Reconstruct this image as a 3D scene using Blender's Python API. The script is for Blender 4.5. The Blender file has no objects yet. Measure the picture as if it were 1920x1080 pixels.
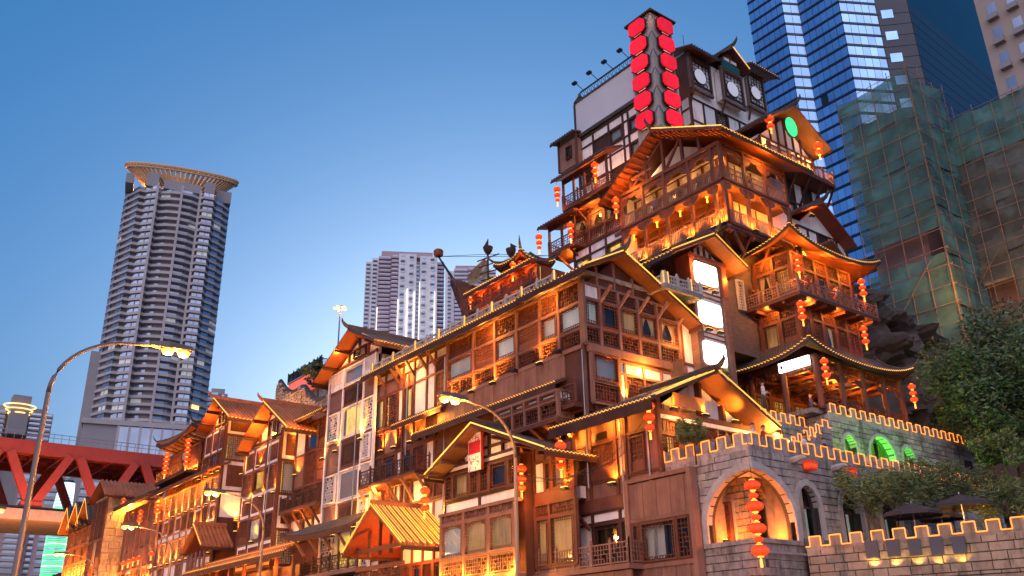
import bpy, math, random
from math import pi, sin, cos, radians, sqrt, atan2, floor, ceil
from mathutils import Vector, Matrix
random.seed(7)
SC = bpy.context.scene
COL = SC.collection
# ---------------------------------------------------------------- camera
FPX, PITCH, ROLL, YAW, EYE = 1686.4, radians(22.49), radians(-1.06), radians(37.79), 1.7
_r0 = Vector((cos(YAW), -sin(YAW), 0))
_fw = Vector((sin(YAW)*cos(PITCH), cos(YAW)*cos(PITCH), sin(PITCH)))
_u0 = Vector((-sin(YAW)*sin(PITCH), -cos(YAW)*sin(PITCH), cos(PITCH)))
_R = _r0*cos(ROLL) + _u0*sin(ROLL)
_U = -_r0*sin(ROLL) + _u0*cos(ROLL)
CAMP = Vector((0, 0, EYE))
cam = bpy.data.cameras.new('camera'); camo = bpy.data.objects.new('camera', cam); COL.objects.link(camo)
cam.sensor_width = 36; cam.lens = FPX/1920*36; cam.clip_start = .1; cam.clip_end = 5000
camo.matrix_world = Matrix(((_R.x, _U.x, -_fw.x, 0), (_R.y, _U.y, -_fw.y, 0), (_R.z, _U.z, -_fw.z, EYE), (0, 0, 0, 1)))
SC.camera = camo
# ---------------------------------------------------------------- sky, added fill light, exposure
w = bpy.data.worlds.new('World'); SC.world = w; w.use_nodes = True
_n = w.node_tree.nodes; _n.clear()
_sky = _n.new('ShaderNodeTexSky'); _sky.sky_type = 'NISHITA'; _sky.sun_disc = False
SUN_EL, SUN_AZ = radians(6), radians(38)      # the sun has just gone down behind the hill
_sky.sun_elevation = SUN_EL; _sky.sun_rotation = SUN_AZ
_sky.air_density = 1.0; _sky.dust_density = 10.0; _sky.ozone_density = 6.0; _sky.altitude = 200
_bg = _n.new('ShaderNodeBackground'); _bg.inputs['Strength'].default_value = SKY_S = .15
_wo = _n.new('ShaderNodeOutputWorld')
w.node_tree.links.new(_sky.outputs[0], _bg.inputs[0]); _b2 = _n.new('ShaderNodeBackground'); _b2.inputs['Color'].default_value = (.0, .41, 1, 1); _b2.inputs['Strength'].default_value = .196
_ad = _n.new('ShaderNodeAddShader')                      # even blue of the high twilight sky
w.node_tree.links.new(_bg.outputs[0], _ad.inputs[0]); w.node_tree.links.new(_b2.outputs[0], _ad.inputs[1]); w.node_tree.links.new(_ad.outputs[0], _wo.inputs[0])
_sl = bpy.data.lights.new('front_fill', 'SUN'); _sl.energy = 1.9; _sl.angle = radians(100); _sl.color = (1, .83, .88)   # broad soft fill added from the camera side to brighten the fronts
_so = bpy.data.objects.new('front_fill', _sl); COL.objects.link(_so)
_so.rotation_euler = Vector((-.75, -.62, .45)).to_track_quat('Z', 'Y').to_euler()
SC.view_settings.view_transform = 'Standard'; SC.view_settings.look = 'None'
SC.view_settings.exposure = .3; SC.view_settings.gamma = 1; SC.view_settings.use_curve_mapping = False
SC.render.engine = 'CYCLES'
SC.cycles.use_light_tree = True; SC.cycles.max_bounces = 5; SC.cycles.diffuse_bounces = 3; SC.cycles.glossy_bounces = 2
SC.cycles.transparent_max_bounces = 10; SC.cycles.transmission_bounces = 3; SC.cycles.sample_clamp_indirect = 4
SC.cycles.caustics_reflective = False; SC.cycles.caustics_refractive = False
SC.cycles.use_denoising = True
# ---------------------------------------------------------------- materials
MATS = {}
LK, EK = 28.5, 3.3      # lamp and glow levels for this exposure
def pmat(name, col, rough=.7, var=.25, scale=3.0, stretch=(1, 1, 1), bump=0.0, emit=0.0, ecol=None, coat=0.0, metal=0.0, spec=.3, grime=None, evar=0.0):
    """Principled material: base colour mottled by two noises in world space, optional relief, grime and emission."""
    m = bpy.data.materials.new(name); MATS[name] = m; m.use_nodes = True
    nt = m.node_tree; N = nt.nodes; L = nt.links; b = N['Principled BSDF']
    geo = N.new('ShaderNodeNewGeometry'); mp = N.new('ShaderNodeMapping'); mp.inputs['Scale'].default_value = stretch
    L.new(geo.outputs['Position'], mp.inputs[0])
    n1 = N.new('ShaderNodeTexNoise'); n1.inputs['Scale'].default_value = scale; n1.inputs['Detail'].default_value = 6; n1.inputs['Roughness'].default_value = .65
    L.new(mp.outputs[0], n1.inputs['Vector'])
    n2 = N.new('ShaderNodeTexNoise'); n2.inputs['Scale'].default_value = scale*.17; n2.inputs['Detail'].default_value = 3
    L.new(geo.outputs['Position'], n2.inputs['Vector'])
    oi = N.new('ShaderNodeObjectInfo')
    a1 = N.new('ShaderNodeMath'); a1.operation = 'ADD'; L.new(n1.outputs[0], a1.inputs[0]); L.new(n2.outputs[0], a1.inputs[1])
    a2 = N.new('ShaderNodeMath'); a2.operation = 'MULTIPLY_ADD'; L.new(oi.outputs['Random'], a2.inputs[0]); a2.inputs[1].default_value = .35; L.new(a1.outputs[0], a2.inputs[2])
    rp = N.new('ShaderNodeMapRange'); rp.inputs['From Min'].default_value = .75; rp.inputs['From Max'].default_value = 1.6
    rp.inputs['To Min'].default_value = 1-var; rp.inputs['To Max'].default_value = 1+var
    L.new(a2.outputs[0], rp.inputs[0])
    mx = N.new('ShaderNodeVectorMath'); mx.operation = 'SCALE'; mx.inputs[0].default_value = col; L.new(rp.outputs[0], mx.inputs['Scale'])
    out = mx.outputs[0]
    if grime:
        n3 = N.new('ShaderNodeTexNoise'); n3.inputs['Scale'].default_value = 1.1; n3.inputs['Detail'].default_value = 8; n3.inputs['Roughness'].default_value = .7
        mp3 = N.new('ShaderNodeMapping'); mp3.inputs['Scale'].default_value = (1.6, 1.6, .35); L.new(geo.outputs['Position'], mp3.inputs[0]); L.new(mp3.outputs[0], n3.inputs['Vector'])
        r3 = N.new('ShaderNodeMapRange'); r3.inputs['From Min'].default_value = .5; r3.inputs['From Max'].default_value = .68; L.new(n3.outputs[0], r3.inputs[0])
        m3 = N.new('ShaderNodeMath'); m3.operation = 'MULTIPLY'; m3.inputs[1].default_value = grime[3]; L.new(r3.outputs[0], m3.inputs[0])
        g = N.new('ShaderNodeMix'); g.data_type = 'RGBA'; g.inputs['B'].default_value = (*grime[:3], 1)
        L.new(m3.outputs[0], g.inputs['Factor']); L.new(out, g.inputs['A']); out = g.outputs['Result']
    L.new(out, b.inputs['Base Color'])
    b.inputs['Roughness'].default_value = rough; b.inputs['Metallic'].default_value = metal; b.inputs['Specular IOR Level'].default_value = spec
    b.inputs['Coat Weight'].default_value = coat
    if bump:
        bp = N.new('ShaderNodeBump'); bp.inputs['Strength'].default_value = bump; bp.inputs['Distance'].default_value = .03
        L.new(n1.outputs[0], bp.inputs['Height']); L.new(bp.outputs[0], b.inputs['Normal'])
    if emit:
        emit *= EK
        b.inputs['Emission Color'].default_value = (*(ecol or col), 1); b.inputs['Emission Strength'].default_value = emit
        if evar:
            r4 = N.new('ShaderNodeMapRange'); r4.inputs['From Min'].default_value = .75; r4.inputs['From Max'].default_value = 1.6
            r4.inputs['To Min'].default_value = emit*(1-evar); r4.inputs['To Max'].default_value = emit*(1+evar)
            L.new(a2.outputs[0], r4.inputs[0]); L.new(r4.outputs[0], b.inputs['Emission Strength'])
    return m
pmat('wood_dark', (.055, .025, .018), .6, .45, 6, (1, 1, .15), .3)
pmat('wood_mid', (.125, .047, .029), .6, .4, 6, (1, 1, .15), .3)
pmat('wood_pale', (.23, .122, .088), .65, .35, 7, (1, 1, .12), .3)
pmat('wood_red', (.19, .052, .026), .5, .35, 6, (1, 1, .2), .2)
pmat('wood_grey', (.16, .11, .1), .7, .4, 6, (1, 1, .15), .3)
pmat('plaster', (.84, .82, .81), .85, .12, 2.5, (1, 1, .5), .1, grime=(.3, .22, .17, .45))
pmat('tile', (.07, .062, .06), .6, .5, 3, bump=.3)
pmat('tile_lit', (.34, .12, .05), .6, .5, 3, bump=.3)  # orange lamplight put into the tile colour
pmat('stone', (.33, .3, .275), .85, .55, 4, bump=.9, grime=(.055, .05, .04, .8))
pmat('stone_warm', (.36, .28, .2), .85, .4, 4, bump=.8, grime=(.07, .06, .045, .75))
pmat('mortar', (.075, .07, .065), .95, .3, 5)
pmat('carved_stone', (.42, .4, .38), .8, .25, 5, bump=.4)
pmat('metal_dark', (.035, .033, .035), .45, .2, 4, metal=.6)
pmat('metal_grey', (.3, .3, .31), .4, .15, 3, metal=.7)
pmat('pole_paint', (.15, .135, .13), .45, .2, 2, metal=.2)
pmat('bridge_red', (.42, .07, .05), .5, .15, .6, grime=(.25, .03, .02, .3))
pmat('concrete', (.4, .36, .34), .85, .2, 1.5, grime=(.2, .17, .15, .5))
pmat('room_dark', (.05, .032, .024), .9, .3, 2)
pmat('curtain', (.62, .6, .56), .9, .12, 5, (1, 1, .1), emit=.05, ecol=(.8, .9, 1), evar=.7)  # faint glow put into the cloth for a lit room behind
pmat('curtain_gold', (.5, .27, .12), .9, .25, 5, (1, 1, .1), emit=.07, ecol=(1, .55, .2), evar=.7)  # room light put into the cloth here too, warmer
pmat('lit_room', (.5, .34, .12), .8, .3, 2.2, emit=.3, ecol=(1, .58, .12), evar=.9)
pmat('lit_white', (.8, .75, .65), .8, .2, 2.2, emit=.2, ecol=(1, .85, .6), evar=.7)
pmat('lamp_warm', (1, .6, .15), .5, .0, 2, emit=1.2, ecol=(1, .5, .06))
pmat('strip_warm', (.8, .4, .1), .5, .35, 5, emit=.36, ecol=(1, .46, .045), evar=.4)
pmat('strip_orange', (.8, .35, .1), .5, .2, 5, emit=.5, ecol=(1, .27, .04), evar=.2)
pmat('lamp_hot', (1, .8, .5), .5, .0, 2, emit=1.7, ecol=(1, .26, .008))
pmat('sign_white', (.95, .95, .95), .5, .0, 2, emit=1.0, ecol=(1, .95, .9))
pmat('neon_red', (.7, .012, .03), .35, .2, 1.6, emit=.17, ecol=(1, .012, .03), evar=.45)
pmat('lantern_red', (.75, .06, .02), .5, .12, 6, emit=.17, ecol=(1, .055, .01), evar=.3)
pmat('lantern_gold', (.9, .5, .1), .5, .1, 6, emit=.5, ecol=(1, .4, .05))
pmat('disc_green', (.05, .5, .15), .4, .05, 2, emit=.3, ecol=(.05, 1, .25))
pmat('sign_panel', (.62, .62, .66), .5, .06, .6)
pmat('leaf', (.1, .15, .06), .6, .5, 1.4)
pmat('leaf_light', (.17, .21, .07), .6, .4, 1.4)
pmat('leaf_dark', (.065, .115, .06), .6, .5, 1.4)
pmat('bark', (.09, .06, .04), .9, .4, 5, (1, 1, .3), .5)
pmat('asphalt', (.05, .05, .052), .85, .3, 3, bump=.2)
pmat('paving', (.28, .26, .24), .85, .25, 3)
pmat('soil', (.09, .07, .05), .95, .4, 1, bump=.5)
pmat('rock', (.085, .07, .065), .9, .5, 1.2, bump=1.0)
pmat('umbrella_cloth', (.05, .045, .05), .8, .2, 3)
pmat('red_paint', (.5, .03, .02), .5, .2, 3)
pmat('sign_maroon', (.33, .012, .03), .5, .1, 3)
pmat('teal_board', (.02, .12, .12), .6, .2, 3)
pmat('sail', (.3, .24, .15), .9, .35, 2)
pmat('skin', (.45, .28, .2), .6, .1, 3)
pmat('cloth_white', (.6, .6, .62), .9, .1, 3); pmat('cloth_dark', (.04, .045, .06), .9, .2, 3); pmat('cloth_red', (.4, .05, .05), .9, .1, 3); pmat('cloth_blue', (.08, .12, .3), .9, .1, 3)
pmat('frosted', (.55, .6, .68), .25, .1, 1.5, coat=.6)
pmat('paint_line', (.75, .75, .72), .8, .15, 3)
def bulb_glow(name):
    nt = MATS[name].node_tree; N = nt.nodes; L = nt.links; b = N['Principled BSDF']; tc = N.new('ShaderNodeTexCoord'); sp = N.new('ShaderNodeSeparateXYZ'); L.new(tc.outputs['Generated'], sp.inputs[0])
    a = N.new('ShaderNodeMath'); a.operation = 'SUBTRACT'; a.inputs[1].default_value = .45; L.new(sp.outputs[2], a.inputs[0]); c = N.new('ShaderNodeMath'); c.operation = 'ABSOLUTE'; L.new(a.outputs[0], c.inputs[0])
    r = N.new('ShaderNodeValToRGB'); r.color_ramp.elements[0].color = (1, .1, .012, 1); r.color_ramp.elements[1].color = (.42, .012, .004, 1); r.color_ramp.elements[0].position = .05; r.color_ramp.elements[1].position = .38; L.new(c.outputs[0], r.inputs[0]); L.new(r.outputs[0], b.inputs['Emission Color'])
bulb_glow('lantern_red')
def glass_mat(name, tint, fac, rough=.04):
    m = bpy.data.materials.new(name); MATS[name] = m; m.use_nodes = True
    nt = m.node_tree; N = nt.nodes; L = nt.links; N.clear()
    o = N.new('ShaderNodeOutputMaterial'); mix = N.new('ShaderNodeMixShader'); t = N.new('ShaderNodeBsdfTransparent'); g = N.new('ShaderNodeBsdfGlossy')
    t.inputs[0].default_value = (*tint, 1); g.inputs['Roughness'].default_value = rough; g.inputs[0].default_value = (.75, .74, .76, 1)
    lf = N.new('ShaderNodeLayerWeight'); lf.inputs['Blend'].default_value = .5; lw = N.new('ShaderNodeMath'); lw.operation = 'POWER'; L.new(lf.outputs['Facing'], lw.inputs[0]); lw.inputs[1].default_value = 3.5
    a = N.new('ShaderNodeMath'); a.operation = 'ADD'; a.use_clamp = True; a.inputs[1].default_value = fac; L.new(lw.outputs[0], a.inputs[0])
    L.new(a.outputs[0], mix.inputs[0]); L.new(t.outputs[0], mix.inputs[1]); L.new(g.outputs[0], mix.inputs[2]); L.new(mix.outputs[0], o.inputs[0])
    return m
glass_mat('glass', (.85, .87, .85), .03)
def tower_glass(name, col, rough, spec_tint, fac):
    m = bpy.data.materials.new(name); MATS[name] = m; m.use_nodes = True
    nt = m.node_tree; N = nt.nodes; L = nt.links; b = N['Principled BSDF']
    oi = N.new('ShaderNodeObjectInfo'); geo = N.new('ShaderNodeNewGeometry'); wn = N.new('ShaderNodeTexNoise'); wn.inputs['Scale'].default_value = .12
    L.new(geo.outputs['Position'], wn.inputs['Vector'])
    a = N.new('ShaderNodeMath'); a.operation = 'MULTIPLY_ADD'; a.inputs[1].default_value = .5; L.new(oi.outputs['Random'], a.inputs[0]); L.new(wn.outputs[0], a.inputs[2])
    r = N.new('ShaderNodeMapRange'); r.inputs['From Max'].default_value = 1.2; r.inputs['To Min'].default_value = .55; r.inputs['To Max'].default_value = 1.5; L.new(a.outputs[0], r.inputs[0])
    s = N.new('ShaderNodeVectorMath'); s.operation = 'SCALE'; s.inputs[0].default_value = col; L.new(r.outputs[0], s.inputs['Scale'])
    L.new(s.outputs[0], b.inputs['Base Color']); b.inputs['Roughness'].default_value = rough; b.inputs['Metallic'].default_value = fac
    b.inputs['Specular IOR Level'].default_value = .8
    return m
tower_glass('blue_glass', (.3, .52, .85), .12, None, .75)
tower_glass('tower_pane', (.28, .34, .44), .12, None, .55)
tower_glass('black_glass', (.015, .017, .025), .25, None, .3)
# ---------------------------------------------------------------- meshes
class MB:
    def __init__(s): s.v = []; s.f = []; s.m = []; s.k = 0
    def add(s, vs, fs):
        n = len(s.v); s.v += [tuple(p) for p in vs]; s.f += [tuple(i+n for i in q) for q in fs]; s.m += [s.k]*len(fs); return s
    def box(s, x0, x1, y0, y1, z0, z1):
        return s.add([(x0, y0, z0), (x1, y0, z0), (x1, y1, z0), (x0, y1, z0), (x0, y0, z1), (x1, y0, z1), (x1, y1, z1), (x0, y1, z1)],
                     [(0, 3, 2, 1), (4, 5, 6, 7), (0, 1, 5, 4), (1, 2, 6, 5), (2, 3, 7, 6), (3, 0, 4, 7)])
    def bar(s, p, q, w, h=None):
        p, q = Vector(p), Vector(q); h = h or w; d = (q-p).normalized()
        up = Vector((0, 0, 1)) if abs(d.z) < .95 else Vector((1, 0, 0))
        a = d.cross(up).normalized()*w/2; b = a.cross(d).normalized()*h/2
        return s.add([p-a-b, p+a-b, p+a+b, p-a+b, q-a-b, q+a-b, q+a+b, q-a+b], [(0, 1, 2, 3), (7, 6, 5, 4), (0, 4, 5, 1), (1, 5, 6, 2), (2, 6, 7, 3), (3, 7, 4, 0)])
    def tube(s, pts, r, n=6, close=False):
        pts = [Vector(p) for p in pts]; k = len(pts); vs = []
        for i, p in enumerate(pts):
            d = (pts[min(i+1, k-1)]-pts[max(i-1, 0)]).normalized()
            up = Vector((0, 0, 1)) if abs(d.z) < .9 else Vector((1, 0, 0))
            a = d.cross(up).normalized(); b = a.cross(d).normalized(); rr = r[i] if isinstance(r, (list, tuple)) else r
            vs += [p+a*cos(2*pi*j/n)*rr+b*sin(2*pi*j/n)*rr for j in range(n)]
        fs = [(i*n+j, i*n+(j+1) % n, (i+1)*n+(j+1) % n, (i+1)*n+j) for i in range(k-1) for j in range(n)]
        fs += [tuple(range(n))[::-1], tuple((k-1)*n+j for j in range(n))]
        return s.add(vs, fs)
    def lathe(s, prof, n=16, c=(0, 0, 0), rib=0):
        vs = []; k = len(prof)
        for r, z in prof:
            for j in range(n):
                q = r*(1-rib*(j % 2)); vs.append((c[0]+q*cos(2*pi*j/n), c[1]+q*sin(2*pi*j/n), c[2]+z))
        fs = [(i*n+j, i*n+(j+1) % n, (i+1)*n+(j+1) % n, (i+1)*n+j) for i in range(k-1) for j in range(n)]
        fs += [tuple(range(n))[::-1], tuple((k-1)*n+j for j in range(n))]
        return s.add(vs, fs)
    def prism(s, pts, y0, y1):
        """polygon in x,z swept along y"""
        n = len(pts); vs = [(x, y0, z) for x, z in pts]+[(x, y1, z) for x, z in pts]
        fs = [tuple(range(n)), tuple(range(2*n-1, n-1, -1))]+[(i, n+i, n+(i+1) % n, (i+1) % n) for i in range(n)]
        return s.add(vs, fs)
    def hprism(s, pts, z0, z1):
        n = len(pts); vs = [(x, y, z0) for x, y in pts]+[(x, y, z1) for x, y in pts]
        return s.add(vs, [tuple(range(n))[::-1], tuple(range(n, 2*n))]+[(i, (i+1) % n, n+(i+1) % n, n+i) for i in range(n)])
    def mesh(s, name, mat, smooth=False):
        me = bpy.data.meshes.new(name); me.from_pydata(s.v, [], s.f)
        for m in (mat if isinstance(mat, (list, tuple)) else [mat]): me.materials.append(MATS[m])
        if isinstance(mat, (list, tuple)): me.polygons.foreach_set('material_index', s.m)
        if smooth: me.polygons.foreach_set('use_smooth', [True]*len(s.f))
        me.update(); return me
CACHE = {}
def cached(key, fn):
    if key not in CACHE: CACHE[key] = fn()
    return CACHE[key]
def cube(mat): return cached(('cube', mat), lambda: MB().box(-.5, .5, -.5, .5, -.5, .5).mesh('block', mat))
def link(name, data, parent=None, loc=(0, 0, 0), rz=0.0, scale=None):
    o = bpy.data.objects.new(name, data); COL.objects.link(o)
    if parent: o.parent = parent
    o.location = loc
    if rz: o.rotation_euler = (0, 0, rz)
    if scale: o.scale = scale
    return o
NT = [0]
def thing(name, label, cat, loc=(0, 0, 0), group=None, rz=0.0):
    o = link(name, None, None, loc, rz); tag(o, label, cat, group); o.empty_display_size = .2; return o
def tag(o, label=None, cat=None, group=None, kind=None):
    for k, v in (('label', label), ('category', cat), ('group', group), ('kind', kind)):
        if v: o[k] = v
    return o
def part(B, name, mesh, loc=(0, 0, 0), rz=0.0, scale=None, stuff=False):
    """a part given in world coordinates under thing B (B is never rotated here)"""
    o = link(name, mesh, B, Vector(loc)-B.location, rz, scale)
    if stuff: o['kind'] = 'stuff'
    return o
def wpart(B, name, mb, mat, smooth=False, stuff=False):
    """a part from a mesh builder in world coordinates"""
    L = B.location
    mb.v = [(x-L.x, y-L.y, z-L.z) for x, y, z in mb.v]
    o = link(name, mb.mesh(name, mat, smooth), B)
    if stuff: o['kind'] = 'stuff'
    return o
def ray(px, py): return _R*((px-960)/FPX)+_U*((540-py)/FPX)+_fw
def lamp(B, loc, power, color=(1, .38, .06), r=.06, kind='POINT', aim=None, spread=100, name='lamp_light'):
    l = bpy.data.lights.new(name, kind); color = (color[0], color[1]*.8, color[2]*.5) if color[0] > color[1] else color; l.energy = power*LK; l.color = color; l.shadow_soft_size = r
    o = bpy.data.objects.new(name, l); COL.objects.link(o)
    if kind == 'SPOT':
        l.spot_size = radians(spread); l.spot_blend = .6
        o.rotation_euler = Vector(aim).to_track_quat('-Z', 'Y').to_euler()
    if B: o.parent = B; o.location = Vector(loc)-B.location
    else: o.location = loc
    return o
# ---------------------------------------------------------------- facade frame: s to the viewer's right, z up, o outward
class Face:
    def __init__(s, B, ox, oy, ang):
        s.B, s.ox, s.oy, s.ang = B, ox, oy, ang; s.c, s.d = cos(ang), sin(ang); s.n = Vector((s.d, -s.c, 0))
    def pos(s, a, z, o=0): return Vector((s.ox+a*s.c+o*s.n.x, s.oy+a*s.d+o*s.n.y, z))
    def at(s, px, py, o=0):
        d = ray(px, py); q = Vector((s.ox, s.oy, 0))+s.n*o; t = (q-CAMP).dot(s.n)/d.dot(s.n); p = CAMP+d*t
        return (p.x-s.ox)*s.c+(p.y-s.oy)*s.d, p.z
    def S(s, xs, a, b, o=0):
        return [s.at(x, a[1]+(b[1]-a[1])*(x-a[0])/(b[0]-a[0]), o)[0] for x in xs]
    def box(s, name, s0, s1, z0, z1, o0, o1, mat, parent=None):
        ob = part(s.B, name, cube(mat), s.pos((s0+s1)/2, (z0+z1)/2, (o0+o1)/2), s.ang, (abs(s1-s0), abs(o1-o0), abs(z1-z0)))
        return ob
    def put(s, name, mesh, a, z, o=0, scale=None): return part(s.B, name, mesh, s.pos(a, z, o), s.ang, scale)
    def bar(s, name, p, q, w, h, mat):
        P, Q = s.pos(*p), s.pos(*q); L = (Q-P).length
        me = cube(mat); ob = part(s.B, name, me, (P+Q)/2, 0, (L, w, h or w))
        d = (Q-P).normalized(); ob.rotation_euler = (d.to_track_quat('X', 'Z')).to_euler(); return ob
def FX(B, c): return Face(B, c, 0, -pi/2)
def FY(B, c): return Face(B, 0, c, 0)
def q5(v): return max(.05, round(v*20)/20)
# ---------------------------------------------------------------- lattice, windows, rails
def lattice_mb(w, h, style, t=.035, d=.04, mb=None, x0=0, z0=0, seed=1, cell=.21):
    mb = mb or MB(); R = random.Random(seed*13+int(w*20)*7+int(h*20))
    H = lambda a, b, z: mb.box(x0+a, x0+b, -d/2, d/2, z0+z-t/2, z0+z+t/2)
    V = lambda x, a, b: mb.box(x0+x-t/2, x0+x+t/2, -d/2-.002, d/2+.002, z0+a, z0+b)
    if style == 'vert':
        n = max(2, round(w/.17))
        for i in range(1, n): V(w*i/n, 0, h)
        H(0, w, h*.3); H(0, w, h*.7)
    elif style == 'fret':
        nx, nz = max(2, round(w/cell)), max(2, round(h/cell)); cx, cz = w/nx, h/nz
        for i in range(1, nx):
            for j in range(nz):
                if i == nx//2 or i % 4 == 3 or (i+2*j) % 3 or R.random() < .2: V(i*cx, j*cz, (j+1)*cz)
        for j in range(1, nz):
            for i in range(nx):
                if j == nz//2 or j % 4 == 3 or (2*i+j) % 3 or R.random() < .2: H(i*cx, (i+1)*cx, j*cz)
    elif style == 'door':
        n = max(2, round(w/.5)); c = w/n
        for i in range(n):
            a = i*c
            if i: mb.box(x0+a-.03, x0+a+.03, -d/2-.004, d/2+.004, z0, z0+h)
            for f in (.3, .5, .7): V(a+c*f, h*.34, h*.96)
            for f in (.34, .45, .6, .75, .88, .96): H(a+.04, a+c-.04, h*f)
            mb.box(x0+a+.03, x0+a+c-.03, -d/2, d/2, z0, z0+h*.3)
    elif style == 'edge':      # fretted border, clear middle
        b = min(.16, w*.2, h*.2)
        for z in (b, h-b): H(0, w, z)
        for x in (b, w-b): V(x, 0, h)
        n = max(3, round(h/.18))
        for i in range(1, n):
            H(0, b, h*i/n); H(w-b, w, h*i/n)
        n = max(3, round(w/.18))
        for i in range(1, n):
            V(w*i/n, 0, b); V(w*i/n, h-b, h)
    elif style == 'cross':
        a, b, c = w/2, h*.62, t/2; mb.prism([(x0+x, z0+z) for x, z in ((a-c, 0), (a+c, 0), (a+c, b-c), (w, b-c), (w, b+c), (a+c, b+c), (a+c, h), (a-c, h), (a-c, b+c), (0, b+c), (0, b-c), (a-c, b-c))], -d/2, d/2)
    return mb
def frame_mb(w, h, t=.08, d=.14):
    return MB().box(0, w, -d, .04, 0, t).box(0, w, -d, .04, h-t, h).box(0, t, -d+.003, .037, t, h-t).box(w-t, w, -d+.003, .037, t, h-t)
def curtain_mb(w, h, kind):
    mb = MB(); n = max(8, int(w/.07)); vs = []
    if kind == 'full':
        for i in range(n+1):
            x = w*i/n; y = .03*sin(i*1.9)+.015*sin(i*.7); vs += [(x, y, 0), (x, y, h)]
        mb.add(vs, [(2*i, 2*i+2, 2*i+3, 2*i+1) for i in range(n)])
    else:                         # tied back to both sides
        for sgn in (0, 1):
            vs = []; m = 8; kz = 6
            for j in range(kz+1):
                f = j/kz; wd = w*(.2+.28*abs(f-.35)*1.5)
                for i in range(m+1):
                    x = wd*i/m; x = x if sgn == 0 else w-x; vs.append((x, .03*sin(i*2.1), h*f))
            mb.add(vs, [(j*(m+1)+i, j*(m+1)+i+1, (j+1)*(m+1)+i+1, (j+1)*(m+1)+i) for j in range(kz) for i in range(m)])
    return mb
def window(F, s0, s1, z0, z1, style='fret', fill='dark', frame='wood_mid', o=0.0, glass=True, name='window', deep=.3):
    w, h = q5(s1-s0), q5(z1-z0); a, z = (s0+s1-w)/2, (z0+z1-h)/2; wi, hi = w-.16, h-.16
    if wi < .1 or hi < .1: return None
    p = F.put(name, cached(('fr', w, h, frame), lambda: frame_mb(w, h).mesh('window_frame', frame)), a, z, o)
    sub = lambda nm, me, loc: link(nm, me, p, loc)
    if style: sub('lattice', cached(('la', w, h, style, frame), lambda: lattice_mb(wi, hi, style).mesh('lattice', frame)), (.08, -.05, .08))['kind'] = 'stuff'   # fret bars a few pixels apart
    if glass: sub('pane', cached(('pa', w, h), lambda: MB().box(0, wi, -.006, .006, 0, hi).mesh('pane', 'glass')), (.08, -.01, .08))
    if fill in ('curtain', 'curtain_gold'):
        sub('curtain', cached(('cu', w, h, fill), lambda: curtain_mb(wi, hi, 'full').mesh('curtain', fill, True)), (.08, .12, .08))
    elif fill == 'tied':
        sub('curtain', cached(('ct', w, h), lambda: curtain_mb(wi, hi, 'tied').mesh('curtain', 'curtain_gold', True)), (.08, .12, .08))
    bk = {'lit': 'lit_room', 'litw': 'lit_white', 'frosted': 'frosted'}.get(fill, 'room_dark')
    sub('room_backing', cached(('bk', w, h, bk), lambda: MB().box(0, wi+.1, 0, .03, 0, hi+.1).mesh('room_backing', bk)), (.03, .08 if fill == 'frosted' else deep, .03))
    return p
def rail_mb(w, h, style):
    mb = MB(); n = max(1, round(w/1.5)); t = .06
    mb.box(0, w, -.04, .04, h-.07, h); mb.box(0, w, -.035, .035, .06, .13)
    for i in range(n+1): x = w*i/n; mb.box(x-t, x+t, -t, t, 0, h+.14); mb.lathe([(.02, 0), (.06, .05), (.02, .12)], 6, (x, 0, h+.14))
    if style == 'baluster':
        m = max(3, round(w/.15))
        for i in range(1, m): mb.box(w*i/m-.022, w*i/m+.022, -.022, .022, .13, h-.07)
    else:
        for i in range(n): lattice_mb(w/n-.12, h-.2, 'fret', .035, .04, mb, w*i/n+.06, .13, i+1)
    return mb
def rail(F, s0, s1, z, h=1.0, o=0.0, style='fret', mat='wood_mid', name='railing'):
    w, h = q5(s1-s0), q5(h)
    return F.put(name, cached(('rl', w, h, style, mat), lambda: rail_mb(w, h, style).mesh('railing', mat)), (s0+s1-w)/2, z, o)
def carved(F, s0, s1, z0, z1, o=0.0, kind='round', border='plaster', core='wood_mid'):
    """a square panel with a pale border and a carved centre"""
    w, h = q5(s1-s0), q5(z1-z0)
    def mk():
        mb = MB(); mb.box(0, w, -.02, .1, 0, h)
        bb = max(.16, .13*min(w, h)); mb.k = 1; b = bb; mb.box(b, w-b, -.05, -.021, b, h-b)
        mb.k = 0; b = bb+.09
        for (x0, x1, y0, y1) in ((b, w-b, b, b+.05), (b, w-b, h-b-.05, h-b), (b, b+.05, b+.05, h-b-.05), (w-b-.05, w-b, b+.05, h-b-.05)):
            mb.k = 1; mb.box(x0, x1, -.09, -.051, y0, y1)
        r = min(w, h)/2-bb-.2; n = 20
        if r > .08:
            if kind == 'round':
                pts = lambda q: [(w/2+q*cos(2*pi*i/n), h/2+q*sin(2*pi*i/n)) for i in range(n)]
                mb.prism(pts(r), -.085, -.052); mb.prism([(w/2+r*.6*c, h/2+r*.6*d) for c, d in ((1, 0), (0, 1), (-1, 0), (0, -1))], -.12, -.086)
            else:
                mb.prism([(w/2+r*1.15*c, h/2+r*1.15*d) for c, d in ((1, 0), (0, 1), (-1, 0), (0, -1))], -.085, -.052); mb.prism([(w/2+r*.5*c, h/2+r*.5*d) for c, d in ((1, 0), (0, 1), (-1, 0), (0, -1))], -.12, -.086)
        return mb.mesh('carved_panel', [border, core])
    return F.put('carved_panel', cached(('cv', w, h, kind, border, core), mk), (s0+s1-w)/2, (z0+z1-h)/2, o)
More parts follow.
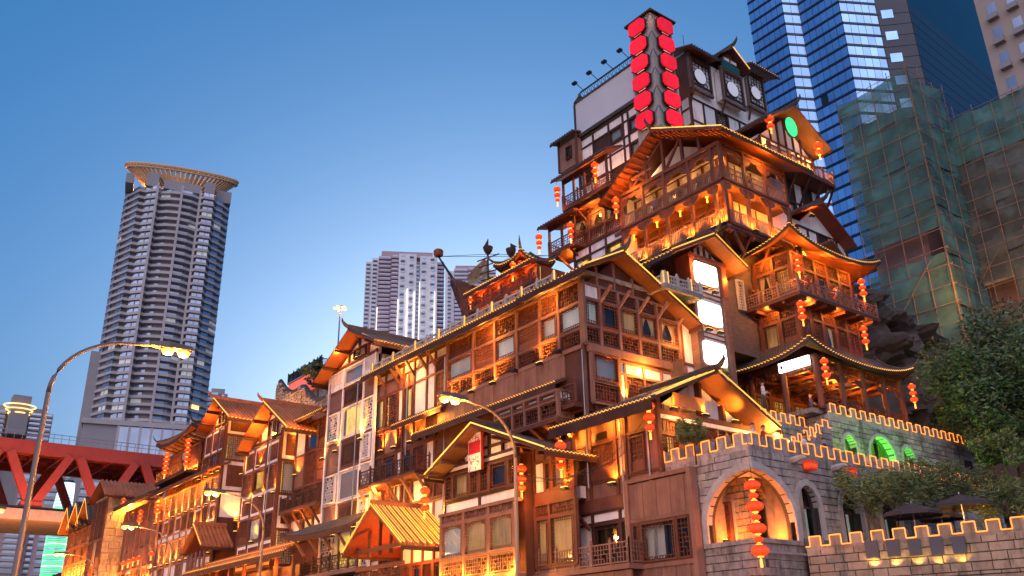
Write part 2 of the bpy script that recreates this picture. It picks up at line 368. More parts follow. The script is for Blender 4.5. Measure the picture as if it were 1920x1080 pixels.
def uplight(F, s, z, o=.25, power=14, color=(1, .43, .05), up=True, spread=110):
    """a wall washer: bracket, housing and glowing lens, with its real lamp"""
    def mk():
        mb = MB(); mb.box(-.22, .22, -.12, .1, -.14, 0); mb.box(-.05, .05, .1, .3, -.1, -.05)
        mb.k = 1; mb.box(-.19, .19, -.1, .08, .002, .03); return mb.mesh('wall_washer', ['metal_dark', 'lamp_warm'])
    p = F.put('wall_washer', cached('upl', mk), s, z, o)
    lamp(F.B, F.pos(s, z+.12, o), power*(5.0 if spread < 100 else 1.9), color, .08, 'SPOT', (F.n*-.22+Vector((0, 0, 1 if up else -1))), spread)
    return p
def bracket(F, s, z, o, drop=1.2, mat='wood_mid', w=.14):
    return F.bar('brace', (s, z-drop, .0), (s, z, o), w, w*1.3, mat)
def ac_unit(F, s, z, o=.05):
    def mk():
        mb = MB(); mb.box(0, .9, -.38, 0, 0, .62); mb.k = 1; n = 14
        mb.prism([(.36+.25*cos(2*pi*i/n), .31+.25*sin(2*pi*i/n)) for i in range(n)], -.4, -.381); mb.box(.05, .12, -.3, 0, -.12, 0); mb.box(.78, .85, -.3, 0, -.12, 0)
        return mb.mesh('air_conditioner', ['sign_panel', 'metal_dark'])
    return F.put('air_conditioner', cached('ac', mk), s, z, o)
def facade(F, ss, zs, cells, o=0.0, post='wood_mid', beam=None, pw=.16, bw=.14, posts=True, infill_o=0.0, frame=None, glass=True):
    """a timber grid: posts at ss, beams at zs (bottom to top); cells rows are given top row first"""
    beam = beam or post; frame = frame or post; s0, s1 = min(ss), max(ss)
    if posts:
        for s in ss: F.box('post', s-pw/2, s+pw/2, zs[0], zs[-1], o-.1, o+.12, post)
        for z in zs: F.box('beam', s0, s1, z-bw/2, z+bw/2, o-.08, o+.09, beam)
    nr = len(zs)-1
    for r, row in enumerate(cells):
        z0, z1 = zs[nr-1-r]+bw/2, zs[nr-r]-bw/2
        for i, c in enumerate(row):
            a, b = ss[i]+pw/2, ss[i+1]-pw/2
            if c == '.' or b-a < .1 or z1-z0 < .1: continue
            if c == 'w': F.box('plaster_panel', a-.02, b+.02, z0-.02, z1+.02, o-.12, o+.0, 'plaster')
            elif c == 'b': F.box('wood_panel', a-.02, b+.02, z0-.02, z1+.02, o-.12, o+.01, 'wood_pale')
            elif c == 'k': F.box('wood_panel', a-.02, b+.02, z0-.02, z1+.02, o-.12, o+.01, 'wood_dark')
            elif c == 'F':
                w, h = q5(b-a), q5(z1-z0)
                p = F.put('fret_panel', cached(('fp', w, h, frame), lambda: lattice_mb(w, h, 'fret', .04, .05).box(0, w, .04, .07, 0, h).mesh('fret_panel', frame)), (a+b-w)/2, z0, o-.02)
            elif c == 'O': carved(F, a, b, z0, z1, o, 'round')
            elif c == 'X': carved(F, a, b, z0, z1, o, 'diamond')
            elif c == 'o': carved(F, a, b, z0, z1, o, 'round', 'wood_mid', 'wood_dark')
            elif c == 'W':                                   # small fretted window on white plaster
                F.box('plaster_panel', a-.02, b+.02, z0-.02, z1+.02, o-.12, o-.02, 'plaster')
                d = min((b-a)*.18, .25); window(F, a+d, b-d, z0+.15, z1-.15, 'fret', 'dark', frame, o+.08, glass, deep=.07)
            elif c == 'R': rail(F, a, b, z0, min(1.0, z1-z0), o, mat=frame)
            elif c == 'B': rail(F, a, b, z0, min(1.0, z1-z0), o, 'baluster', mat=frame)
            else:
                st, fl = {'L': ('fret', 'dark'), 'l': ('fret', 'lit'), 'V': ('vert', 'dark'), 'v': ('vert', 'lit'), 'C': ('edge', 'curtain'), 'c': ('edge', 'curtain_gold'), 'T': ('edge', 'tied'),
                          'Y': ('edge', 'lit'), 'y': ('cross', 'litw'), 'D': ('cross', 'dark'), 'd': ('door', 'dark'), 'e': ('door', 'lit'), 'G': ('edge', 'dark'), 'H': ('edge', 'frosted')}[c]
                window(F, a, b, z0, z1, st, fl, frame, o, glass)
# ---------------------------------------------------------------- roofs
def roof_slope(B, P0, P1, Q0, Q1, thick=.12, sag=0.0, curl=(0, 0), mat='tile', step=.32, strip='eave', rake=None, lining='wood_mid', fascia='wood_dark', single=False, rolls=True, smat='strip_warm', fdrop=.22, roll_strip=False, wav=True):
    """one tiled slope between ridge P0-P1 and eave Q0-Q1: lining, tile rows, fascia board and the string of lights on its edge"""
    P0, P1, Q0, Q1 = map(Vector, (P0, P1, Q0, Q1)); L = max((Q1-Q0).length, (P1-P0).length)
    def pt(u, v, dz=0):
        p = P0.lerp(P1, u).lerp(Q0.lerp(Q1, u), v); p.z += -sag*4*v*(1-v)+(curl[0]*(1-u)**5+curl[1]*u**5)*v*v+dz; return p
    nu, nv = (max(2, int(L/1.2)) if any(curl) else 1), (5 if (sag or any(curl)) else 1)
    if any(curl): nu = max(nu, 10)
    vs = [pt(i/nu, j/nv, d) for d in (0, -thick) for i in range(nu+1) for j in range(nv+1)]; k = (nu+1)*(nv+1); fs = []
    for i in range(nu):
        for j in range(nv):
            a = i*(nv+1)+j; q = (a, a+1, a+nv+2, a+nv+1); fs += [q, tuple(k+t for t in q[::-1])]
    for i in range(nu):
        for j in (0, nv): a = i*(nv+1)+j; fs.append((a, a+nv+1, k+a+nv+1, k+a))
    for j in range(nv):
        for i in (0, nu): a = i*(nv+1)+j; fs.append((a, a+1, k+a+1, k+a))
    ms = [0 if (n % 2 == 0 and n < 2*nu*nv) else 1 for n in range(len(fs))]
    mb = MB(); mb.add(vs, fs); mb.m = ms
    ro = wpart(B, 'roof_slope', mb, [mat, lining])
    up = (Q0-P0).cross(P1-P0).normalized(); up = up if up.z > 0 else -up
    n = max(2, int(L/step)); r = step*.27
    if rolls:
        allm = MB()
        for i in range(n):
            u = (i+.5)/n; m2 = MB() if single else allm
            m2.tube([pt(u, j/max(nv, 2))+up*r*.4 for j in range(max(nv, 2)+1)], r, 6)
            if single: o = wpart(B, 'tile_row', m2, mat)
        if not single: o = wpart(B, 'tile_rows', allm, mat, stuff=True)
    # fascia along the eave
    m = MB()
    N = nu if nu > 1 else 1
    for i in range(N): m.bar(pt(i/N, 1, -thick*.5-fdrop/2), pt((i+1)/N, 1, -thick*.5-fdrop/2), .07, fdrop)
    wpart(B, 'fascia', m, fascia)
    if strip in ('eave', 'both'):
        if wav:
            pts = []
            for i in range(n+1):
                pts.append(pt(min(1, i/n), 1.005, .03))
                if i < n: pts.append(pt((i+.5)/n, 1.005, .03+step*.3))
        else: pts = [pt(i/n, .99, .08) for i in range(n+1)]
        wpart(B, 'light_strip', MB().tube(pts, .022, 4), smat)
    if rake is not None:
        for u in rake: wpart(B, 'light_strip', MB().tube([pt(u, j/6, .14) for j in range(7)], .04, 5), smat)
    if roll_strip:
        for i in range(n):
            u0, u1 = (i+.25)/n, (i+.75)/n
            wpart(B, 'light_strip', MB().tube([pt(u0, .02, .12), pt(u0, .97, .12), pt((u0+u1)/2, 1.0, .1), pt(u1, .97, .12), pt(u1, .02, .12)], .022, 4), smat)
    return pt
def ridge(B, P, Q, h=.35, ends=(1, 1), mat='tile'):
    P, Q = Vector(P), Vector(Q); d = (Q-P).normalized(); mb = MB(); mb.bar(P+Vector((0, 0, h/2)), Q+Vector((0, 0, h/2)), .28, h); mb.tube([P+Vector((0, 0, h)), Q+Vector((0, 0, h))], .12, 6)
    for e, c, s in ((ends[0], P, -d), (ends[1], Q, d)):
        if e: mb.tube([c+Vector((0, 0, h*.6)), c+s*.3+Vector((0, 0, h*1.1)), c+s*.55+Vector((0, 0, h*1.9)), c+s*.6+Vector((0, 0, h*2.8))], [.16, .15, .1, .03], 6)
    return wpart(B, 'ridge', mb, mat)
def gable_X(B, x0, x1, yc, ylo, yhi, zr, zlo, zhi, **k):
    """ridge runs along X (gable end looks to -X); ylo side is the near (-Y) slope"""
    kk = dict(k); ends = kk.pop('ends', (1, 0)); rf = kk.pop('rake_far', None); fk = dict(kk); fk['rake'] = rf
    roof_slope(B, (x0, yc, zr), (x1, yc, zr), (x0, ylo, zlo), (x1, ylo, zlo), **kk)
    fk['strip'] = None
    roof_slope(B, (x0, yc, zr), (x1, yc, zr), (x0, yhi, zhi), (x1, yhi, zhi), **fk)
    ridge(B, (x0+.05, yc, zr), (x1, yc, zr), .3, ends, k.get('mat', 'tile'))
def gable_Y(B, y0, y1, xc, xlo, xhi, zr, zlo, zhi, **k):
    """ridge runs along Y (gable end looks to -Y); xlo side faces -X"""
    kk = dict(k); ends = kk.pop('ends', (1, 0)); rf = kk.pop('rake_far', None); fk = dict(kk); fk['rake'] = rf
    roof_slope(B, (xc, y0, zr), (xc, y1, zr), (xlo, y0, zlo), (xlo, y1, zlo), **kk)
    fk['strip'] = None
    roof_slope(B, (xc, y0, zr), (xc, y1, zr), (xhi, y0, zhi), (xhi, y1, zhi), **fk)
    ridge(B, (xc, y0+.05, zr), (xc, y1, zr), .3, ends, k.get('mat', 'tile'))
def gable_wall(F, pts, o, mat='plaster', t=.12, name='gable_wall'):
    """polygon in s,z on a face"""
    return F.put(name, MB().prism(pts, 0, t).mesh('gable_wall', mat), 0, 0, o)
# ---------------------------------------------------------------- lanterns
def lantern_mesh(r, sq):
    def mk():
        mb = MB(); n = 28; prof = [(r*.34, -r*sq*.98)]+[(r*cos(a), r*sq*sin(a)) for a in [radians(-70+14*i) for i in range(11)]]+[(r*.34, r*sq*.98)]
        mb.lathe(prof, n, rib=.09); mb.k = 1
        mb.lathe([(r*.36, r*sq*.95), (r*.36, r*sq*1.12), (r*.1, r*sq*1.15)], 10); mb.lathe([(r*.1, -r*sq*1.15), (r*.36, -r*sq*1.12), (r*.36, -r*sq*.95)], 10)
        return mb.mesh('lantern', ['lantern_red', 'lantern_gold'])
    return cached(('lan', r, sq), mk)
def lantern_string(loc, label, group, radii=(.34, .29, .24), sq=.78, light=1.2):
    """a hanging string of lanterns; loc is its top"""
    radii = tuple(round(r*.88, 3) for r in radii)
    t = thing('lantern_string' if len(radii) > 1 else 'lantern', label, 'lantern', loc, group); z = -.25; mb = MB()
    for r in radii:
        z -= r*sq*1.1; link('lantern_body', lantern_mesh(r, sq), t, (0, 0, z)); z -= r*sq*1.1+.05
    mb.tube([(0, 0, .3), (0, 0, z)], .015, 4); link('cord', mb.mesh('cord', 'metal_dark'), t)
    link('tassel', cached('tas', lambda: MB().lathe([(.03, 0), (.05, -.06), (.06, -.35), (.02, -.36)], 8).mesh('tassel', 'lantern_gold')), t, (0, 0, z))
    if light:
        l = lamp(None, (0, 0, 0), light, (1, .16, .03), .3); l.parent = t; l.location = (0, 0, z-.45)
    return t
def F_at3(F, px, py, o=0): a, z = F.at(px, py, o); return F.pos(a, z, o)

# arched spandrels in every bay
def spandrel(F, s0, s1, z, o=0, mat='wood_mid', d=.55):
    w_ = s1-s0
    for sgn in (0, 1):
        def mk():
            pts = [(0, 0), (0, -d)]+[(w_*.32*sin(radians(90*i/6)), -d*cos(radians(90*i/6))*.9) for i in range(1, 7)]
            pts = [(x if not sgn else -x, zz) for x, zz in pts]
            return MB().prism(pts if sgn else pts[::-1], -.03, .03).mesh('spandrel', mat)
        F.put('spandrel', cached(('spd', q5(w_), d, mat, sgn), mk), s1 if sgn else s0, z, o)

def hip(B, x0, x1, y0, y1, zin, zout, ov, c=.8, sag=.3, **k):
    """four curved slopes round a core"""
    I = [(x0, y0), (x0, y1), (x1, y1), (x1, y0)]; O = [(x0-ov, y0-ov), (x0-ov, y1+ov), (x1+ov, y1+ov), (x1+ov, y0-ov)]
    for i in range(4):
        j = (i+1) % 4; roof_slope(B, (*I[i], zin), (*I[j], zin), (*O[i], zout), (*O[j], zout), sag=sag, curl=(c, c), **{**k, **({'rolls': False, 'strip': None} if i in (1, 2) else {})})
    for (a, b) in zip(I, O):
        P, Q = Vector((*a, zin)), Vector((*b, zout+c)); pts = [P.lerp(Q, t/6)+Vector((0, 0, .15-sag*4*(t/6)*(1-t/6)-c*(t/6)+c*(t/6)**2)) for t in range(7)]; d = (Q-P); d.z = 0; d.normalize(); pts += [Q+d*.35+Vector((0, 0, .45)), Q+d*.5+Vector((0, 0, .85))]
        wpart(B, 'hip_ridge', MB().tube(pts, [.12]*6+[.1, .07, .02], 6), 'tile')
# ================================================================ ground and road
def flat(name, x0, x1, y0, y1, z, mat):
    o = link(name, MB().add([(x0, y0, z), (x1, y0, z), (x1, y1, z), (x0, y1, z)], [(0, 1, 2, 3)]).mesh(name, mat)); tag(o, kind='structure'); return o
flat('ground', -1500, 1500, -1500, 2500, -.12, 'soil')
flat('road', 6.4, 19, -80, 420, -.004, 'asphalt')
for nm, a, b in (('pavement_river', -6, 6.4), ('pavement_building', 19, 34)):
    o = link(nm, MB().box(a, b, -80, 420, -.1, .12).mesh(nm, 'paving')); tag(o, kind='structure')
for i in range(26): 
    o = link('lane_marking', MB().box(13.72, 13.88, 0, 3, 0, .004).mesh('lane_marking', 'paint_line') if i == 0 else bpy.data.meshes['lane_marking'], None, (0, -10+i*7, .001)); tag(o, kind='structure')
# ================================================================ stonework helpers
def blockmesh(mat):
    def mk():
        mb = MB(); c = .47; mb.add([(-.5, .5, -.5), (.5, .5, -.5), (.5, .5, .5), (-.5, .5, .5), (-.5, -.3, -.5), (.5, -.3, -.5), (.5, -.3, .5), (-.5, -.3, .5), (-c, -.5, -.44), (c, -.5, -.44), (c, -.5, .44), (-c, -.5, .44)],
               [(0, 1, 2, 3), (8, 9, 10, 11), (0, 4, 5, 1), (1, 5, 6, 2), (2, 6, 7, 3), (3, 7, 4, 0), (4, 8, 9, 5), (5, 9, 10, 6), (6, 10, 11, 7), (7, 11, 8, 4)])
        return mb.mesh('stone_block', mat)
    return cached(('blk', mat), mk)
def hole_hw(hl, z):
    cx, hw, zb, zs, rise = hl
    if z < zb or z > zs+rise: return 0
    return hw if z <= zs else hw*sqrt(max(0, 1-((z-zs)/rise)**2))
def stone_wall(F, s0, s1, z0, z1, holes=(), mat='stone', ch=.34, bl=.85, single=150, t=.16, near_first=True, back=True):
    R = random.Random(int(s0*10)+int(z1*7)); rows = int(round((z1-z0)/ch)); ch = (z1-z0)/rows; rest = MB(); cnt = 0; bls = []
    for r in range(rows):
        za, zb = z0+r*ch, z0+(r+1)*ch; x = s0-(r % 2)*bl*.5-R.random()*.2; edges = []
        while x < s1:
            w_ = bl*R.uniform(.75, 1.25); edges.append((max(x, s0), min(x+w_, s1))); x += w_
        for hl in holes:
            k = max(hole_hw(hl, za+.01), hole_hw(hl, zb-.01), hole_hw(hl, (za+zb)/2))
            if k <= 0: continue
            new = []
            for a, b in edges:
                L, Rr = hl[0]-k, hl[0]+k
                if b <= L or a >= Rr: new.append((a, b)); continue
                if a < L: new.append((a, L))
                if b > Rr: new.append((Rr, b))
            edges = new
        bls += [(a, b, za, zb) for a, b in edges if b-a > .08]
    bls.sort(key=lambda q: -q[2]-(.25*q[0] if near_first else -.12*q[0]))
    for a, b, za, zb in bls:
        pr = R.uniform(-.012, .03); g = .012
        if cnt < single: part(F.B, 'stone_block', blockmesh(mat), F.pos((a+b)/2, (za+zb)/2, pr-t/2+.02), F.ang, (b-a-2*g, t, zb-za-2*g)); cnt += 1
        else:
            p = F.pos; c = [p(a+g, za+g, pr), p(b-g, za+g, pr), p(b-g, zb-g, pr), p(a+g, zb-g, pr)]; d = [p(a+g, za+g, -.1), p(b-g, za+g, -.1), p(b-g, zb-g, -.1), p(a+g, zb-g, -.1)]
            rest.add(c+d, [(0, 1, 2, 3), (0, 4, 5, 1), (1, 5, 6, 2), (2, 6, 7, 3), (3, 7, 4, 0)])
    if rest.v: wpart(F.B, 'stone_courses', rest, mat, stuff=True)
def backing(F, pts, o, t=.45, mat='mortar', name='wall'):
    return F.put(name, MB().prism(pts, 0, t).mesh(name, mat), 0, 0, o)
def arch_pts(cx, hw, zb, zs, rise, a0=0, a1=180, n=14):
    return [(cx+hw*cos(radians(a0+(a1-a0)*i/n)), zs+rise*sin(radians(a0+(a1-a0)*i/n))) for i in range(n+1)]
def arch_ring(F, hl, wd=.3, o=.06, a0=0, a1=180, n=12, mat='carved_stone', legs=(1, 1), t=.35):
    cx, hw, zb, zs, rise = hl
    A = arch_pts(cx, hw, zb, zs, rise, a0, a1, n); Bq = arch_pts(cx, hw+wd, zb, zs, rise+wd, a0, a1, n)
    for i in range(n):
        m = MB().prism([A[i], Bq[i], Bq[i+1], A[i+1]][::-1], -.02*(i % 2), t); F.put('arch_stone', m.mesh('arch_stone', mat), 0, 0, o)
    if legs[0]: F.box('arch_jamb', cx-hw-wd, cx-hw, zb, zs, o-t, o+.01, mat)
    if legs[1]: F.box('arch_jamb', cx+hw, cx+hw+wd, zb, zs, o-t, o+.01, mat)
def parapet(F, s0, s1, z, n, mh=.55, mat='stone', t=.35, base=.2, tube='strip_orange', rise=0.0, duty=.52, r=.027):
    per = (s1-s0)/n; pts = []
    F.box('coping', s0, s1, z-base, z, -t+.02, .03, mat) if not rise else None
    for i in range(n):
        a, b = s0+per*(i+.5-duty/2), s0+per*(i+.5+duty/2); zz = z+rise*i
        m = F.box('merlon', a, b, zz+.001-(.5 if rise else 0), zz+mh, -t, .02, mat)
        pts += [(s0+per*i, zz), (a, zz), (a, zz+mh), (b, zz+mh), (b, zz), (s0+per*(i+1), zz)]
    m = MB()
    for (a, za), (b, zb) in zip(pts, pts[1:]):
        if abs(a-b)+abs(za-zb) > .01: m.tube([F.pos(a, za+.02, .06), F.pos(b, zb+.02, .06)], r, 4)
    wpart(F.B, 'neon_outline', m, tube)
# ================================================================ castle restaurant
CS = thing('stone_castle', 'grey stone castle terrace with lit corner arch and orange outlined battlements', 'castle', (33, 25.4, 0))
CX, CY = FX(CS, 33), FY(CS, 25.4)
ZT = 10.55; HW = 2.75; ZB, ZS, RI = 6.45, 7.3, 2.15
hl = (-25.4, HW, ZB, ZS, RI); hr = (33.0, HW, ZB, ZS, RI)
arcL = arch_pts(-25.4, HW, ZB, ZS, RI, 180, 90); arcR = arch_pts(33, HW, ZB, ZS, RI, 90, 0)
backing(CX, [(-34.5, 0), (-25.4, 0), (-25.4, ZB), (-25.4-HW, ZB)]+arcL+[(-25.4, ZT), (-34.5, ZT)], -.03)
w1 = CY.at(1521, 985)[0]; w2 = CY.at(1600, 985)[0]; w3 = w2+(w2-w1)
hs = [(x, .78, 6.6, 8.1, .95) for x in (w1, w2, w3)]
def wall_with_holes(F, s0, s1, z0, z1, holes, o, first=None, t=.45, mat='mortar'):
    """backing slabs between and above arched openings"""
    edges = sorted(holes); x = s0; pcs = []
    for cx, hw, zb, zs, rise in edges:
        pcs.append([(x, z0), (cx-hw, z0), (cx-hw, z1), (x, z1)])
        pcs.append([(cx-hw, z0), (cx+hw, z0), (cx+hw, zb), (cx-hw, zb)])
        pcs.append(arch_pts(cx, hw, zb, zs, rise, 180, 0)+[(cx+hw, z1), (cx-hw, z1)]); x = cx+hw
    pcs.append([(x, z0), (s1, z0), (s1, z1), (x, z1)])
    m = MB()
    for p in pcs: m.prism(p, 0, t)
    return F.put('wall', m.mesh('wall', mat), 0, 0, o)
m = MB().prism([(33, 0), (33+HW, 0), (33+HW, ZB), (33, ZB)], 0, .45); m.prism(arcR+[(33+HW, ZT), (33, ZT)], 0, .45); CY.put('wall', m.mesh('wall', 'mortar'), 0, 0, -.03)
wall_with_holes(CY, 33+HW, 56.2, 0, ZT, hs, -.03)
stone_wall(CX, -31.2, -25.4, 4.2, ZT-.2, [hl], single=140)
stone_wall(CY, 33, 56.2, 4.2, ZT-.2, [hr]+hs, single=150, near_first=False)
arch_ring(CX, hl, .34, .07, 90, 180, 8, legs=(1, 0)); arch_ring(CY, hr, .34, .07, 0, 90, 8, legs=(0, 1))
for h in hs: arch_ring(CY, h, .3, .07, n=11)
CX.box('sill', -25.4-HW-.3, -25.4, ZB-.2, ZB, -.5, .1, 'stone'); CY.box('sill', 33, 33+HW+.3, ZB-.2, ZB, -.5, .1, 'stone')
parapet(CX, -31.2, -25.4, ZT, 6, base=.25); parapet(CY, 33, 56.2, ZT, 22, base=.25)
# corner loggia
IX, IY = 34.5, 26.9
part(CS, 'loggia_floor', cube('stone'), (35.2, 27.6, ZB-.3), 0, (4.2, 4.2, .3)); part(CS, 'loggia_ceiling', cube('plaster'), (35.4, 27.8, ZS+RI+.12), 0, (4, 4, .2))
LX, LY = FX(CS, IX), FY(CS, IY)
LX.box('wall', -30.2, -IY, ZB-.2, ZT-.5, -.5, -.06, 'mortar'); stone_wall(LX, -29.4, -IY, ZB-.1, ZS+RI, (), 'stone_warm', .3, .6, single=60)
hi = (IX+.74, .58, ZB+.05, 8.3, .7)
wall_with_holes(LY, IX, 38.2, ZB-.2, ZT-.5, [hi], -.06, t=.3); stone_wall(LY, IX, 37.4, ZB-.1, ZS+RI, [hi], 'stone_warm', .3, .6, single=60)
arch_ring(LY, hi, .12, .05, n=10, mat='stone_warm')
LY.put('pane', MB().prism(arch_pts(hi[0], hi[1], 0, hi[3], hi[4], 0, 180)+[(hi[0]-hi[1], hi[2]), (hi[0]+hi[1], hi[2])], 0, .01).mesh('pane', 'glass'), 0, 0, -.2)
LY.box('room_backing', hi[0]-1.3, hi[0]+1.3, ZB, ZT-.5, -1.6, -1.5, 'room_dark')
LX.box('reveal', -28.15-1.2, -28.15-.02, ZB, ZT-.6, -.06, 1.5, 'stone_warm'); LY.box('reveal', 33+HW+.02, 33+HW+.8, ZB, ZT-.6, -.06, 1.5, 'stone_warm')
a, zt = LX.at(1348, 945); b, zb = LX.at(1384, 1036)
window(LX, a, b, zb, zt, 'door', 'lit', 'wood_mid', .16, deep=.12)
LX.box('door_surround', a-.14, b+.14, zb-.12, zt+.12, .0, .05, 'carved_stone')
uplight(LX, (a+b)/2, ZB+.25, .45, 5, (1, .33, .03), spread=130); lamp(CS, (33.75, 26.2, ZB+.5), 5, (1, .27, .02), .15); lamp(CS, (33.9, 27.6, ZB+.4), 3.2, (1, .27, .02), .12); lamp(CS, (35.3, 26.2, ZB+.4), 3.2, (1, .27, .02), .12)
# glazing behind the right-hand arches
for h in hs:
    CY.put('pane', MB().prism(arch_pts(h[0], h[1], 0, h[3], h[4], 0, 180)+[(h[0]-h[1], h[2]), (h[0]+h[1], h[2])], 0, .02).mesh('pane', 'glass'), 0, 0, -.42)
    CY.box('mullion', h[0]-.03, h[0]+.03, h[2], h[3], -.45, -.36, 'wood_dark'); CY.box('transom', h[0]-h[1], h[0]+h[1], h[3]-.04, h[3]+.04, -.45, -.37, 'wood_dark')
    CY.put('curtain', curtain_mb(1.3, 1.5, 'full').mesh('curtain', 'curtain', True), h[0]-.65, h[2], -.6)
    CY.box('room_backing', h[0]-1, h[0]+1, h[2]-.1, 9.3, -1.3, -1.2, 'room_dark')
for px, py in ((1517, 873), (1592, 886)):
    a, z = CY.at(px, py, .2); CY.put('box_lamp', cached('boxl', lambda: MB().box(-.3, .3, -.3, .05, -.2, .2).mesh('box_lamp', 'lantern_red')), a, z, .15)
for px, py in ((1492, 862), (1570, 877)):
    a, z = CY.at(px, py, .3); CY.put('gargoyle', cached('garg', lambda: MB().tube([(0, .1, 0), (0, -.3, .03), (.02, -.6, .08), (.02, -.8, .02)], [.16, .17, .12, .05], 7).mesh('gargoyle', 'carved_stone')), a, z, .05)
part(CS, 'terrace', cube('stone'), (44.6, 29, ZT-.5), 0, (22.3, 6.3, .3))
for px, py in ((1288, 905), (1290, 1000)):
    a, z = CX.at(px, py, .1); CX.put('junction_box', cached('jb', lambda: MB().box(-.12, .12, -.12, .05, -.16, .16).mesh('junction_box', 'metal_dark')), a, z, .06)
# ================================================================ upper fortress wall with the green arches
FW = thing('fortress_wall', 'upper grey stone wall with green lit arches and orange outlined battlements', 'wall', (48.4, 31, 10.2))
WY = FY(FW, 31); g = []
for (xa, ya, xb, yb) in ((1580, 815, 1608, 850), (1626, 818, 1680, 862), (1690, 838, 1716, 872)):
    a, zt = WY.at(xa, ya); b, zb = WY.at(xb, yb); hw = (b-a)/2; zt = WY.at((xa+xb)/2, ya+2)[1]; g.append(((a+b)/2, hw, 10.3, zt-hw, hw))
wall_with_holes(WY, 48.4, 67, 10.2, 15.5, g, -.03, t=.6); stone_wall(WY, 48.4, 67, 10.2, 15.3, g, single=200, near_first=False)
for h in g: arch_ring(WY, h, .22, .06, n=10, t=.5)
for h in g: WY.box('room_backing', h[0]-h[1]-.2, h[0]+h[1]+.2, 10.2, 15, -1.6, -1.5, 'stone_warm')
parapet(WY, 48.4, 67, 15.5, 17, base=.25)
WX = FX(FW, 48.4); WX.box('wall', -34, -31, 10.2, 15.5, -.5, -.02, 'mortar'); stone_wall(WX, -34, -31, 10.2, 15.4, single=40)
for h in g: lamp(FW, (h[0], 30.3, 10.75), 16, (.12, 1, .06), .15, 'SPOT', (0, .5, 1), 120)
lamp(FW, (g[1][0], 31.7, 11.2), 22, (.12, 1, .06), .15); lamp(FW, (g[0][0], 31.7, 11), 9, (.12, 1, .06), .15); lamp(FW, (g[2][0], 31.7, 11), 9, (.12, 1, .06), .15); lamp(FW, (49.5, 30, 10.7), 12, (.55, .8, .15), .15, 'SPOT', (0, .5, 1), 110)
a, zt = WY.at(1628, 782, .05); b, zb = WY.at(1655, 806, .05); WY.box('stone_tablet', a, b, zb, zt, 0, .06, 'carved_stone')
a, zt = WY.at(1730, 858, .05); b, zb = WY.at(1785, 880, .05); WY.box('stone_lintel', a, b, zb, zt, 0, .1, 'carved_stone')
a, zt = WY.at(1806, 862, .02); b, zb = WY.at(1826, 890, .02); WY.box('door', a, b, 10.3, zt, -.02, .05, 'wood_dark')
# stair parapet and rear walkway
SW = thing('walkway_wall', 'short grey battlement wall with neon outline below the pagoda columns', 'wall', (42, 32.5, 10.2)); Y2 = FY(SW, 32.5)
a0, zq = Y2.at(1382, 757); a1, _z = Y2.at(1510, 787); stone_wall(Y2, a0, a1, zq-3.2, zq-.55, single=60); Y2.box('wall', a0, a1, 10.2, zq-.56, -.5, -.1, 'mortar'); parapet(Y2, a0, a1, zq-.55, 7, base=.2)
ST = thing('stair_wall', 'stepped battlement wall climbing beside the castle stairs', 'wall', (44, 29.6, 10.2)); Y3 = FY(ST, 29.2)
a0, z0 = Y3.at(1480, 826); a1, z1 = Y3.at(1536, 796); parapet(Y3, a0, a1, z0-.3, 5, .5, rise=(z1-z0)/5); Y3.put('wall', MB().prism([(a0, 10.2), (a1, 10.2), (a1, z1-.4), (a0, z0-.4)], 0, .3).mesh('wall', 'stone'), 0, 0, -.02)
a2 = Y3.at(1556, 800)[0]; stone_wall(Y3, a1, a2, 10.2, z1-.1, single=30); parapet(Y3, a1, a2, z1-.1, 1, .4, base=.1)
# ================================================================ lower sandstone terrace wall
pmat('notice_dark', (.07, .075, .1), .35, .1, 1)
TW = thing('terrace_wall', 'mossy sandstone block wall with five dark panels and orange outlined battlements', 'wall', (35.9, 25.1, 0))
TA = radians(-90+14); TF = Face(TW, 35.9, 25.1, TA); tw = TF.at(1990, 1000)[0]
TF.box('wall', 0, tw, 0, 6.2, -.6, -.04, 'mortar'); stone_wall(TF, 0, tw, 2.2, 6.1, (), 'stone_warm', .36, .75, single=230, near_first=False)
parapet(TF, 0, tw, 6.15, 11, .42, 'stone_warm', .4, .15, duty=.55)
for k, (x0, y0, x1, y1) in enumerate(((1621, 1015, 1650, 1045), (1661, 1013, 1690, 1043), (1702, 1012, 1731, 1041), (1742, 1008, 1772, 1040), (1783, 1007, 1814, 1037))):
    a, zt = TF.at(x0, y0, .1); b, zb = TF.at(x1, y1, .1)
    TF.put('notice_panel', cached('ntc', lambda: (lambda q: q.mesh('notice_panel', ['notice_dark', 'metal_dark']))(MB().box(0, .86, -.09, .0, 0, .98))), a, zb, .1, ((b-a)/.86, 1, (zt-zb)/.98))
    lamp(TW, TF.pos((a+b)/2, zb-.35, .22), .8, (1, .72, .25), .06, 'SPOT', TF.n*-.5+Vector((0, 0, 1)), 120)
TF.box('ledge', 0, tw, 4.35, 4.5, -.05, .14, 'stone_warm'); TF.box('conduit', 0, tw, 4.52, 4.56, .08, .12, 'metal_dark')
part(TW, 'terrace_floor', MB().hprism([(33, 25.2), (35.9, 25.1), tuple(TF.pos(tw, 0, -.3)[:2]), (70, 8), (70, 25.2)], -.1, .0).mesh('terrace_floor', 'paving'), (0, 0, 5.9))
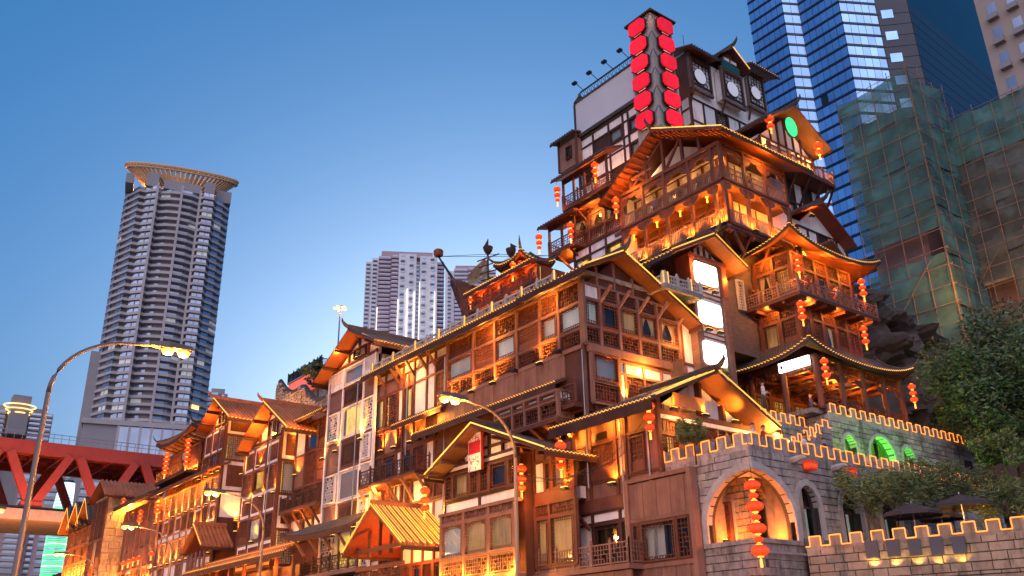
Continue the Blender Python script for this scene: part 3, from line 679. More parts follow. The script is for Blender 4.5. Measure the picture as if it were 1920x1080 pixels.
# ================================================================ long teahouse, upper gallery
LT = thing('teahouse', 'long dark timber teahouse with curtained gallery and stone roof balustrade', 'building', (32.5, 35, 0))
F = FX(LT, 32.5)
part(LT, 'wall', cube('wood_dark'), (37.2, 47.4, 11), 0, (7.6, 23.8, 22)); part(LT, 'roof_terrace', cube('stone'), (37, 47.4, 22.3), 0, (9.2, 25, .25))
ss = F.S([840, 889.5, 929.7, 971, 1015, 1050, 1096], (842.8, 717.3), (1094.4, 617.4))
facade(F, ss, [17.95, 19.05, 20.65, 21.95], ['FFFFFF', 'CdCdCC', 'RRRRRR'], pw=.2, post='wood_pale', frame='wood_mid')
def planks(F, s0, s1, z0, z1, o, mat='wood_pale', step=.36, t=.08):
    n = max(1, int(round((s1-s0)/step))); p = (s1-s0)/n
    for i in range(n): F.box('plank', s0+p*i+.006, s0+p*(i+1)-.006, z0, z1, o-t, o+.008*((i*7) % 3), mat)
planks(F, ss[0]-.8, ss[-1]-1.5, 16.35, 17.75, .3, 'wood_pale'); F.box('beam', ss[0]-.8, ss[-1], 17.72, 17.95, -.1, .34, 'wood_pale')
F.box('wall', ss[0]-.8, ss[-1], 14.2, 17.7, -.4, .2, 'wood_mid')
sA, sB = F.at(800, 770)[0], F.at(1068, 683)[0]
roof_slope(LT, F.pos(sA, 16.35, .3), F.pos(sB, 16.35, .3), F.pos(sA, 15.95, 1.15), F.pos(sB, 15.95, 1.15), fdrop=.35, step=.26)
for px, py, on in ((924, 717, 1), (966, 698, 0), (1012, 680, 1), (1048, 662, 0), (842, 748, 1), (884, 733, 1)):
    a, z = F.at(px, py, .55)
    if on: uplight(F, a, z, .6, 16)
    else: F.put('floodlight', cached('fl', lambda: MB().box(-.2, .2, -.2, .05, 0, .16).box(-.03, .03, 0, .3, .0, .05).mesh('floodlight', 'metal_dark')), a, z, .55)
# lower projecting gallery
g0 = F.S([930, 962, 985, 1012, 1046], (930, 775), (1050, 735), 1.1); zf = 13.95
facade(F, g0, [zf, zf+1.0, 15.5], ['CCCC', 'RRRR'], 1.1, pw=.14, post='wood_pale', frame='wood_mid')
F.box('floor', g0[0]-.1, g0[-1]+.1, zf-.25, zf-.02, 0, 1.3, 'wood_mid'); G2 = FY(LT, -g0[-1]); facade(G2, [31.4, 32.4], [zf, zf+1, 15.5], ['w', 'F'], .0, post='wood_pale')
for i in range(6): a = g0[0]+(g0[-1]-g0[0])*i/5; F.bar('brace', (a, zf-1.0, .1), (a, zf-.25, 1.25), .16, .2, 'wood_mid')
lamp(LT, F.pos(g0[1], zf-1.3, 1.0), 12, (1, .45, .1), .15)
# the set-back balconies between the gallery and the corner
c0, c1 = F.at(1050, 720)[0], F.at(1098, 700)[0]
F.box('floor', c0, c1, 14.35, 14.6, 0, .9, 'wood_mid'); rail(F, c0, c1, 14.6, 1.1, .8); F.box('post', c1-.1, c1+.12, 12.0, 22, -.02, .2, 'wood_pale')
# west part of the long front: white and brown timber frame with balcony
sw = F.S([703, 724, 748, 758, 778, 802, 818, 842], (700, 760), (842, 700))
facade(F, sw, [17.6, 20.2, 21.2, 21.9], ['wwwwwww', 'bbbbwwF', 'YLwYwwe'], pw=.16, post='wood_mid')
facade(F, sw, [15.7, 17.4], ['FbFbkkk'], post='wood_mid'); facade(F, sw, [13.6, 15.6], ['kGwGdwe'], post='wood_mid'); facade(F, sw, [11.7, 13.2], ['wFwFwFF'], post='wood_mid'); facade(F, sw, [8.6, 11.5], ['bdweeww'], post='wood_pale'); facade(F, sw, [4.5, 8.4], ['wdwGwGw'], post='wood_mid')
bq0, bq1 = sw[0]+.1, F.at(806, 852)[0]
F.box('floor', bq0, bq1, 13.3, 13.5, 0, 1.15, 'wood_mid'); rail(F, bq0, bq1, 13.5, 1.1, 1.05, mat='wood_dark')
BR = FY(LT, -bq1); rail(BR, 31.45, 32.45, 13.5, 1.1, .05, mat='wood_red')
for i in range(5): bracket(F, bq0+(bq1-bq0)*i/4, 13.3, 1.05, 1.4, 'wood_pale')
for px, py in ((714, 845), (738, 838), (768, 828), (785, 822)): a, z = F.at(px, py, .3); uplight(F, a, z, .35, 11, spread=80)
roof_slope(LT, F.pos(F.at(752, 790)[0], 17.75, .1), F.pos(sw[-1]+.3, 17.75, .1), F.pos(F.at(752, 790)[0], 17.3, .8), F.pos(sw[-1]+.3, 17.3, .8), fdrop=.25, step=.24)
for s in sw[1:-1]: bracket(F, s, 21.9, .95, 1.2, 'wood_mid')
# main eave and its stone balustrade
roof_slope(LT, F.pos(sw[0]-.6, 23.0, -.9), F.pos(-39.5, 23.0, -.9), F.pos(sw[0]-.6, 22.0, 1.0), F.pos(-39.5, 22.0, 1.0), lining='wood_mid', fdrop=.35, step=.28)
n = 14; b0, b1 = sw[0]+.3, -37.2
def stone_rail(F, s0, s1, z, o, n, h=.85, lit=True):
    pm = cached('srp', lambda: MB().box(-.11, .11, -.11, .11, 0, .85).lathe([(.12, .85), (.14, .92), (.09, 1.02), (.1, 1.1), (.02, 1.22)], 8).mesh('stone_post', 'carved_stone'))
    for i in range(n+1):
        a = s0+(s1-s0)*i/n; p = F.put('stone_post', pm, a, z, o, (1, 1, .75))
        if lit and i % 2 == 0: F.box('light_strip', a+.12, a+.17, z+.05, z+.8, o+.06, o+.13, 'strip_warm')
        if i < n:
            b = s0+(s1-s0)*(i+1)/n; wq = q5(b-a-.24)
            F.put('stone_panel', cached(('spn', wq), lambda: lattice_mb(wq, .42, 'fret', .045, .07).box(0, wq, -.06, .06, -.1, 0).box(0, wq, -.06, .06, .42, .52).mesh('stone_panel', 'carved_stone')), a+.12, z+.12, o)
stone_rail(F, b0, b1, 22.22, .5, n)
F.box('light_strip', b0, b1, 22.28, 22.32, .66, .7, 'strip_warm')
# gabled corner bay
gable_Y(LT, 33.9, 40.2, 34.7, 31.4, 41.0, 23.75, 22.0, 20.6, fdrop=.3, step=.3, rake=(0,), rake_far=(0,), ends=(1, 0), wav=False)
Y = FY(LT, 35.0)
yx = Y.S([1097, 1127, 1163, 1200, 1236, 1276], (1105, 640), (1273, 674))
facade(Y, yx, [17.95, 19.05, 20.7, 21.6], ['wFFFF', 'CGcTT', 'RRRRR'], pw=.18, post='wood_pale', frame='wood_mid')
gable_wall(Y, [(32.5, 21.6), (34.7, 23.5), (40.2, 20.9), (40.2, 20.6), (38, 21.6)], -.05, 'wood_mid', name='gable_board')
for x in (33.3, 34.7, 36.2): Y.box('post', x-.08, x+.08, 21.6, 23.4-abs(x-34.7)*.42, -.05, .1, 'wood_pale')
for x in yx[1:]: Y.bar('brace', (x, 20.6, .1), (x+.25, 21.5, .85), .12, .16, 'wood_pale')
Y.box('wall', 33, 40.4, 14, 17.9, -.6, -.15, 'wood_mid'); Y.box('beam', 32.4, 40.3, 17.5, 17.92, -.1, .2, 'wood_pale')
facade(Y, [32.55, 34.6], [14.6, 15.8, 17.5], ['H', 'R'], .05, pw=.16, post='wood_pale', frame='wood_red')
facade(Y, [34.7, 35.1, 36.6, 38.1, 39.6, 40.2], [14.6, 16.6, 17.3], ['wwwww', 'wFFFw'], .0, pw=.12, post='wood_pale', frame='wood_mid')
facade(Y, [40.2, 41.4], [14, 17.4, 18.2, 21], ['w', 'w', 'w'], .0, pw=.12, post='wood_red')
uplight(Y, 34.9, 14.9, .3, 12, spread=70); uplight(Y, 39, 14.9, .4, 10); lamp(LT, (36.5, 34.2, 17.1), 16, (1, .4, .08), .2); lamp(LT, (39.5, 34.1, 19.4), 9, (1, .5, .15), .2)
lamp(LT, (31.6, 44, 21.3), 10, (1, .42, .1), .2); lamp(LT, (31.6, 38, 21.3), 8, (1, .42, .1), .2); lamp(LT, (31.5, 54, 21.2), 18, (1, .42, .1), .2); lamp(LT, (31.4, 57, 13), 18, (1, .4, .08), .2); lamp(LT, (31.4, 53, 11.2), 16, (1, .5, .08), .2); lamp(LT, (31.3, 50, 17), 14, (1, .5, .1), .2)
# ================================================================ brick pylon with three white light boxes
SP = thing('sign_pylon', 'red brick pylon carrying three blank white light boxes under a small gable', 'pylon', (42.3, 34.6, 12))
pmat('brick', (.24, .115, .085), .85, .3, 4, bump=.6)
def brickify(m):
    nt = MATS[m].node_tree; N = nt.nodes; L = nt.links; b = N['Principled BSDF']; old = b.inputs['Base Color'].links[0].from_socket
    bt = N.new('ShaderNodeTexBrick'); bt.inputs['Scale'].default_value = 1; bt.inputs['Brick Width'].default_value = .32; bt.inputs['Row Height'].default_value = .1; bt.inputs['Mortar Size'].default_value = .012
    bt.inputs['Mortar'].default_value = (.12, .1, .09, 1)
    geo = N.new('ShaderNodeNewGeometry'); sp = N.new('ShaderNodeSeparateXYZ'); cb = N.new('ShaderNodeCombineXYZ'); ad = N.new('ShaderNodeMath')
    L.new(geo.outputs['Position'], sp.inputs[0]); L.new(sp.outputs[0], ad.inputs[0]); L.new(sp.outputs[1], ad.inputs[1]); L.new(ad.outputs[0], cb.inputs[0]); L.new(sp.outputs[2], cb.inputs[1]); L.new(cb.outputs[0], bt.inputs['Vector'])
    sc = N.new('ShaderNodeVectorMath'); sc.operation = 'SCALE'; sc.inputs['Scale'].default_value = .75; L.new(old, sc.inputs[0])
    L.new(old, bt.inputs['Color1']); L.new(sc.outputs[0], bt.inputs['Color2']); L.new(bt.outputs[0], b.inputs['Base Color'])
brickify('brick')
pmat('brick_dark', (.13, .1, .09), .9, .3, 4, bump=.6); brickify('brick_dark')
P = FY(SP, 34.6)
def boxof(F, x0, y0, x1, y1, o=0): a, zt = F.at(x0, y0, o); b, zb = F.at(x1, y1, o); return a, b, zb, zt
bxs = [boxof(P, *q, .25) for q in ((1300, 488, 1346, 540), (1309, 562, 1355, 615), (1318, 637, 1364, 690))]
pl, pr = 41.1, 44.45
P.box('wall', pl+.55, pr-.35, 12, 25.4, -1, -.1, 'plaster')
P.box('pier', pl, pl+.6, 12, 23.2, -1, .18, 'brick'); P.box('pier', pr-.45, pr, 12, 23.2, -1, .18, 'brick'); P.box('pier', pl-.1, pl+.35, 23.2, 25.6, -1, .2, 'wood_red'); P.box('pier', pr-.4, pr+.1, 23.2, 25.6, -1, .2, 'wood_red')
for a, b, zb, zt in bxs:
    n = 8; c = .2; w_, h_ = b-a, zt-zb
    pts = []
    for cx, cz, t0 in ((a+w_-c, zb+h_-c, 0), (a+c, zb+h_-c, 90), (a+c, zb+c, 180), (a+w_-c, zb+c, 270)): pts += [(cx+c*cos(radians(t0+30*i)), cz+c*sin(radians(t0+30*i))) for i in range(4)]
    P.put('light_box', MB().prism(pts, -.2, .1).mesh('light_box', 'sign_white'), 0, 0, .1)
    mid = [((x-(a+b)/2)*1.05+(a+b)/2, (z-(zb+zt)/2)*1.06+(zb+zt)/2) for x, z in pts]; P.put('sign_frame', MB().prism(mid, 0, .2).mesh('sign_frame', 'wood_mid'), 0, 0, .15)
    for k in (1, 2): P.box('beam', pl+.5, pr-.4, zb-.15-.33*k, zb-.08-.33*k, -.1, .0, 'wood_red')
    for f in (.25, .75): uplight(P, a+w_*f, zb-.42, .45, 5)
P.box('beam', pl, pr, 25.4, 25.65, -.2, .25, 'wood_mid')
gable_Y(SP, 33.4, 38.5, 42.6, 38.3, 45.6, 26.9, 24.6, 25.3, step=.3, rake=(0,), rake_far=(0,), ends=(1, 0))
gable_wall(P, [(pl, 25.6), (pr, 25.6), (42.6, 26.7)], -.1, 'plaster')
for i in range(1, 6): x = pl+(pr-pl)*i/6; P.box('post', x-.05, x+.05, 25.6, 26.6-abs(x-42.6)*.6, -.08, .06, 'wood_dark')
lamp(SP, (41, 33.9, 24.6), 6, (1, .45, .08), .1); lamp(SP, (44.9, 34.0, 24.7), 8, (1, .45, .08), .1)
PX = FX(SP, 41.1); PX.box('wall', -38, -35, 22.6, 25.2, -.5, -.02, 'wood_dark')
# stone balcony beside the pylon
a0, z0 = P.at(1205, 520, 1.2); P.box('balcony_floor', 37.6, 41.0, 22.1, 22.4, -2.5, 1.0, 'stone'); stone_rail(P, 37.8, 40.9, 22.4, .9, 3); stone_rail(FX(SP, 37.7), -37.5, -33.8, 22.4, 0, 2)
# potted shrub handled with the plants
# ================================================================ gatehouse with the long yellow eave
GH = thing('gatehouse', 'timber gatehouse with long yellow lit eave and orange glowing gable', 'building', (32.8, 30.7, 0))
F = FX(GH, 32.8); Y = FY(GH, 30.75)
part(GH, 'wall', cube('wood_mid'), (37.1, 34.1, 6.8), 0, (7.4, 5.6, 13.4))
s0, s1 = -37.0, -30.75
xs = F.S([1082, 1110, 1160, 1178, 1240], (1082, 930), (1240, 860))
z0, z1 = 9.4, 13.9
F.box('wall', -37.6, s1, 8.9, 14.0, -.5, -.14, 'wood_pale')
facade(F, xs, [z0, 10.3, 12.4, 13.6], ['bbbb', 'beb.', 'bbbb'], pw=.18, post='wood_mid', frame='wood_mid')
a, b, zb, zt = boxof(F, 1180, 820, 1212, 882, .1); window(F, a, b, zb, zt, 'door', 'dark', 'wood_mid', .05); F.box('wood_panel', xs[3]+.05, a, 10.3, 12.4, -.1, .03, 'wood_pale'); F.box('wood_panel', b, xs[4], 10.3, 12.4, -.1, .03, 'wood_pale')
F.box('louvre', F.at(1112, 850)[0], F.at(1140, 840)[0], 12.5, 12.9, .0, .06, 'metal_dark')
F.box('fret_band', xs[0], xs[3], 8.8, 9.35, -.1, .12, 'wood_mid'); planks(F, -37.4, xs[0], 9.4, 13.6, .0, 'wood_pale', .3)
a, z = F.at(1147, 905, .4); uplight(F, a, z, .4, 16); lamp(GH, F.pos(xs[0]+.4, 13.0, .8), 14, (1, .42, .08), .15); lamp(GH, F.pos(-33.6, 13.1, .7), 8, (1, .42, .08), .15)
# plaster storey below with shop window and balcony
facade(F, xs, [6.0, 8.2, 8.75], ['wwww', 'wGGw'], pw=.14, post='wood_dark'); F.box('wall', -37.6, s1, 4, 6.0, -.5, .0, 'wood_mid')
for k in range(3): x = xs[0]-.3-.45*k; part(GH, 'column', cached('colr', lambda: MB().lathe([(.42, 0), (.42, 3.6)], 18).mesh('column', 'wood_pale', True)), F.pos(x, 5.3, -.1)) if k == 1 else None
rl0, rl1 = F.at(982, 1040, 1.2)[0], F.at(1182, 1040, 1.2)[0]
F.box('floor', rl0, rl1, 5.65, 5.9, -.1, 1.35, 'wood_pale'); rail(F, rl0, rl1, 5.9, 1.05, 1.2, mat='wood_pale'); planks(F, rl0, rl1, 3.0, 5.6, 1.2, 'wood_pale', .4)
BR = FY(GH, -rl1); rail(BR, 31.6, 32.7, 5.9, 1.05, 0, mat='wood_pale')
F.bar('brace', (xs[0]+.25, 8.7, .2), (xs[1]+.2, 7.9, .5), .14, .2, 'wood_mid')
# roof: ridge along Y, gable to the castle terrace
gable_Y(GH, 29.4, 37.2, 36.4, 31.2, 41.3, 15.6, 13.35, 13.2, fdrop=.5, step=.27, rake=(), ends=(1, 0), strip='both', wav=True, rake_far=(0,))
for k in range(4): part(GH, 'light_strip', MB().tube([(0, 0, 0), (-4.6+.2*k, 0, -2.02+.08*k)], .035, 5).mesh('light_strip', 'strip_warm'), (36.2, 29.45+.0+.45*k, 15.62))
gable_wall(Y, [(33, 13.4), (40.2, 13.4), (36.4, 15.4)], -.3, 'plaster', .2)
for x in (33.4, 34.6, 36.4, 38.2, 39.6): Y.box('post', x-.1, x+.1, 10.3, 15.3-abs(x-36.4)*.55, -.3, .05, 'wood_mid')
Y.box('beam', 32.8, 40.2, 13.1, 13.4, -.2, .1, 'wood_mid')
facade(Y, [32.9, 34.4, 35.9, 37.4, 38.9, 40.1], [10.3, 12.2, 12.9], ['FFFFF', 'eeddd'], .0, pw=.14, post='wood_mid', frame='wood_red')
Y.box('lintel', 32.9, 40.1, 12.9, 13.1, 0, .12, 'plaster')
a, b, zb, zt = boxof(Y, 1262, 735, 1322, 772, .3); Y.box('name_board', a, b, zb, zt, .2, .32, 'wood_pale')
for x in (33.8, 36.2, 38.6): uplight(Y, x, 13.45, .4, 8)
lamp(GH, (40.9, 29.8, 12.75), 30, (1, .5, .12), .1); part(GH, 'floodlight', cached('fl2', lambda: MB().lathe([(.03, .1), (.16, .05), (.17, -.04), (.05, -.06)], 10).mesh('floodlight', 'lamp_hot')), (41.2, 29.7, 12.9))
lamp(GH, (34.5, 29.9, 12.7), 8, (1, .45, .1), .1)
# shop front panel in front of the castle wall
SH = thing('shop_front', 'pale timber shop front with wide fretted window beside castle arch', 'shop', (32.6, 30, 0)); F = FX(SH, 32.55)
q0, q1 = F.at(1176, 905)[0], F.at(1293, 878)[0]
F.box('wall', q0, q1, 0, 5.7, -.4, .0, 'wood_pale'); planks(F, q0+.12, q1-.12, 8.0, 9.75, .02, 'wood_pale', .3); planks(F, q0+.12, q1-.12, 2.8, 5.7, .04, 'wood_pale', .3)
for s in (q0, q1): F.box('post', s-.13, s+.13, 0, 10.0, -.3, .16, 'wood_pale')
for z in (9.9, 7.95, 5.75): F.box('beam', q0, q1, z-.1, z+.1, -.2, .12, 'wood_pale')
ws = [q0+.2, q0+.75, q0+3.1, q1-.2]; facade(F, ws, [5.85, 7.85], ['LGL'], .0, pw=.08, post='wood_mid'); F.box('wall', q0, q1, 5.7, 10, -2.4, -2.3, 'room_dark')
lamp(SH, F.pos(q0+1.1, 7.5, -1.0), 2.0, (1, .5, .2), .1)
TL = thing('table_lamp', 'small lamp with red shade glowing behind the shop front window', 'lamp', F.pos(q0+2.5, 5.9, -.7)); link('shade', MB().lathe([(.2, 0), (.1, .26)], 14).mesh('shade', 'lantern_red'), TL, (0, 0, .3)); link('stem', MB().lathe([(.1, 0), (.03, .03), (.03, .3)], 10).mesh('stem', 'wood_red'), TL)
# ================================================================ front gable with the seal sign
FG = thing('front_gable_house', 'timber gable house with maroon seal sign and lattice balustraded gallery', 'building', (30.5, 45, 0))
F = FX(FG, 30.5)
xs = F.S([836, 890, 925, 972], (836, 930), (972, 890)); a0, a1 = xs[0], xs[-1]
part(FG, 'wall', cube('wood_mid'), (32.1, -(a0+a1)/2, 6.3), 0, (2.2, a1-a0-.2, 12.4))
w6 = [a0, a0+(a1-a0)*.12, a0+(a1-a0)*.36, (a0+a1)/2, a0+(a1-a0)*.64, a0+(a1-a0)*.88, a1]
facade(F, [a0, (a0+a1)/2, a1], [9.85, 10.5], ['ww'], pw=.14, post='wood_dark'); facade(F, w6, [10.55, 12.2], ['LcLLGL'], pw=.1, post='wood_mid'); facade(F, [a0, (a0+a1)/2, a1], [12.25, 12.62], ['ww'], pw=.14, post='wood_dark')
apz = 14.3; sc = -41.8; yc = 41.8
gable_wall(F, [(a0, 12.6), (a1, 12.6), (a1, 13.05), (sc, 14.05), (a0-.02, 12.63)], -.12, 'plaster')
for x in (sc-2.6, sc-1.2, sc, sc+1.3): F.box('post', x-.07, x+.07, 12.6, apz-.3-abs(x-sc)*.42, -.1, .06, 'wood_dark')
F.box('beam', sc-2.4, sc+2.4, 13.12, 13.25, -.1, .06, 'wood_dark')
gable_X(FG, 29.2, 33.4, yc, yc-6.6, yc+4.9, apz, 11.65, 12.1, step=.27, fdrop=.25, rake=(0,), rake_far=(0,), ends=(0, 0), wav=True)
for k in (1, 2, 3):
    for e, dz, sg in ((6.6, 2.65, 1), (4.9, 2.2, -1)): F.box('purlin', sc+sg*e*k/3.3-.09, sc+sg*e*k/3.3+.09, apz-.38-dz*k/3.3, apz-.2-dz*k/3.3, -.2, 1.25, 'wood_dark')
a, b, zb, zt = boxof(F, 880, 817, 904, 879, .5)
sg = F.put('hanging_sign', MB().box(a, b, -.08, .08, zb, zt).mesh('hanging_sign', 'sign_panel'), 0, 0, .5)
w_, h_ = b-a, zt-zb; mm = MB().box(a+.06, b-.06, -.1, -.082, zb+h_*.45, zt-h_*.22)
R = random.Random(3)
for i in range(26):
    x, z = a+.1+R.random()*(w_-.35), (zb+.1+R.random()*h_*.34 if i < 16 else zt-.1-R.random()*h_*.16); mm.box(x, x+R.uniform(.05, .25), -.1, -.082, z-.02, z+.02) if i % 2 else mm.box(x, x+.04, -.1, -.082, z-.12, z+.06)
link('sign_print', mm.mesh('sign_print', 'sign_maroon'), sg)
link('sign_edge', MB().box(b+.001, b+.03, -.1, .1, zb, zt).mesh('sign_edge', 'red_paint'), sg)
# gallery below
facade(F, [a0, a0+(a1-a0)/3, a0+2*(a1-a0)/3, a1], [6.0, 7.15, 9.2, 9.75], ['FFF', 'Ccc', 'RRR'], .25, pw=.18, post='wood_pale', frame='wood_pale')
F.box('floor', a0-.2, a1+.2, 5.7, 5.95, -.2, .5, 'wood_pale'); planks(F, a0-.1, a1+.1, 2.5, 5.7, .2, 'wood_mid', .4); F.box('beam', a0-.2, a1+.2, 9.68, 9.86, -.1, .4, 'wood_pale')
for x_ in (a0, a0+(a1-a0)/3, a0+2*(a1-a0)/3): spandrel(F, x_+.1, x_+(a1-a0)/3-.1, 9.15, .3, d=.45)
for x in (a0+.3, a0+(a1-a0)/3, a0+2*(a1-a0)/3, a1-.2): lamp(FG, F.pos(x, 6.15, .75), 9, (1, .5, .08), .08)
lamp(FG, F.pos(a0-.7, 10.3, .3), 14, (1, .55, .08), .12); lamp(FG, F.pos(a1+1.2, 10, .6), 8, (1, .5, .08), .12); lamp(FG, F.pos(sc, 12.2, 1.6), 5, (1, .5, .15), .15)
SF = FX(FG, 31.6); n0, n1 = a1+.1, a1+3.6
facade(SF, [n0, n0+.9, n0+1.5, n0+2.6, n0+3.3], [10.1, 11.8, 12.6], ['bbbb', 'wLcL'], .0, post='wood_mid'); SF.box('fret_band', n0, n0+3.3, 9.55, 10.05, -.1, .1, 'wood_mid'); facade(SF, [n0, n0+1.2, n0+3.3], [6.2, 8.8, 9.5], ['FF', 'cc'], .0, post='wood_mid'); SF.box('wall', n0, n0+3.4, 3, 6.2, -.4, .0, 'wood_pale'); uplight(SF, n0+2.9, 10.05, .4, 14)
# ================================================================ gate porch
GP = thing('gate_porch', 'open timber gate porch with glowing tile rows and carved columns', 'porch', (28.8, 49.5, 0))
F = FX(GP, 28.8)
k0, k1 = F.at(664, 1060)[0], F.at(760, 1045)[0]; apz = F.at(694, 948, .9)[1]; sc = F.at(694, 948, .9)[0]; yc = -sc
zsp = apz-2.35
gable_X(GP, 27.9, 32.2, yc, yc-3.9, yc+3.4, apz, apz-2.75, apz-2.6, step=.34, fdrop=.22, rake=(0,), rake_far=(0,), ends=(0, 0), strip=None, roll_strip=False, single=True, lining='wood_red', mat='tile_lit')
PT = lambda u, v: Vector((27.9, yc, apz)).lerp(Vector((32.2, yc, apz)), u).lerp(Vector((27.9, yc-3.9, apz-2.75)).lerp(Vector((32.2, yc-3.9, apz-2.75)), u), v)
for i in range(9):
    u0, u1 = (i+.3)/9, (i+.7)/9; wpart(GP, 'light_strip', MB().tube([p+Vector((0, 0, .17)) for p in (PT(u0, .03), PT(u0, .96), PT((u0+u1)/2, 1), PT(u1, .96), PT(u1, .03))], .03, 4), 'strip_warm')
for s in [sc+(i-2)*1.35 for i in range(5)]:
    part(GP, 'column', cached('pcol', lambda: MB().lathe([(.2, 0), (.15, .3), (.14, 5.9)], 12).mesh('column', 'wood_mid', True)), F.pos(s, .1, .1)); F.box('strut', s-.07, s+.07, zsp-.6, apz-.35-abs(s-sc)*.72, 0, .16, 'wood_dark')
for z in (zsp-.2, zsp-1.3): F.box('beam', sc-2.9, sc+2.9, z-.12, z+.12, .0, .2, 'wood_mid')
facade(F, [sc+(i-2)*1.35 for i in range(5)], [4.4, 5.5, zsp-2.1, zsp-1.4], ['FFFF', '....', 'RRRR'], .1, posts=False, post='wood_mid')
part(GP, 'floor', cube('wood_mid'), (30.4, yc, 4.25), 0, (3.4, 6, .25)); part(GP, 'wall', cube('wood_dark'), (30.6, yc, 2.2), 0, (2.6, 5.6, 3.9))
FB = FX(GP, 31.9); facade(FB, [sc-2.6+i*1.3 for i in range(5)], [4.4, 7.6, 9.2], ['wwww', 'VGVG'], 0, post='wood_mid')
lamp(GP, (30.2, yc, 8.0), 26, (1, .3, .08), .2); lamp(GP, (28.3, yc-1, 4.9), 10, (1, .45, .08), .1); lamp(GP, (28.3, yc+1.5, 4.9), 8, (1, .45, .08), .1)
# low wing roof to the west of the porch
WR = thing('side_wing', 'low dark roofed wing with upturned corner beside the gate porch', 'building', (29.5, 57, 0)); F = FX(WR, 30.6)
w0, w1 = F.at(560, 1010)[0], F.at(665, 985)[0]; zr = F.at(660, 975, .8)[1]
part(WR, 'wall', cube('wood_mid'), (32, -(w0+w1)/2, 3.2), 0, (2.6, abs(w1-w0), 6.4))
roof_slope(WR, F.pos(w0, zr+.7, -.6), F.pos(w1+1.5, zr+.7, -.6), F.pos(w0-.8, zr-.4, 1.2), F.pos(w1+1.5, zr-.4, 1.2), curl=(.7, 0), fdrop=.3, strip=None)
facade(F, [w0+(w1-w0)*i/5 for i in range(6)], [3.2, 5.4, 6.9], ['wwwww', 'wXcGb'], 0, post='wood_mid')
for i in range(4): bracket(F, w0+(w1-w0)*(i+.5)/4, zr-.3, .9, 1.2, 'wood_pale')
lamp(WR, F.pos(w0+1, 5.5, 1.0), 10, (1, .4, .08), .15); lamp(WR, F.pos(w1-1.5, 4.2, 1.0), 14, (1, .45, .08), .12)
# ================================================================ tall gable house
def tall_gable(name, label, X, pxl, pxr, yref, apx, apy, depth, rows, zs, cells, roofk, post='wood_grey', over=1.3, side=None):
    """a house whose gable end looks over the road"""
    B = thing(name, label, 'building', (X, 0, 0)); F = FX(B, X)
    a0, a1 = F.at(pxl, yref)[0], F.at(pxr, yref)[0]; B.location = (X, -(a0+a1)/2, 0)
    sc, za = F.at(apx, apy, over); n = len(cells[0]); ss = [a0+(a1-a0)*f for f in rows]
    part(B, 'wall', cube('plaster'), (X+.25+depth/2, -(a0+a1)/2, zs[-1]/2), 0, (depth-.5, abs(a1-a0)-.1, zs[-1]))
    facade(F, ss, zs, cells, post='plaster' if post == 'white' else post, beam='wood_grey', pw=.16)
    sl = roofk.get('pitch', .78); hw0, hw1 = sc-a0, a1-sc
    gable_wall(F, [(a0, zs[-1]), (a1, zs[-1]), (a1, max(zs[-1]+.02, za-.2-hw1*sl)), (sc, za-.25), (a0, max(zs[-1]+.02, za-.2-hw0*sl))], -.15, 'plaster', .2)
    for f in (.2, .4, .62, .82): x = a0+(a1-a0)*f; F.box('post', x-.07, x+.07, zs[-1], za-.3-abs(x-sc)*sl, -.1, .06, 'wood_mid')
    for k in (.35, .7): h = max(hw0, hw1)*k; F.box('beam', max(a0, sc-h), min(a1, sc+h), za-.35-h*sl-.08, za-.35-h*sl+.08, -.1, .05, 'wood_mid')
    window(F, sc-1.0, sc+1.0, zs[-1]+.35, max(zs[-1]+1.1, za-1.35), 'cross', 'frosted', 'wood_dark', .06, deep=.02)
    el, er = roofk.get('eave', (hw0+.9, hw1+.9)); yc = -sc
    gable_X(B, X-over, X+depth, yc, yc-er, yc+el, za, za-er*sl, za-el*sl, step=roofk.get('step', .3), fdrop=.28, rake=roofk.get('rake', ()), ends=(1, 0), mat=roofk.get('mat', 'tile'), lining='wood_red', wav=True)
    for k in (.33, .66, .97):
        for e, sg in ((el, -1), (er, 1)):
            x = sc+sg*e*k; F.box('purlin', x-.09, x+.09, za-.38-e*k*sl, za-.2-e*k*sl, -.3, over, 'wood_dark')
    lamp(B, (X+depth*.3, yc-er-.9, za-er*sl+.9), 10, (1, .45, .06), .15); lamp(B, (X-over+.4, yc-er-.5, za-er*sl+.8), 6, (1, .45, .06), .15)
    return B, F, ss, za, sc, yc
TG, F, ss, za, sc, yc = tall_gable('gable_house', 'tall grey timber gable house with white posts next to the teahouse', 32.2, 617, 703, 760, 652, 617, 7.5, [0, .33, .77, 1.0],
    [7.2, 8.0, 10.8, 13.0, 15.6, 17.9, 20.6, 22.2, 23.9], ['dHd', 'bob', 'WYL', 'boW', 'WHV', 'boW', 'WYL', 'boW'], dict(mat='tile', pitch=.5, eave=(6.0, 4.4)), post='white')
for f, z in ((0, 17.0), (.28, 17.2), (.8, 17.4), (.33, 10.7), (.77, 10.9), (1, 10.9)): uplight(F, ss[0]+(ss[-1]-ss[0])*f, z, .35, 9, spread=70)
GY = FY(TG, -ss[-1]-.0); ac_unit(GY, 34.6, 23.3); GY.box('window', 36.2, 37.2, 23.2, 24.2, 0, .05, 'room_dark')
lamp(TG, F.pos(sc-2.2, 25.0, 1.0), 14, (1, .38, .06), .2); lamp(TG, F.pos(sc+2.0, 25.3, 1.0), 6, (1, .38, .06), .2); F.box('floor', ss[0], ss[-1]+.6, 7.6, 7.9, 0, 1.3, 'wood_grey'); rail(F, ss[0], ss[-1]+.6, 7.9, 1.1, 1.2, mat='wood_dark')
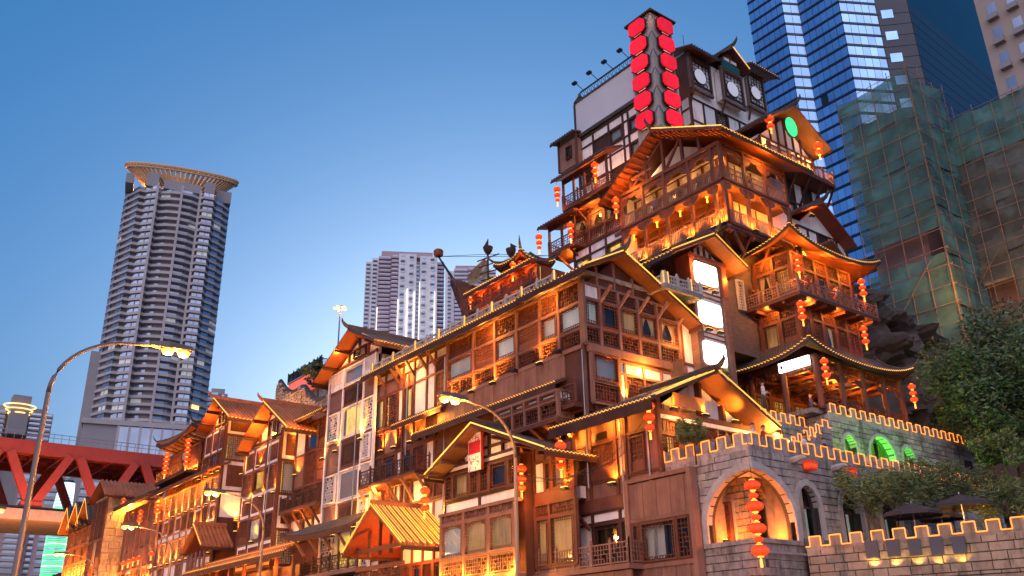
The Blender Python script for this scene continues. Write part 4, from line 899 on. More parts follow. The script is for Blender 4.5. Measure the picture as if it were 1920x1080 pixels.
# recessed house between the two gables, with its own balcony
RB = thing('balcony_house', 'recessed timber house with dark balcony between two gable houses', 'building', (33, 66, 0)); F = FX(RB, 32.9)
r0, r1 = F.at(552, 900)[0], F.at(622, 880)[0]; part(RB, 'wall', cube('wood_mid'), (36, -(r0+r1)/2, 9), 0, (5.4, abs(r1-r0)+1, 18))
zt = F.at(580, 850)[1]; rs = [r0, r0+(r1-r0)*.28, r0+(r1-r0)*.62, r1]
zz = [F.at(590, y)[1] for y in (1010, 985, 958, 905, 880, 845, 795)]
facade(F, rs, [zz[0], zz[2]-.3, zz[3], zz[5], zz[6]+.2], ['wGd', 'bFd', 'Gdd', 'wYw'], post='wood_mid')
F.box('floor', r0, r1, zz[2]+.1, zz[2]+.35, 0, 1.2, 'wood_mid'); rail(F, r0, r1, zz[2]+.35, 1.1, 1.1, mat='wood_dark')
for i in range(4): bracket(F, r0+(r1-r0)*(i+.3)/4, zz[2]+.1, 1.1, 1.5, 'wood_mid')
roof_slope(RB, F.pos(r0-.6, zz[6]+1.5, -1), F.pos(r1+.2, zz[6]+1.5, -1), F.pos(r0-.6, zz[6]+.3, 1.3), F.pos(r1+.2, zz[6]+.3, 1.3), step=.3, lining='wood_red')
uplight(F, r0+.8, zz[4], .4, 10); lamp(RB, F.pos(r1-1, zz[4], 1.0), 10, (1, .42, .1), .15); lamp(RB, F.pos((r0+r1)/2, zz[2]-.8, 1.4), 10, (1, .42, .1), .15)
# second gable house, carved side panels
def side_panels(B, y, x0, x1, zs, codes):
    G = FY(B, y); facade(G, [x0, x1], zs, [[c] for c in codes], post='wood_mid', pw=.2); return G
B2, F, ss, za, sc, yc = tall_gable('gable_house', 'narrow gable house with square carved panels and lit tile roof', 31.6, 462, 524, 850, 493, 754, 5.0, [0, .3, .66, 1.0],
    [6.6, 9.4, 11.6, 13.9, 16.0, 18.1, 20.2], ['OOO', 'dYd', 'OOO', 'dCL', 'XXX', 'dHd'], dict(mat='tile_lit', pitch=.62, rake=(0,), step=.36, eave=(5.6, 5.6)), post='wood_mid')
for f, z in ((0, 13.0), (.3, 15.2), (.66, 15.4), (1, 15.4), (0, 18.2), (.5, 18.3), (0, 7.3), (.3, 7.4), (.7, 7.5), (1, 7.6), (.5, 11.7)): uplight(F, ss[0]+(ss[-1]-ss[0])*f, z, .35, 9, spread=70)
G = side_panels(B2, -ss[-1]-.02, 31.7, 35.4, [6.6, 9.4, 12.4, 15.3, 18.3, 21.0], 'OYOlO'); uplight(G, 35, 16.3, .4, 8, spread=70); uplight(G, 33.4, 10.2, .5, 12); uplight(G, 32.4, 7.2, .5, 16); lamp(B2, F.pos(sc-1.8, za-2.3, .9), 12, (1, .36, .06), .2); lamp(B2, G.pos(33.4, 20.6, .9), 8, (1, .4, .08), .2)
# third gable house
B3, F, ss, za, sc, yc = tall_gable('gable_house', 'gable house with lit lounge window and diamond panels on its side', 31.4, 384, 418, 850, 400, 748, 7.5, [0, .38, .74, 1.0],
    [12.0, 14.5, 16.8, 19.3, 21.6, 24.0], ['OOO', 'VGV', 'XOX', 'OdO', 'dHd'], dict(mat='tile_lit', pitch=.6, rake=(0,), step=.38, eave=(4.2, 4.8)), post='wood_mid')
G = side_panels(B3, -ss[-1]-.02, 31.5, 35.2, [8, 11, 14.4, 17.6, 20.6, 23.2, 25.6], 'XlXwXk'); uplight(G, 33.2, 14.7, .5, 14); G.box('wall', 35.3, 39, 8, 25.4, -.2, -.02, 'plaster'); G.box('post', 36.9, 37.1, 8, 25.4, -.02, .1, 'wood_dark')
for f in (0, .35, .7, 1): uplight(F, ss[0]+(ss[-1]-ss[0])*f, 19.4, .35, 12, spread=70); uplight(F, ss[0]+(ss[-1]-ss[0])*f, 14.6, .35, 12, spread=70)
lamp(B3, F.pos(sc-1.4, za-2, .9), 12, (1, .36, .06), .2); lamp(B3, G.pos(33, 25.3, 1), 10, (1, .4, .08), .2)
# long lower run in front of the western houses
LR = thing('row_house', 'long lower row house with carved bays and many amber wall lights', 'building', (31.8, 95, 0)); F = FX(LR, 31.2)
l0, l1 = F.at(300, 960)[0], F.at(408, 930)[0]; part(LR, 'wall', cube('wood_mid'), (34, -(l0+l1)/2, 7.5), 0, (5, abs(l1-l0), 15))
zt = F.at(306, 930)[1]; n = 9; ls = [l0+(l1-l0)*i/n for i in range(n+1)]
facade(F, ls, [zt-9.6, zt-8, zt-5.4, zt-4.8, zt-3.0, zt-.4], ['VdVVdVdCV', 'oOoOooOoO', 'wwwwwwwww', 'bdbedbbdb', 'wFwwFwFww'], post='wood_pale', pw=.2)
roof_slope(LR, F.pos(l0-.5, zt+1.0, -1), F.pos(l1, zt+1.0, -1), F.pos(l0-.5, zt, 1.3), F.pos(l1, zt, 1.3), step=.4, lining='wood_red', strip=None)
for i in range(0, n+1): uplight(F, ls[i], zt-7.8, .4, 15, spread=75); uplight(F, ls[i], zt-3.0, .4, 8, spread=75)
for i in (1, 4, 7): lamp(LR, F.pos(ls[i], zt-.6, .9), 16, (1, .38, .07), .2)
# small porch at its foot, and the long low eave lit in yellow
SPc = thing('small_porch', 'small gabled porch with slim columns in front of the row house', 'porch', (29.6, 84, 0)); F = FX(SPc, 29.4); sc, za = F.at(362, 985, .6); yc = -sc
gable_X(SPc, 28.8, 32, yc, yc-2.6, yc+2.8, za, za-2.1, za-2.2, step=.4, mat='tile_lit', lining='wood_red', ends=(0, 0), rake=(0,), strip=None)
for i in range(5): part(SPc, 'column', cached('pcol2', lambda: MB().lathe([(.14, 0), (.12, 6.2)], 10).mesh('column', 'wood_pale', True)), F.pos(sc-2.2+1.1*i, za-8.6, 0))
F.box('floor', sc-2.6, sc+2.6, za-7.4, za-7.1, -2, .3, 'wood_mid'); rail(F, sc-2.4, sc+2.4, za-7.1, 1.0, .15, mat='wood_pale'); part(SPc, 'wall', cube('wood_mid'), (31, yc, (za-7.4)/2), 0, (2.6, 5, za-7.5))
for i in range(4): lamp(SPc, F.pos(sc-1.7+1.1*i, za-6.7, .4), 14, (1, .5, .08), .1)
YE = thing('market_arcade', 'low market arcade under a long glowing yellow tiled eave', 'building', (30, 70, 0)); F = FX(YE, 30.2)
y0, z0 = F.at(342, 1077, 1.0); y1, z1 = F.at(532, 1032, 1.0); part(YE, 'wall', cube('wood_dark'), (32.4, -(y0+y1)/2, z1/2-.4), 0, (3.6, abs(y1-y0), z1-1))
roof_slope(YE, F.pos(y0, z1+.95, -.9), F.pos(y1, z1+.95, -.9), F.pos(y0, z1, 1.0), F.pos(y1, z1, 1.0), step=.4, fdrop=.35, mat='tile_lit')
for i in range(3): 
    d = .25+.25*i; F.box('light_strip', y0, y1, z1+.12+.28*i, z1+.17+.28*i, .82-.5*i, .87-.5*i, 'strip_warm')
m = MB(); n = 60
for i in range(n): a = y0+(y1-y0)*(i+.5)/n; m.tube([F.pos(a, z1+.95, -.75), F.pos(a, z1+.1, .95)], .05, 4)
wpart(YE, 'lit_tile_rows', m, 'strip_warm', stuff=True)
for i in range(8): F.box('post', y0+(y1-y0)*i/7-.12, y0+(y1-y0)*i/7+.12, 0, z1-.2, .0, .25, 'wood_mid')
for i in range(4): lamp(YE, F.pos(y0+(y1-y0)*(i+.5)/4, z1-1.0, .6), 12, (1, .3, .06), .2)
# pagoda-roofed house with lanterns, farther west
PH = thing('corner_house', 'western house with upturned pagoda roof and glowing red lantern balcony', 'building', (31.5, 100, 0)); F = FX(PH, 31.6)
p0, p1 = F.at(322, 860)[0], F.at(375, 850)[0]; zt = F.at(325, 843)[1]; part(PH, 'wall', cube('wood_mid'), (35, -(p0+p1)/2, zt/2-.5), 0, (5.5, abs(p1-p0), zt-1))
facade(F, [p0+(p1-p0)*i/3 for i in range(4)], [zt-5.6, zt-3.4, zt-.8], ['VCV', 'FFF'], post='wood_mid')
hip(PH, 33.4, 36.5, 97.5, 102.5, zt+3.0, zt-.1, 3.4, c=.9, sag=.3, step=.4, fdrop=.35, lining='wood_red', mat='tile_lit', strip=None)
for i in range(8): F.bar('rafter', (-94.5-1.4*i, zt-.6, -.4), (-94.5-1.4*i, zt-.25, 1.4), .16, .2, 'wood_pale')
F.box('floor', p0, p1+.5, zt-4.3, zt-4.0, 0, 1.5, 'wood_dark'); rail(F, p0, p1+.5, zt-4.0, 1.1, 1.4, mat='wood_dark')
for i in range(4): lamp(PH, F.pos(p0+(p1-p0)*(i+.5)/4, zt-3.2, .6), 17, (1, .36, .06), .15)
# carved-wall house and the last houses before the bridge
KH = thing('relief_house', 'house end clad in pale carved relief blocks under a ribbed tile roof', 'building', (31.5, 120, 0)); G = FY(KH, 118)
k0, zt = G.at(205, 928); k1, _z = G.at(280, 928); 
part(KH, 'wall', cube('stone_warm'), ((k0+k1)/2, 121, zt/2), 0, (k1-k0, 6, zt))
R = random.Random(5); z = 6
while z < zt-.3:
    h = R.uniform(.5, .9); x = k0
    while x < k1-.2:
        w_ = min(R.uniform(.5, 1.4), k1-x); G.box('relief_block', x+.02, x+w_-.02, z+.02, z+h-.02, .0, R.uniform(.04, .2), 'stone_warm'); x += w_
    z += h
roof_slope(KH, (k0-.6, 121, zt+2.2), (k1+1.2, 121, zt+2.2), (k0-.8, 117.0, zt-.1), (k1+1.2, 117.0, zt-.1), step=.5, mat='tile_lit', lining='wood_red', strip=None)
roof_slope(KH, (k0-.6, 121, zt+2.2), (k1+1.2, 121, zt+2.2), (k0-.8, 125, zt-.1), (k1+1.2, 125, zt-.1), step=.5, mat='tile_lit', lining='wood_red', strip=None, rolls=False)
F = FX(KH, k0); facade(F, [-124, -122, -120, -118], [4, 7, 10, 13, 16, zt-.3], ['VVV', 'dwd', 'GVG', 'bbb', 'ddd'], post='wood_mid')
lamp(KH, G.pos((k0+k1)/2, zt-1.2, 1.2), 70, (1, .5, .1), .2); lamp(KH, G.pos((k0+k1)/2+1, 8, 1.6), 70, (1, .42, .08), .2); lamp(KH, F.pos(-120, 12, 1.3), 40, (1, .4, .07), .2)
EH = thing('end_house', 'steep gabled end house glowing amber near the bridge', 'building', (30, 135, 0)); F = FX(EH, 31.0)
e0, e1 = F.at(120, 1060)[0], F.at(172, 1040)[0]; zt = F.at(150, 990)[1]; ec = (e0+e1)/2
part(EH, 'wall', cube('wood_mid'), (35, -ec, zt/2), 0, (6, abs(e1-e0), zt)); n = 7
facade(F, [e0+(e1-e0)*i/n for i in range(n+1)], [zt-8, zt-5, zt-2.6, zt-.3], ['VdVdVdV', 'GVGVGVG', 'ddddddd'], post='wood_mid', glass=False)
for i in range(3): c = e0+(e1-e0)*(i+.5)/3; gable_X(EH, 29.6, 36, -c, -c-3.2, -c+3.2, zt+3, zt-.2, zt-.2, step=.6, mat='tile', lining='wood_red', ends=(0, 0), rake=(0,), rake_far=(0,), strip=None)
for i in range(5): lamp(EH, F.pos(e0+(e1-e0)*(i+.5)/5, zt-6, 1.2), 60, (1, .42, .07), .2)
MH = thing('lantern_house', 'amber lit house with red lanterns below a curved eave beside the relief wall', 'building', (31, 108, 0)); F = FX(MH, 31.0)
m0, m1 = F.at(222, 1000)[0], F.at(300, 960)[0]; zt = F.at(240, 955)[1]; part(MH, 'wall', cube('wood_mid'), (34, -(m0+m1)/2, zt/2-.4), 0, (5, abs(m1-m0), zt-.8)); n = 8
facade(F, [m0+(m1-m0)*i/n for i in range(n+1)], [2, 5, 7.2, 9.6, 10.2, 12, zt-.4], ['VVdVVdVV', 'OooOoooO', 'wwwwwwww', 'dedeeded', 'wwGwwGww', 'dededede'], post='wood_pale', glass=False)
roof_slope(MH, F.pos(m0-.5, zt+1.2, -1.4), F.pos(m1, zt+1.2, -1.4), F.pos(m0-.8, zt-.1, 1.6), F.pos(m1, zt-.1, 1.6), step=.45, lining='wood_red', strip=None)
roof_slope(MH, F.pos(m0+3, 7.6, 0), F.pos(m1, 7.6, 0), F.pos(m0+2, 6.6, 2.2), F.pos(m1, 6.6, 2.2), curl=(.6, .8), step=.45, lining='wood_red', strip='eave')
for i in range(7): lamp(MH, F.pos(m0+(m1-m0)*(i+.5)/7, 8.3, .5), 26, (1, .45, .07), .2)
for i in range(3): lamp(MH, F.pos(m0+(m1-m0)*(i+.5)/3, 11.0, .6), 26, (1, .3, .06), .2)
pmat('moon_pane', (.75, .75, .8), .4, .05, 1, emit=.05, ecol=(.9, .92, 1))  # slight glow put in to lift the pale panes, no lamp there
# ================================================================ upper gable hall with lantern balconies
UG = thing('upper_hall', 'great gabled timber hall with two lantern lit galleries above the teahouse', 'building', (44, 33.3, 20))
F, Y = FX(UG, 44), FY(UG, 33.3)
us = F.S([1172, 1213, 1255, 1302, 1347, 1365], (1172, 478), (1365, 402)); z0, z1, z2, z3 = 28.2, 31.25, 31.5, 34.3
part(UG, 'wall', cube('brick_dark'), (49, 39.6, 24.2), 0, (7, 8.4, 8.2)); part(UG, 'core_wall', cube('plaster'), (49.3, 39.2, 31.5), 0, (7.4, 8.8, 6.6))
part(UG, 'floor', cube('wood_mid'), (47.6, 38.6, 28.05), 0, (7.2, 10.6, .3)); part(UG, 'upper_floor', cube('wood_mid'), (47.6, 38.6, 31.38), 0, (7.2, 10.6, .28)); part(UG, 'ceiling', cube('wood_dark'), (47.6, 38.6, 34.5), 0, (7.0, 10.4, .15))
facade(F, us, [z0, z1], ['BBBBB'], pw=.22, post='wood_mid', frame='wood_pale'); facade(F, us, [z2, 33.8, z3], ['FFFFF', 'BBBBB'], pw=.22, post='wood_mid', frame='wood_pale')
ux = Y.S([1366, 1410, 1450, 1489], (1366, 425), (1489, 470))
facade(Y, ux, [z0, z1], ['BBB'], pw=.22, post='wood_mid', frame='wood_pale'); facade(Y, ux, [z2, 33.8, z3], ['FFF', 'BBB'], pw=.22, post='wood_mid', frame='wood_pale')
for fr, arr in ((F, us), (Y, ux)):
    for a, b in zip(arr, arr[1:]): spandrel(fr, a+.1, b-.1, z1-.1, .02); spandrel(fr, a+.1, b-.1, 33.75, .02)
# rooms behind the galleries
FI, YI = FX(UG, 45.6), FY(UG, 34.9)
n = len(us)-1
facade(FI, [u for u in us[:-1]]+[-34.9], [28.2, 30.6, 31.2], ['kkkkk', 'dTdeG'], post='wood_mid'); facade(FI, [u for u in us[:-1]]+[-34.9], [31.5, 33.6, 34.3], ['wwwww', 'yHHHH'], post='wood_mid')
facade(YI, [45.6, 47.4, 49.2, 51], [28.2, 30.6, 31.2], ['kkk', 'dTe'], post='wood_mid'); facade(YI, [45.6, 47.4, 49.2, 51], [31.5, 33.6, 34.3], ['www', 'GGG'], post='wood_mid')
# gable truss
ap = -38.4; za = 37.5
gable_X(UG, 42.9, 53, 38.4, 32.1, 44.3, za, 34.5, 34.0, step=.33, fdrop=.2, rake=(0,), rake_far=None, ends=(1, 0), lining='wood_red')
gable_wall(F, [(-43.4, z3), (-33.4, z3), (-38.4, za-.5)], -1.4, 'plaster')
for s in (-41.8, -40.1, -38.4, -36.6, -35): F.box('post', s-.1, s+.1, z3, za-.3-abs(s-ap)*.5, -.1, .1, 'wood_mid')
for (a, b) in (((-41.8, z3, .0), (-38.6, za-.6, 0)), ((-38.2, z3+.2, 0), (-36.7, za-1.2, 0)), ((-40.1, z3, 0), (-41.8, z3+1.3, 0))): F.bar('truss_brace', a, b, .14, .18, 'wood_mid')
F.box('beam', -43.6, -33.3, z3-.15, z3+.12, -.1, .14, 'wood_mid'); F.box('tie_beam', -42.5, -39.6, 35.1, 35.3, -.1, .08, 'wood_pale')
for i in range(14): 
    f = (i+.5)/14; yy = 38.4+(44.3-38.4)*f; zz = za+(34.0-za)*f; F.box('rafter', -yy-.06, -yy+.06, zz-.3, zz-.14, -.2, 1.05, 'wood_red')
    yy = 38.4+(32.1-38.4)*f; zz = za+(34.5-za)*f; F.box('rafter', -yy-.06, -yy+.06, zz-.3, zz-.14, -.2, 1.05, 'wood_red')
# carved corner drops and raking struts below
for fr, arr in ((F, us), (Y, ux)):
    for a in arr[1:]: fr.bar('strut', (a, 26.2, -1.3), (a, 28.0, -.1), .16, .2, 'wood_mid')
    for a in arr: fr.put('drop_finial', cached('drop', lambda: MB().lathe([(.16, 0), (.18, -.2), (.1, -.28), (.2, -.45), (.02, -.62)], 10).mesh('drop_finial', 'wood_mid')), a, 28.0, -.02)
    for a, b in zip(arr, arr[1:]):
        fr.put('pendant_frieze', cached(('pf', q5(b-a)), lambda: lattice_mb(b-a, .4, 'fret', .05, .06).mesh('pendant_frieze', 'wood_mid')), a, 27.55, -.02)
        uplight(fr, b-.1, 28.05, .45, 13, spread=120); 
    for a, b in zip(arr, arr[1:]): lamp(UG, fr.pos((a+b)/2, 30.7, -.5), 2.6, (1, .36, .04), .15); lamp(UG, fr.pos((a+b)/2, 33.6, -.9), .9, (1, .5, .2), .15)
lamp(UG, (43.2, 41.5, 34.2), 9, (1, .35, .05), .2); lamp(UG, (48, 32.6, 33.9), 8, (1, .38, .06), .2)
YB = FY(UG, 35.35); window(YB, 46.6, 47.3, 23.2, 25.4, 'fret', 'dark', 'carved_stone', .05, deep=.06); window(YB, 48, 50, 22.8, 25, 'cross', 'dark', 'wood_mid', .05, deep=.06)
# ---------------------------------------------------------------- half-timbered wing with stacked balconies to the west
HW_ = thing('timber_wing', 'half timbered wing with white panels and stacked lantern balconies', 'building', (44.2, 47, 20)); F = FX(HW_, 44.1)
h0, h1 = F.at(1078, 470)[0], us[0]-.12
hs_ = [h0, h0+(h1-h0)*.33, h0+(h1-h0)*.66, h1]; zb = F.at(1130, 445)[1]
part(HW_, 'wall', cube('plaster'), (48, -(h0+h1)/2, (20+zb+3.6)/2), 0, (6.6, abs(h1-h0), zb+3.6-20)); ZHW = zb+3.4
facade(F, hs_, [zb-4.6, zb-3.0, zb-.9, zb-.1], ['www', 'YwY', 'bwb'], post='wood_dark'); facade(F, hs_, [zb, zb+1.1, zb+2.5, zb+2.9], ['kkk', 'TTT', 'RRR'], post='wood_mid')
roof_slope(HW_, F.pos(h0-.2, zb+3.7, -.2), F.pos(h1, zb+3.7, -.2), F.pos(h0-.2, zb+3.0, 1.0), F.pos(h1, zb+3.0, 1.0), fdrop=.15, step=.28, strip=None)
lamp(HW_, F.pos(h1-.8, zb+4.6, .9), 10, (1, .42, .06), .15); lamp(HW_, F.pos((h0+h1)/2, zb+2.3, -.15 + .6), 5, (1, .4, .1), .1)
def balcony(B, F, s0, s1, z, o0, o1, h=2.4, roof=.7, over=.6, lit=8, mat='wood_mid', side_near=True, strip=None):
    """a hung balcony room: floor, rails on three sides, posts, shed roof"""
    F.box('balcony_floor', s0, s1, z-.28, z, o0, o1, mat); rail(F, s0+.08, s1-.08, z, 1.0, o1-.1, mat=mat)
    for s in (s0, s1): G = Face(B, *F.pos(s, 0, 0)[:2], F.ang+pi/2); rail(G, -o1+.1, -o0-.05, z, 1.0, 0, mat=mat)
    n = max(2, round((s1-s0)/1.4))
    for i in range(n+1): a = s0+.1+(s1-s0-.2)*i/n; F.box('post', a-.08, a+.08, z, z+h, o1-.2, o1-.04, mat)
    F.box('beam', s0, s1, z+h-.14, z+h, o1-.22, o1-.02, mat); F.box('fret_panel', s0+.1, s1-.1, z+h-.5, z+h-.16, o1-.14, o1-.1, 'wood_dark')
    roof_slope(B, F.pos(s0-over, z+h+roof, o0), F.pos(s1+over, z+h+roof, o0), F.pos(s0-over, z+h-.05, o1+over), F.pos(s1+over, z+h-.05, o1+over), fdrop=.14, step=.3, strip=strip, lining='wood_red')
    for f in (.25, .75): F.bar('brace', (s0+(s1-s0)*f, z-1.3, o0), (s0+(s1-s0)*f, z-.28, o1-.2), .14, .18, mat)
    if lit: lamp(B, F.pos((s0+s1)/2, z+h-.5, (o0+o1)/2), lit, (1, .42, .08), .15); lamp(B, F.pos((s0+s1)/2, z-.8, (o0+o1)/2), lit*.8, (1, .4, .06), .15)
a, z = F.at(1028, 478, 1.0); b, _ = F.at(1078, 450, 1.0); balcony(HW_, F, a, b, z, -1.2, 1.0, 2.5, lit=7)
a, z = F.at(1056, 392, 1.3); b, _ = F.at(1140, 335, 1.3); balcony(HW_, F, a, b, z, .0, 1.4, 2.6, roof=.9, lit=5)
T2 = FX(HW_, 45.6); a, z = T2.at(1048, 325, .4); b, _ = T2.at(1080, 300, .4); T2.box('bay_wall', a, b, z, z+2.6, -1.5, .3, 'wood_pale'); roof_slope(HW_, T2.pos(a-.5, z+3.6, -1.4), T2.pos(b+.2, z+3.6, -1.4), T2.pos(a-.6, z+3.0, .8), T2.pos(b+.2, z+3.0, .8), step=.3, strip=None); window(T2, (a+b)/2-.1, (a+b)/2+.6, z+.8, z+2.0, 'cross', 'dark', 'wood_dark', .35, deep=.04)
for s in (a, b): T2.box('post', s-.08, s+.08, z, z+3.1, .2, .4, 'wood_mid')
# ---------------------------------------------------------------- top block: blank billboard and white panels
TB = thing('billboard_block', 'white panelled top storey carrying a blank pale billboard with gantry lamps', 'building', (46, 46, 36)); F = FX(TB, 46)
t0, t1 = F.at(1084, 262)[0], -41.9; zl, zu = 43.4, 46.9
part(TB, 'wall', cube('plaster'), (50, -(t0+t1)/2, 40.5), 0, (7.2, abs(t1-t0), 13)) 
ts = [t0, t0+.25*(t1-t0), t0+.5*(t1-t0), t0+.72*(t1-t0), t0+.8*(t1-t0), t1]
facade(F, ts, [36.0, 37.6, 38.5, 39.9, 40.8, 42.2, 43.1], ['wwwww', 'wkHwH', 'wwwww', 'VwwwH', 'wwkww', 'VwVwH'], post='wood_dark', pw=.14)
F.box('billboard', t0+.1, t1-.2, zl+.25, zu, .05, .2, 'sign_panel')
for nm, a, b, c, d in (('billboard_edge', t0-.05, t1, zl-.1, zl+.22), ('billboard_edge', t0-.05, t1, zu, zu+.18), ('billboard_edge', t0-.1, t0+.08, zl, zu), ('billboard_edge', t1-.2, t1, zl, zu)): F.box(nm, a, b, c, d, .0, .28, 'tile')
m = MB()
for zq, oq in ((zu+.5, .5), (zu+.9, .2)): m.tube([F.pos(t0+.8, zq, oq), F.pos(t1, zq, oq)], .04, 5)
for i in range(16): a = t0+.8+(t1-t0-.9)*i/15; m.tube([F.pos(a, zu+.15, .1), F.pos(a, zu+.5, .5), F.pos(a, zu+.9, .2), F.pos(a, zu+.15, .1)], .03, 4)
wpart(TB, 'gantry', m, 'metal_dark', stuff=True)
for i in range(4):
    a = t0+1.2+(t1-t0-2)*i/3; m = MB().tube([F.pos(a, zu+.9, .2), F.pos(a, zu+1.25, 1.1)], .035, 5); c = F.pos(a, zu+1.2, 1.2); m.box(c.x-.15, c.x+.15, c.y-.22, c.y+.22, c.z-.12, c.z+.08); wpart(TB, 'gantry_lamp', m, 'metal_dark')
wpart(TB, 'roof_finial', MB().lathe([(.75, 0), (.05, 1.1)], 4, tuple(F.pos(t0+.2, zu+.1, -.3))), 'wood_dark')
# ---------------------------------------------------------------- neon sign tower
NT_ = thing('neon_tower', 'concrete sign tower with two columns of six glowing red octagons', 'tower', (45.7, 39.9, 34))
nx0, nx1, ny0, ny1 = 45.7, 48.15, 39.85, 42.25; ztop = 50.6; F, Y = FX(NT_, nx0), FY(NT_, ny0)
part(NT_, 'shaft', cube('concrete'), ((nx0+nx1)/2, (ny0+ny1)/2, (34+ztop)/2), 0, (nx1-nx0, ny1-ny0, ztop-34))
def octo(F, sc, zc, w_, h_, flip):
    c1, c2 = (.34, .62)
    k = [(-.5, -.5+c2*.45), (-.5+c1*.7, -.5), (.5-.12, -.5), (.5, -.5+.14), (.5, .5-c2*.45), (.5-c1*.7, .5), (-.5+.12, .5), (-.5, .5-.14)]
    if flip: k = [(-x, z) for x, z in k][::-1]
    pts = [(sc+x*w_, zc+z*h_) for x, z in k]; big = [(sc+x*w_*1.1, zc+z*h_*1.1) for x, z in k]
    p = F.put('neon_plate', MB().prism(pts, -.12, .1).mesh('neon_plate', 'neon_red'), 0, 0, .32); q = link('plate_rim', MB().prism(big, 0, .15).mesh('plate_rim', 'metal_dark'), p)
    tb = link('lamp_tube', MB().box(sc-w_*.22, sc+w_*.22, .02, .05, zc-h_*.56, zc-h_*.545).mesh('lamp_tube', 'lit_white'), p)
for i in range(6):
    zc = ztop-.95-1.78*i
    octo(F, -(ny0+ny1)/2-.08, zc, 1.75, 1.35, False); octo(Y, (nx0+nx1)/2+.08, zc-.1, 1.75, 1.35, True)
for i in range(7):
    zc = ztop-.1-1.78*i; F.bar('steel_rib', (-ny0-.02, zc, .03), (-ny0-.55, zc-.85, .1), .05, .05, 'metal_grey'); Y.bar('steel_rib', (nx0+.02, zc, .03), (nx0+.55, zc-.85, .1), .05, .05, 'metal_grey')
cx, cy = (nx0+nx1)/2, (ny0+ny1)/2; e = 1.5
for k, (a, b) in enumerate((((-e, -e), (-e, e)), ((-e, -e), (e, -e)), ((e, -e), (e, e)), ((-e, e), (e, e)))):
    roof_slope(NT_, (cx, cy, ztop+1.3), (cx+.01, cy, ztop+1.3), (cx+a[0], cy+a[1], ztop+.1), (cx+b[0], cy+b[1], ztop+.1), rolls=False, strip=None, lining='wood_red', fdrop=.12)
lamp(NT_, (nx0-.8, ny0+1, 36), 5, (1, .8, .6), .2); lamp(NT_, (nx0-.5, ny0-.5, ztop-.6), .6, (1, .6, .4), .2)
# ---------------------------------------------------------------- block with the round windows
RW = thing('moon_window_block', 'top storey with three fretted bays holding round white moon windows', 'building', (50, 40.6, 34)); Y = FY(RW, 40.9)
x0 = Y.at(1292, 170, 0)[0]; x1 = Y.at(1442, 220)[0]; zt = Y.at(1292, 100)[1]
part(RW, 'wall', cube('plaster'), ((x0+x1)/2, 45, (34+zt)/2), 0, (x1-x0, 8, zt-34))
zf = Y.at(1292, 178)[1]
hx = [x0+(x1-x0)*i/7 for i in range(8)]
facade(Y, hx, [zf-6, zf-4.2, zf-2.4, zf-.2], ['wwLwwkw', 'wHwHwyw', 'XwwbwLw'], 0, post='wood_dark', pw=.13)
FL = FX(RW, x0); facade(FL, [-43, -41.9, -40.9], [zf-6, zf-4.4, zf-2.8, zf-1.2, zf], ['ww', 'ww', 'ww', 'ww'], post='wood_red', pw=.14); FL.box('clad_wall', -43.2, -40.4, zf, zt-.3, -.1, .1, 'wood_mid')
for i, (xa, ya, xb, yb, o) in enumerate(((1294, 110, 1334, 174, .4), (1355, 133, 1395, 198, .8), (1404, 168, 1436, 207, .4))):
    a, b, zb, ztp = boxof(Y, xa, ya, xb, yb, o)
    if i == 2: ztp = zb+3.2
    Y.box('bay_back', a-.2, b+.2, zb-.2, ztp+.2, 0, o-.12, 'plaster')
    w_, h_ = q5(b-a), q5(ztp-zb); fr = Y.put('fret_bay', frame_mb(w_, h_, .12, .1).mesh('fret_bay', 'wood_dark'), a, zb, o); link('lattice', lattice_mb(w_-.2, h_-.2, 'fret', .045, .06, seed=i+2, cell=.4).mesh('lattice', 'metal_dark'), fr, (.1, -.03, .1))['kind'] = 'stuff'
    r = min(w_, h_)*.3; cxz = (w_*.42, h_*.42); n = 24; pt = lambda q: [(cxz[0]+q*cos(2*pi*j/n), cxz[1]+q*sin(2*pi*j/n)) for j in range(n)]
    link('round_pane', MB().prism(pt(r), -.1, -.02).mesh('round_pane', 'moon_pane'), fr); link('round_rim', MB().prism(pt(r*1.08), -.07, .02).mesh('round_rim', 'metal_dark'), fr)
    for s in (a-.15, b+.15): Y.box('truss_post', s-.1, s+.1, zb-.4, ztp+.5, o-.2, o+.02, 'wood_grey')
    Y.box('truss_beam', a-.3, b+.3, zb-.45, zb-.25, o-.2, o+.03, 'wood_grey'); Y.box('truss_beam', a-.3, b+.3, ztp+.2, ztp+.4, o-.2, o+.03, 'wood_mid'); Y.bar('brace', (a, zb-1.6, 0), (a, zb-.3, o), .12, .16, 'wood_mid')
    if i == 1:
        Y.box('teal_board', a, b, ztp+.45, ztp+1.2, o-.1, o+.02, 'teal_board'); gable_wall(Y, [(a-.3, ztp+1.2), (b+.3, ztp+1.2), ((a+b)/2, ztp+2.5)], o-.1, 'wood_mid'); c = (a+b)/2
        for k in (-.5, .5): Y.box('gable_pane', c+k-.35, c+k+.35, ztp+1.35, ztp+1.65, o-.1, o+.04, 'plaster')
        gable_Y(RW, 40.9-o-.5, 45, c, c-2.1, c+2.1, ztp+2.75, ztp+1.2, ztp+1.2, step=.3, strip=None, rake_far=(0,), ends=(1, 0))
    elif i == 0: roof_slope(RW, (x0-.7, 43.5, ztp+2.0), (b+.4, 43.5, ztp+2.0), (x0-.7, 39.6, ztp+.6), (b+.4, 39.6, ztp+.6), step=.3, strip=None); 
    else: roof_slope(RW, (a-.3, 43.5, ztp+1.9), (x1+.6, 43.5, ztp+1.9), (a-.3, 39.6, ztp+.5), (x1+.6, 39.6, ztp+.5), step=.3, strip='eave', wav=False)
m = MB()
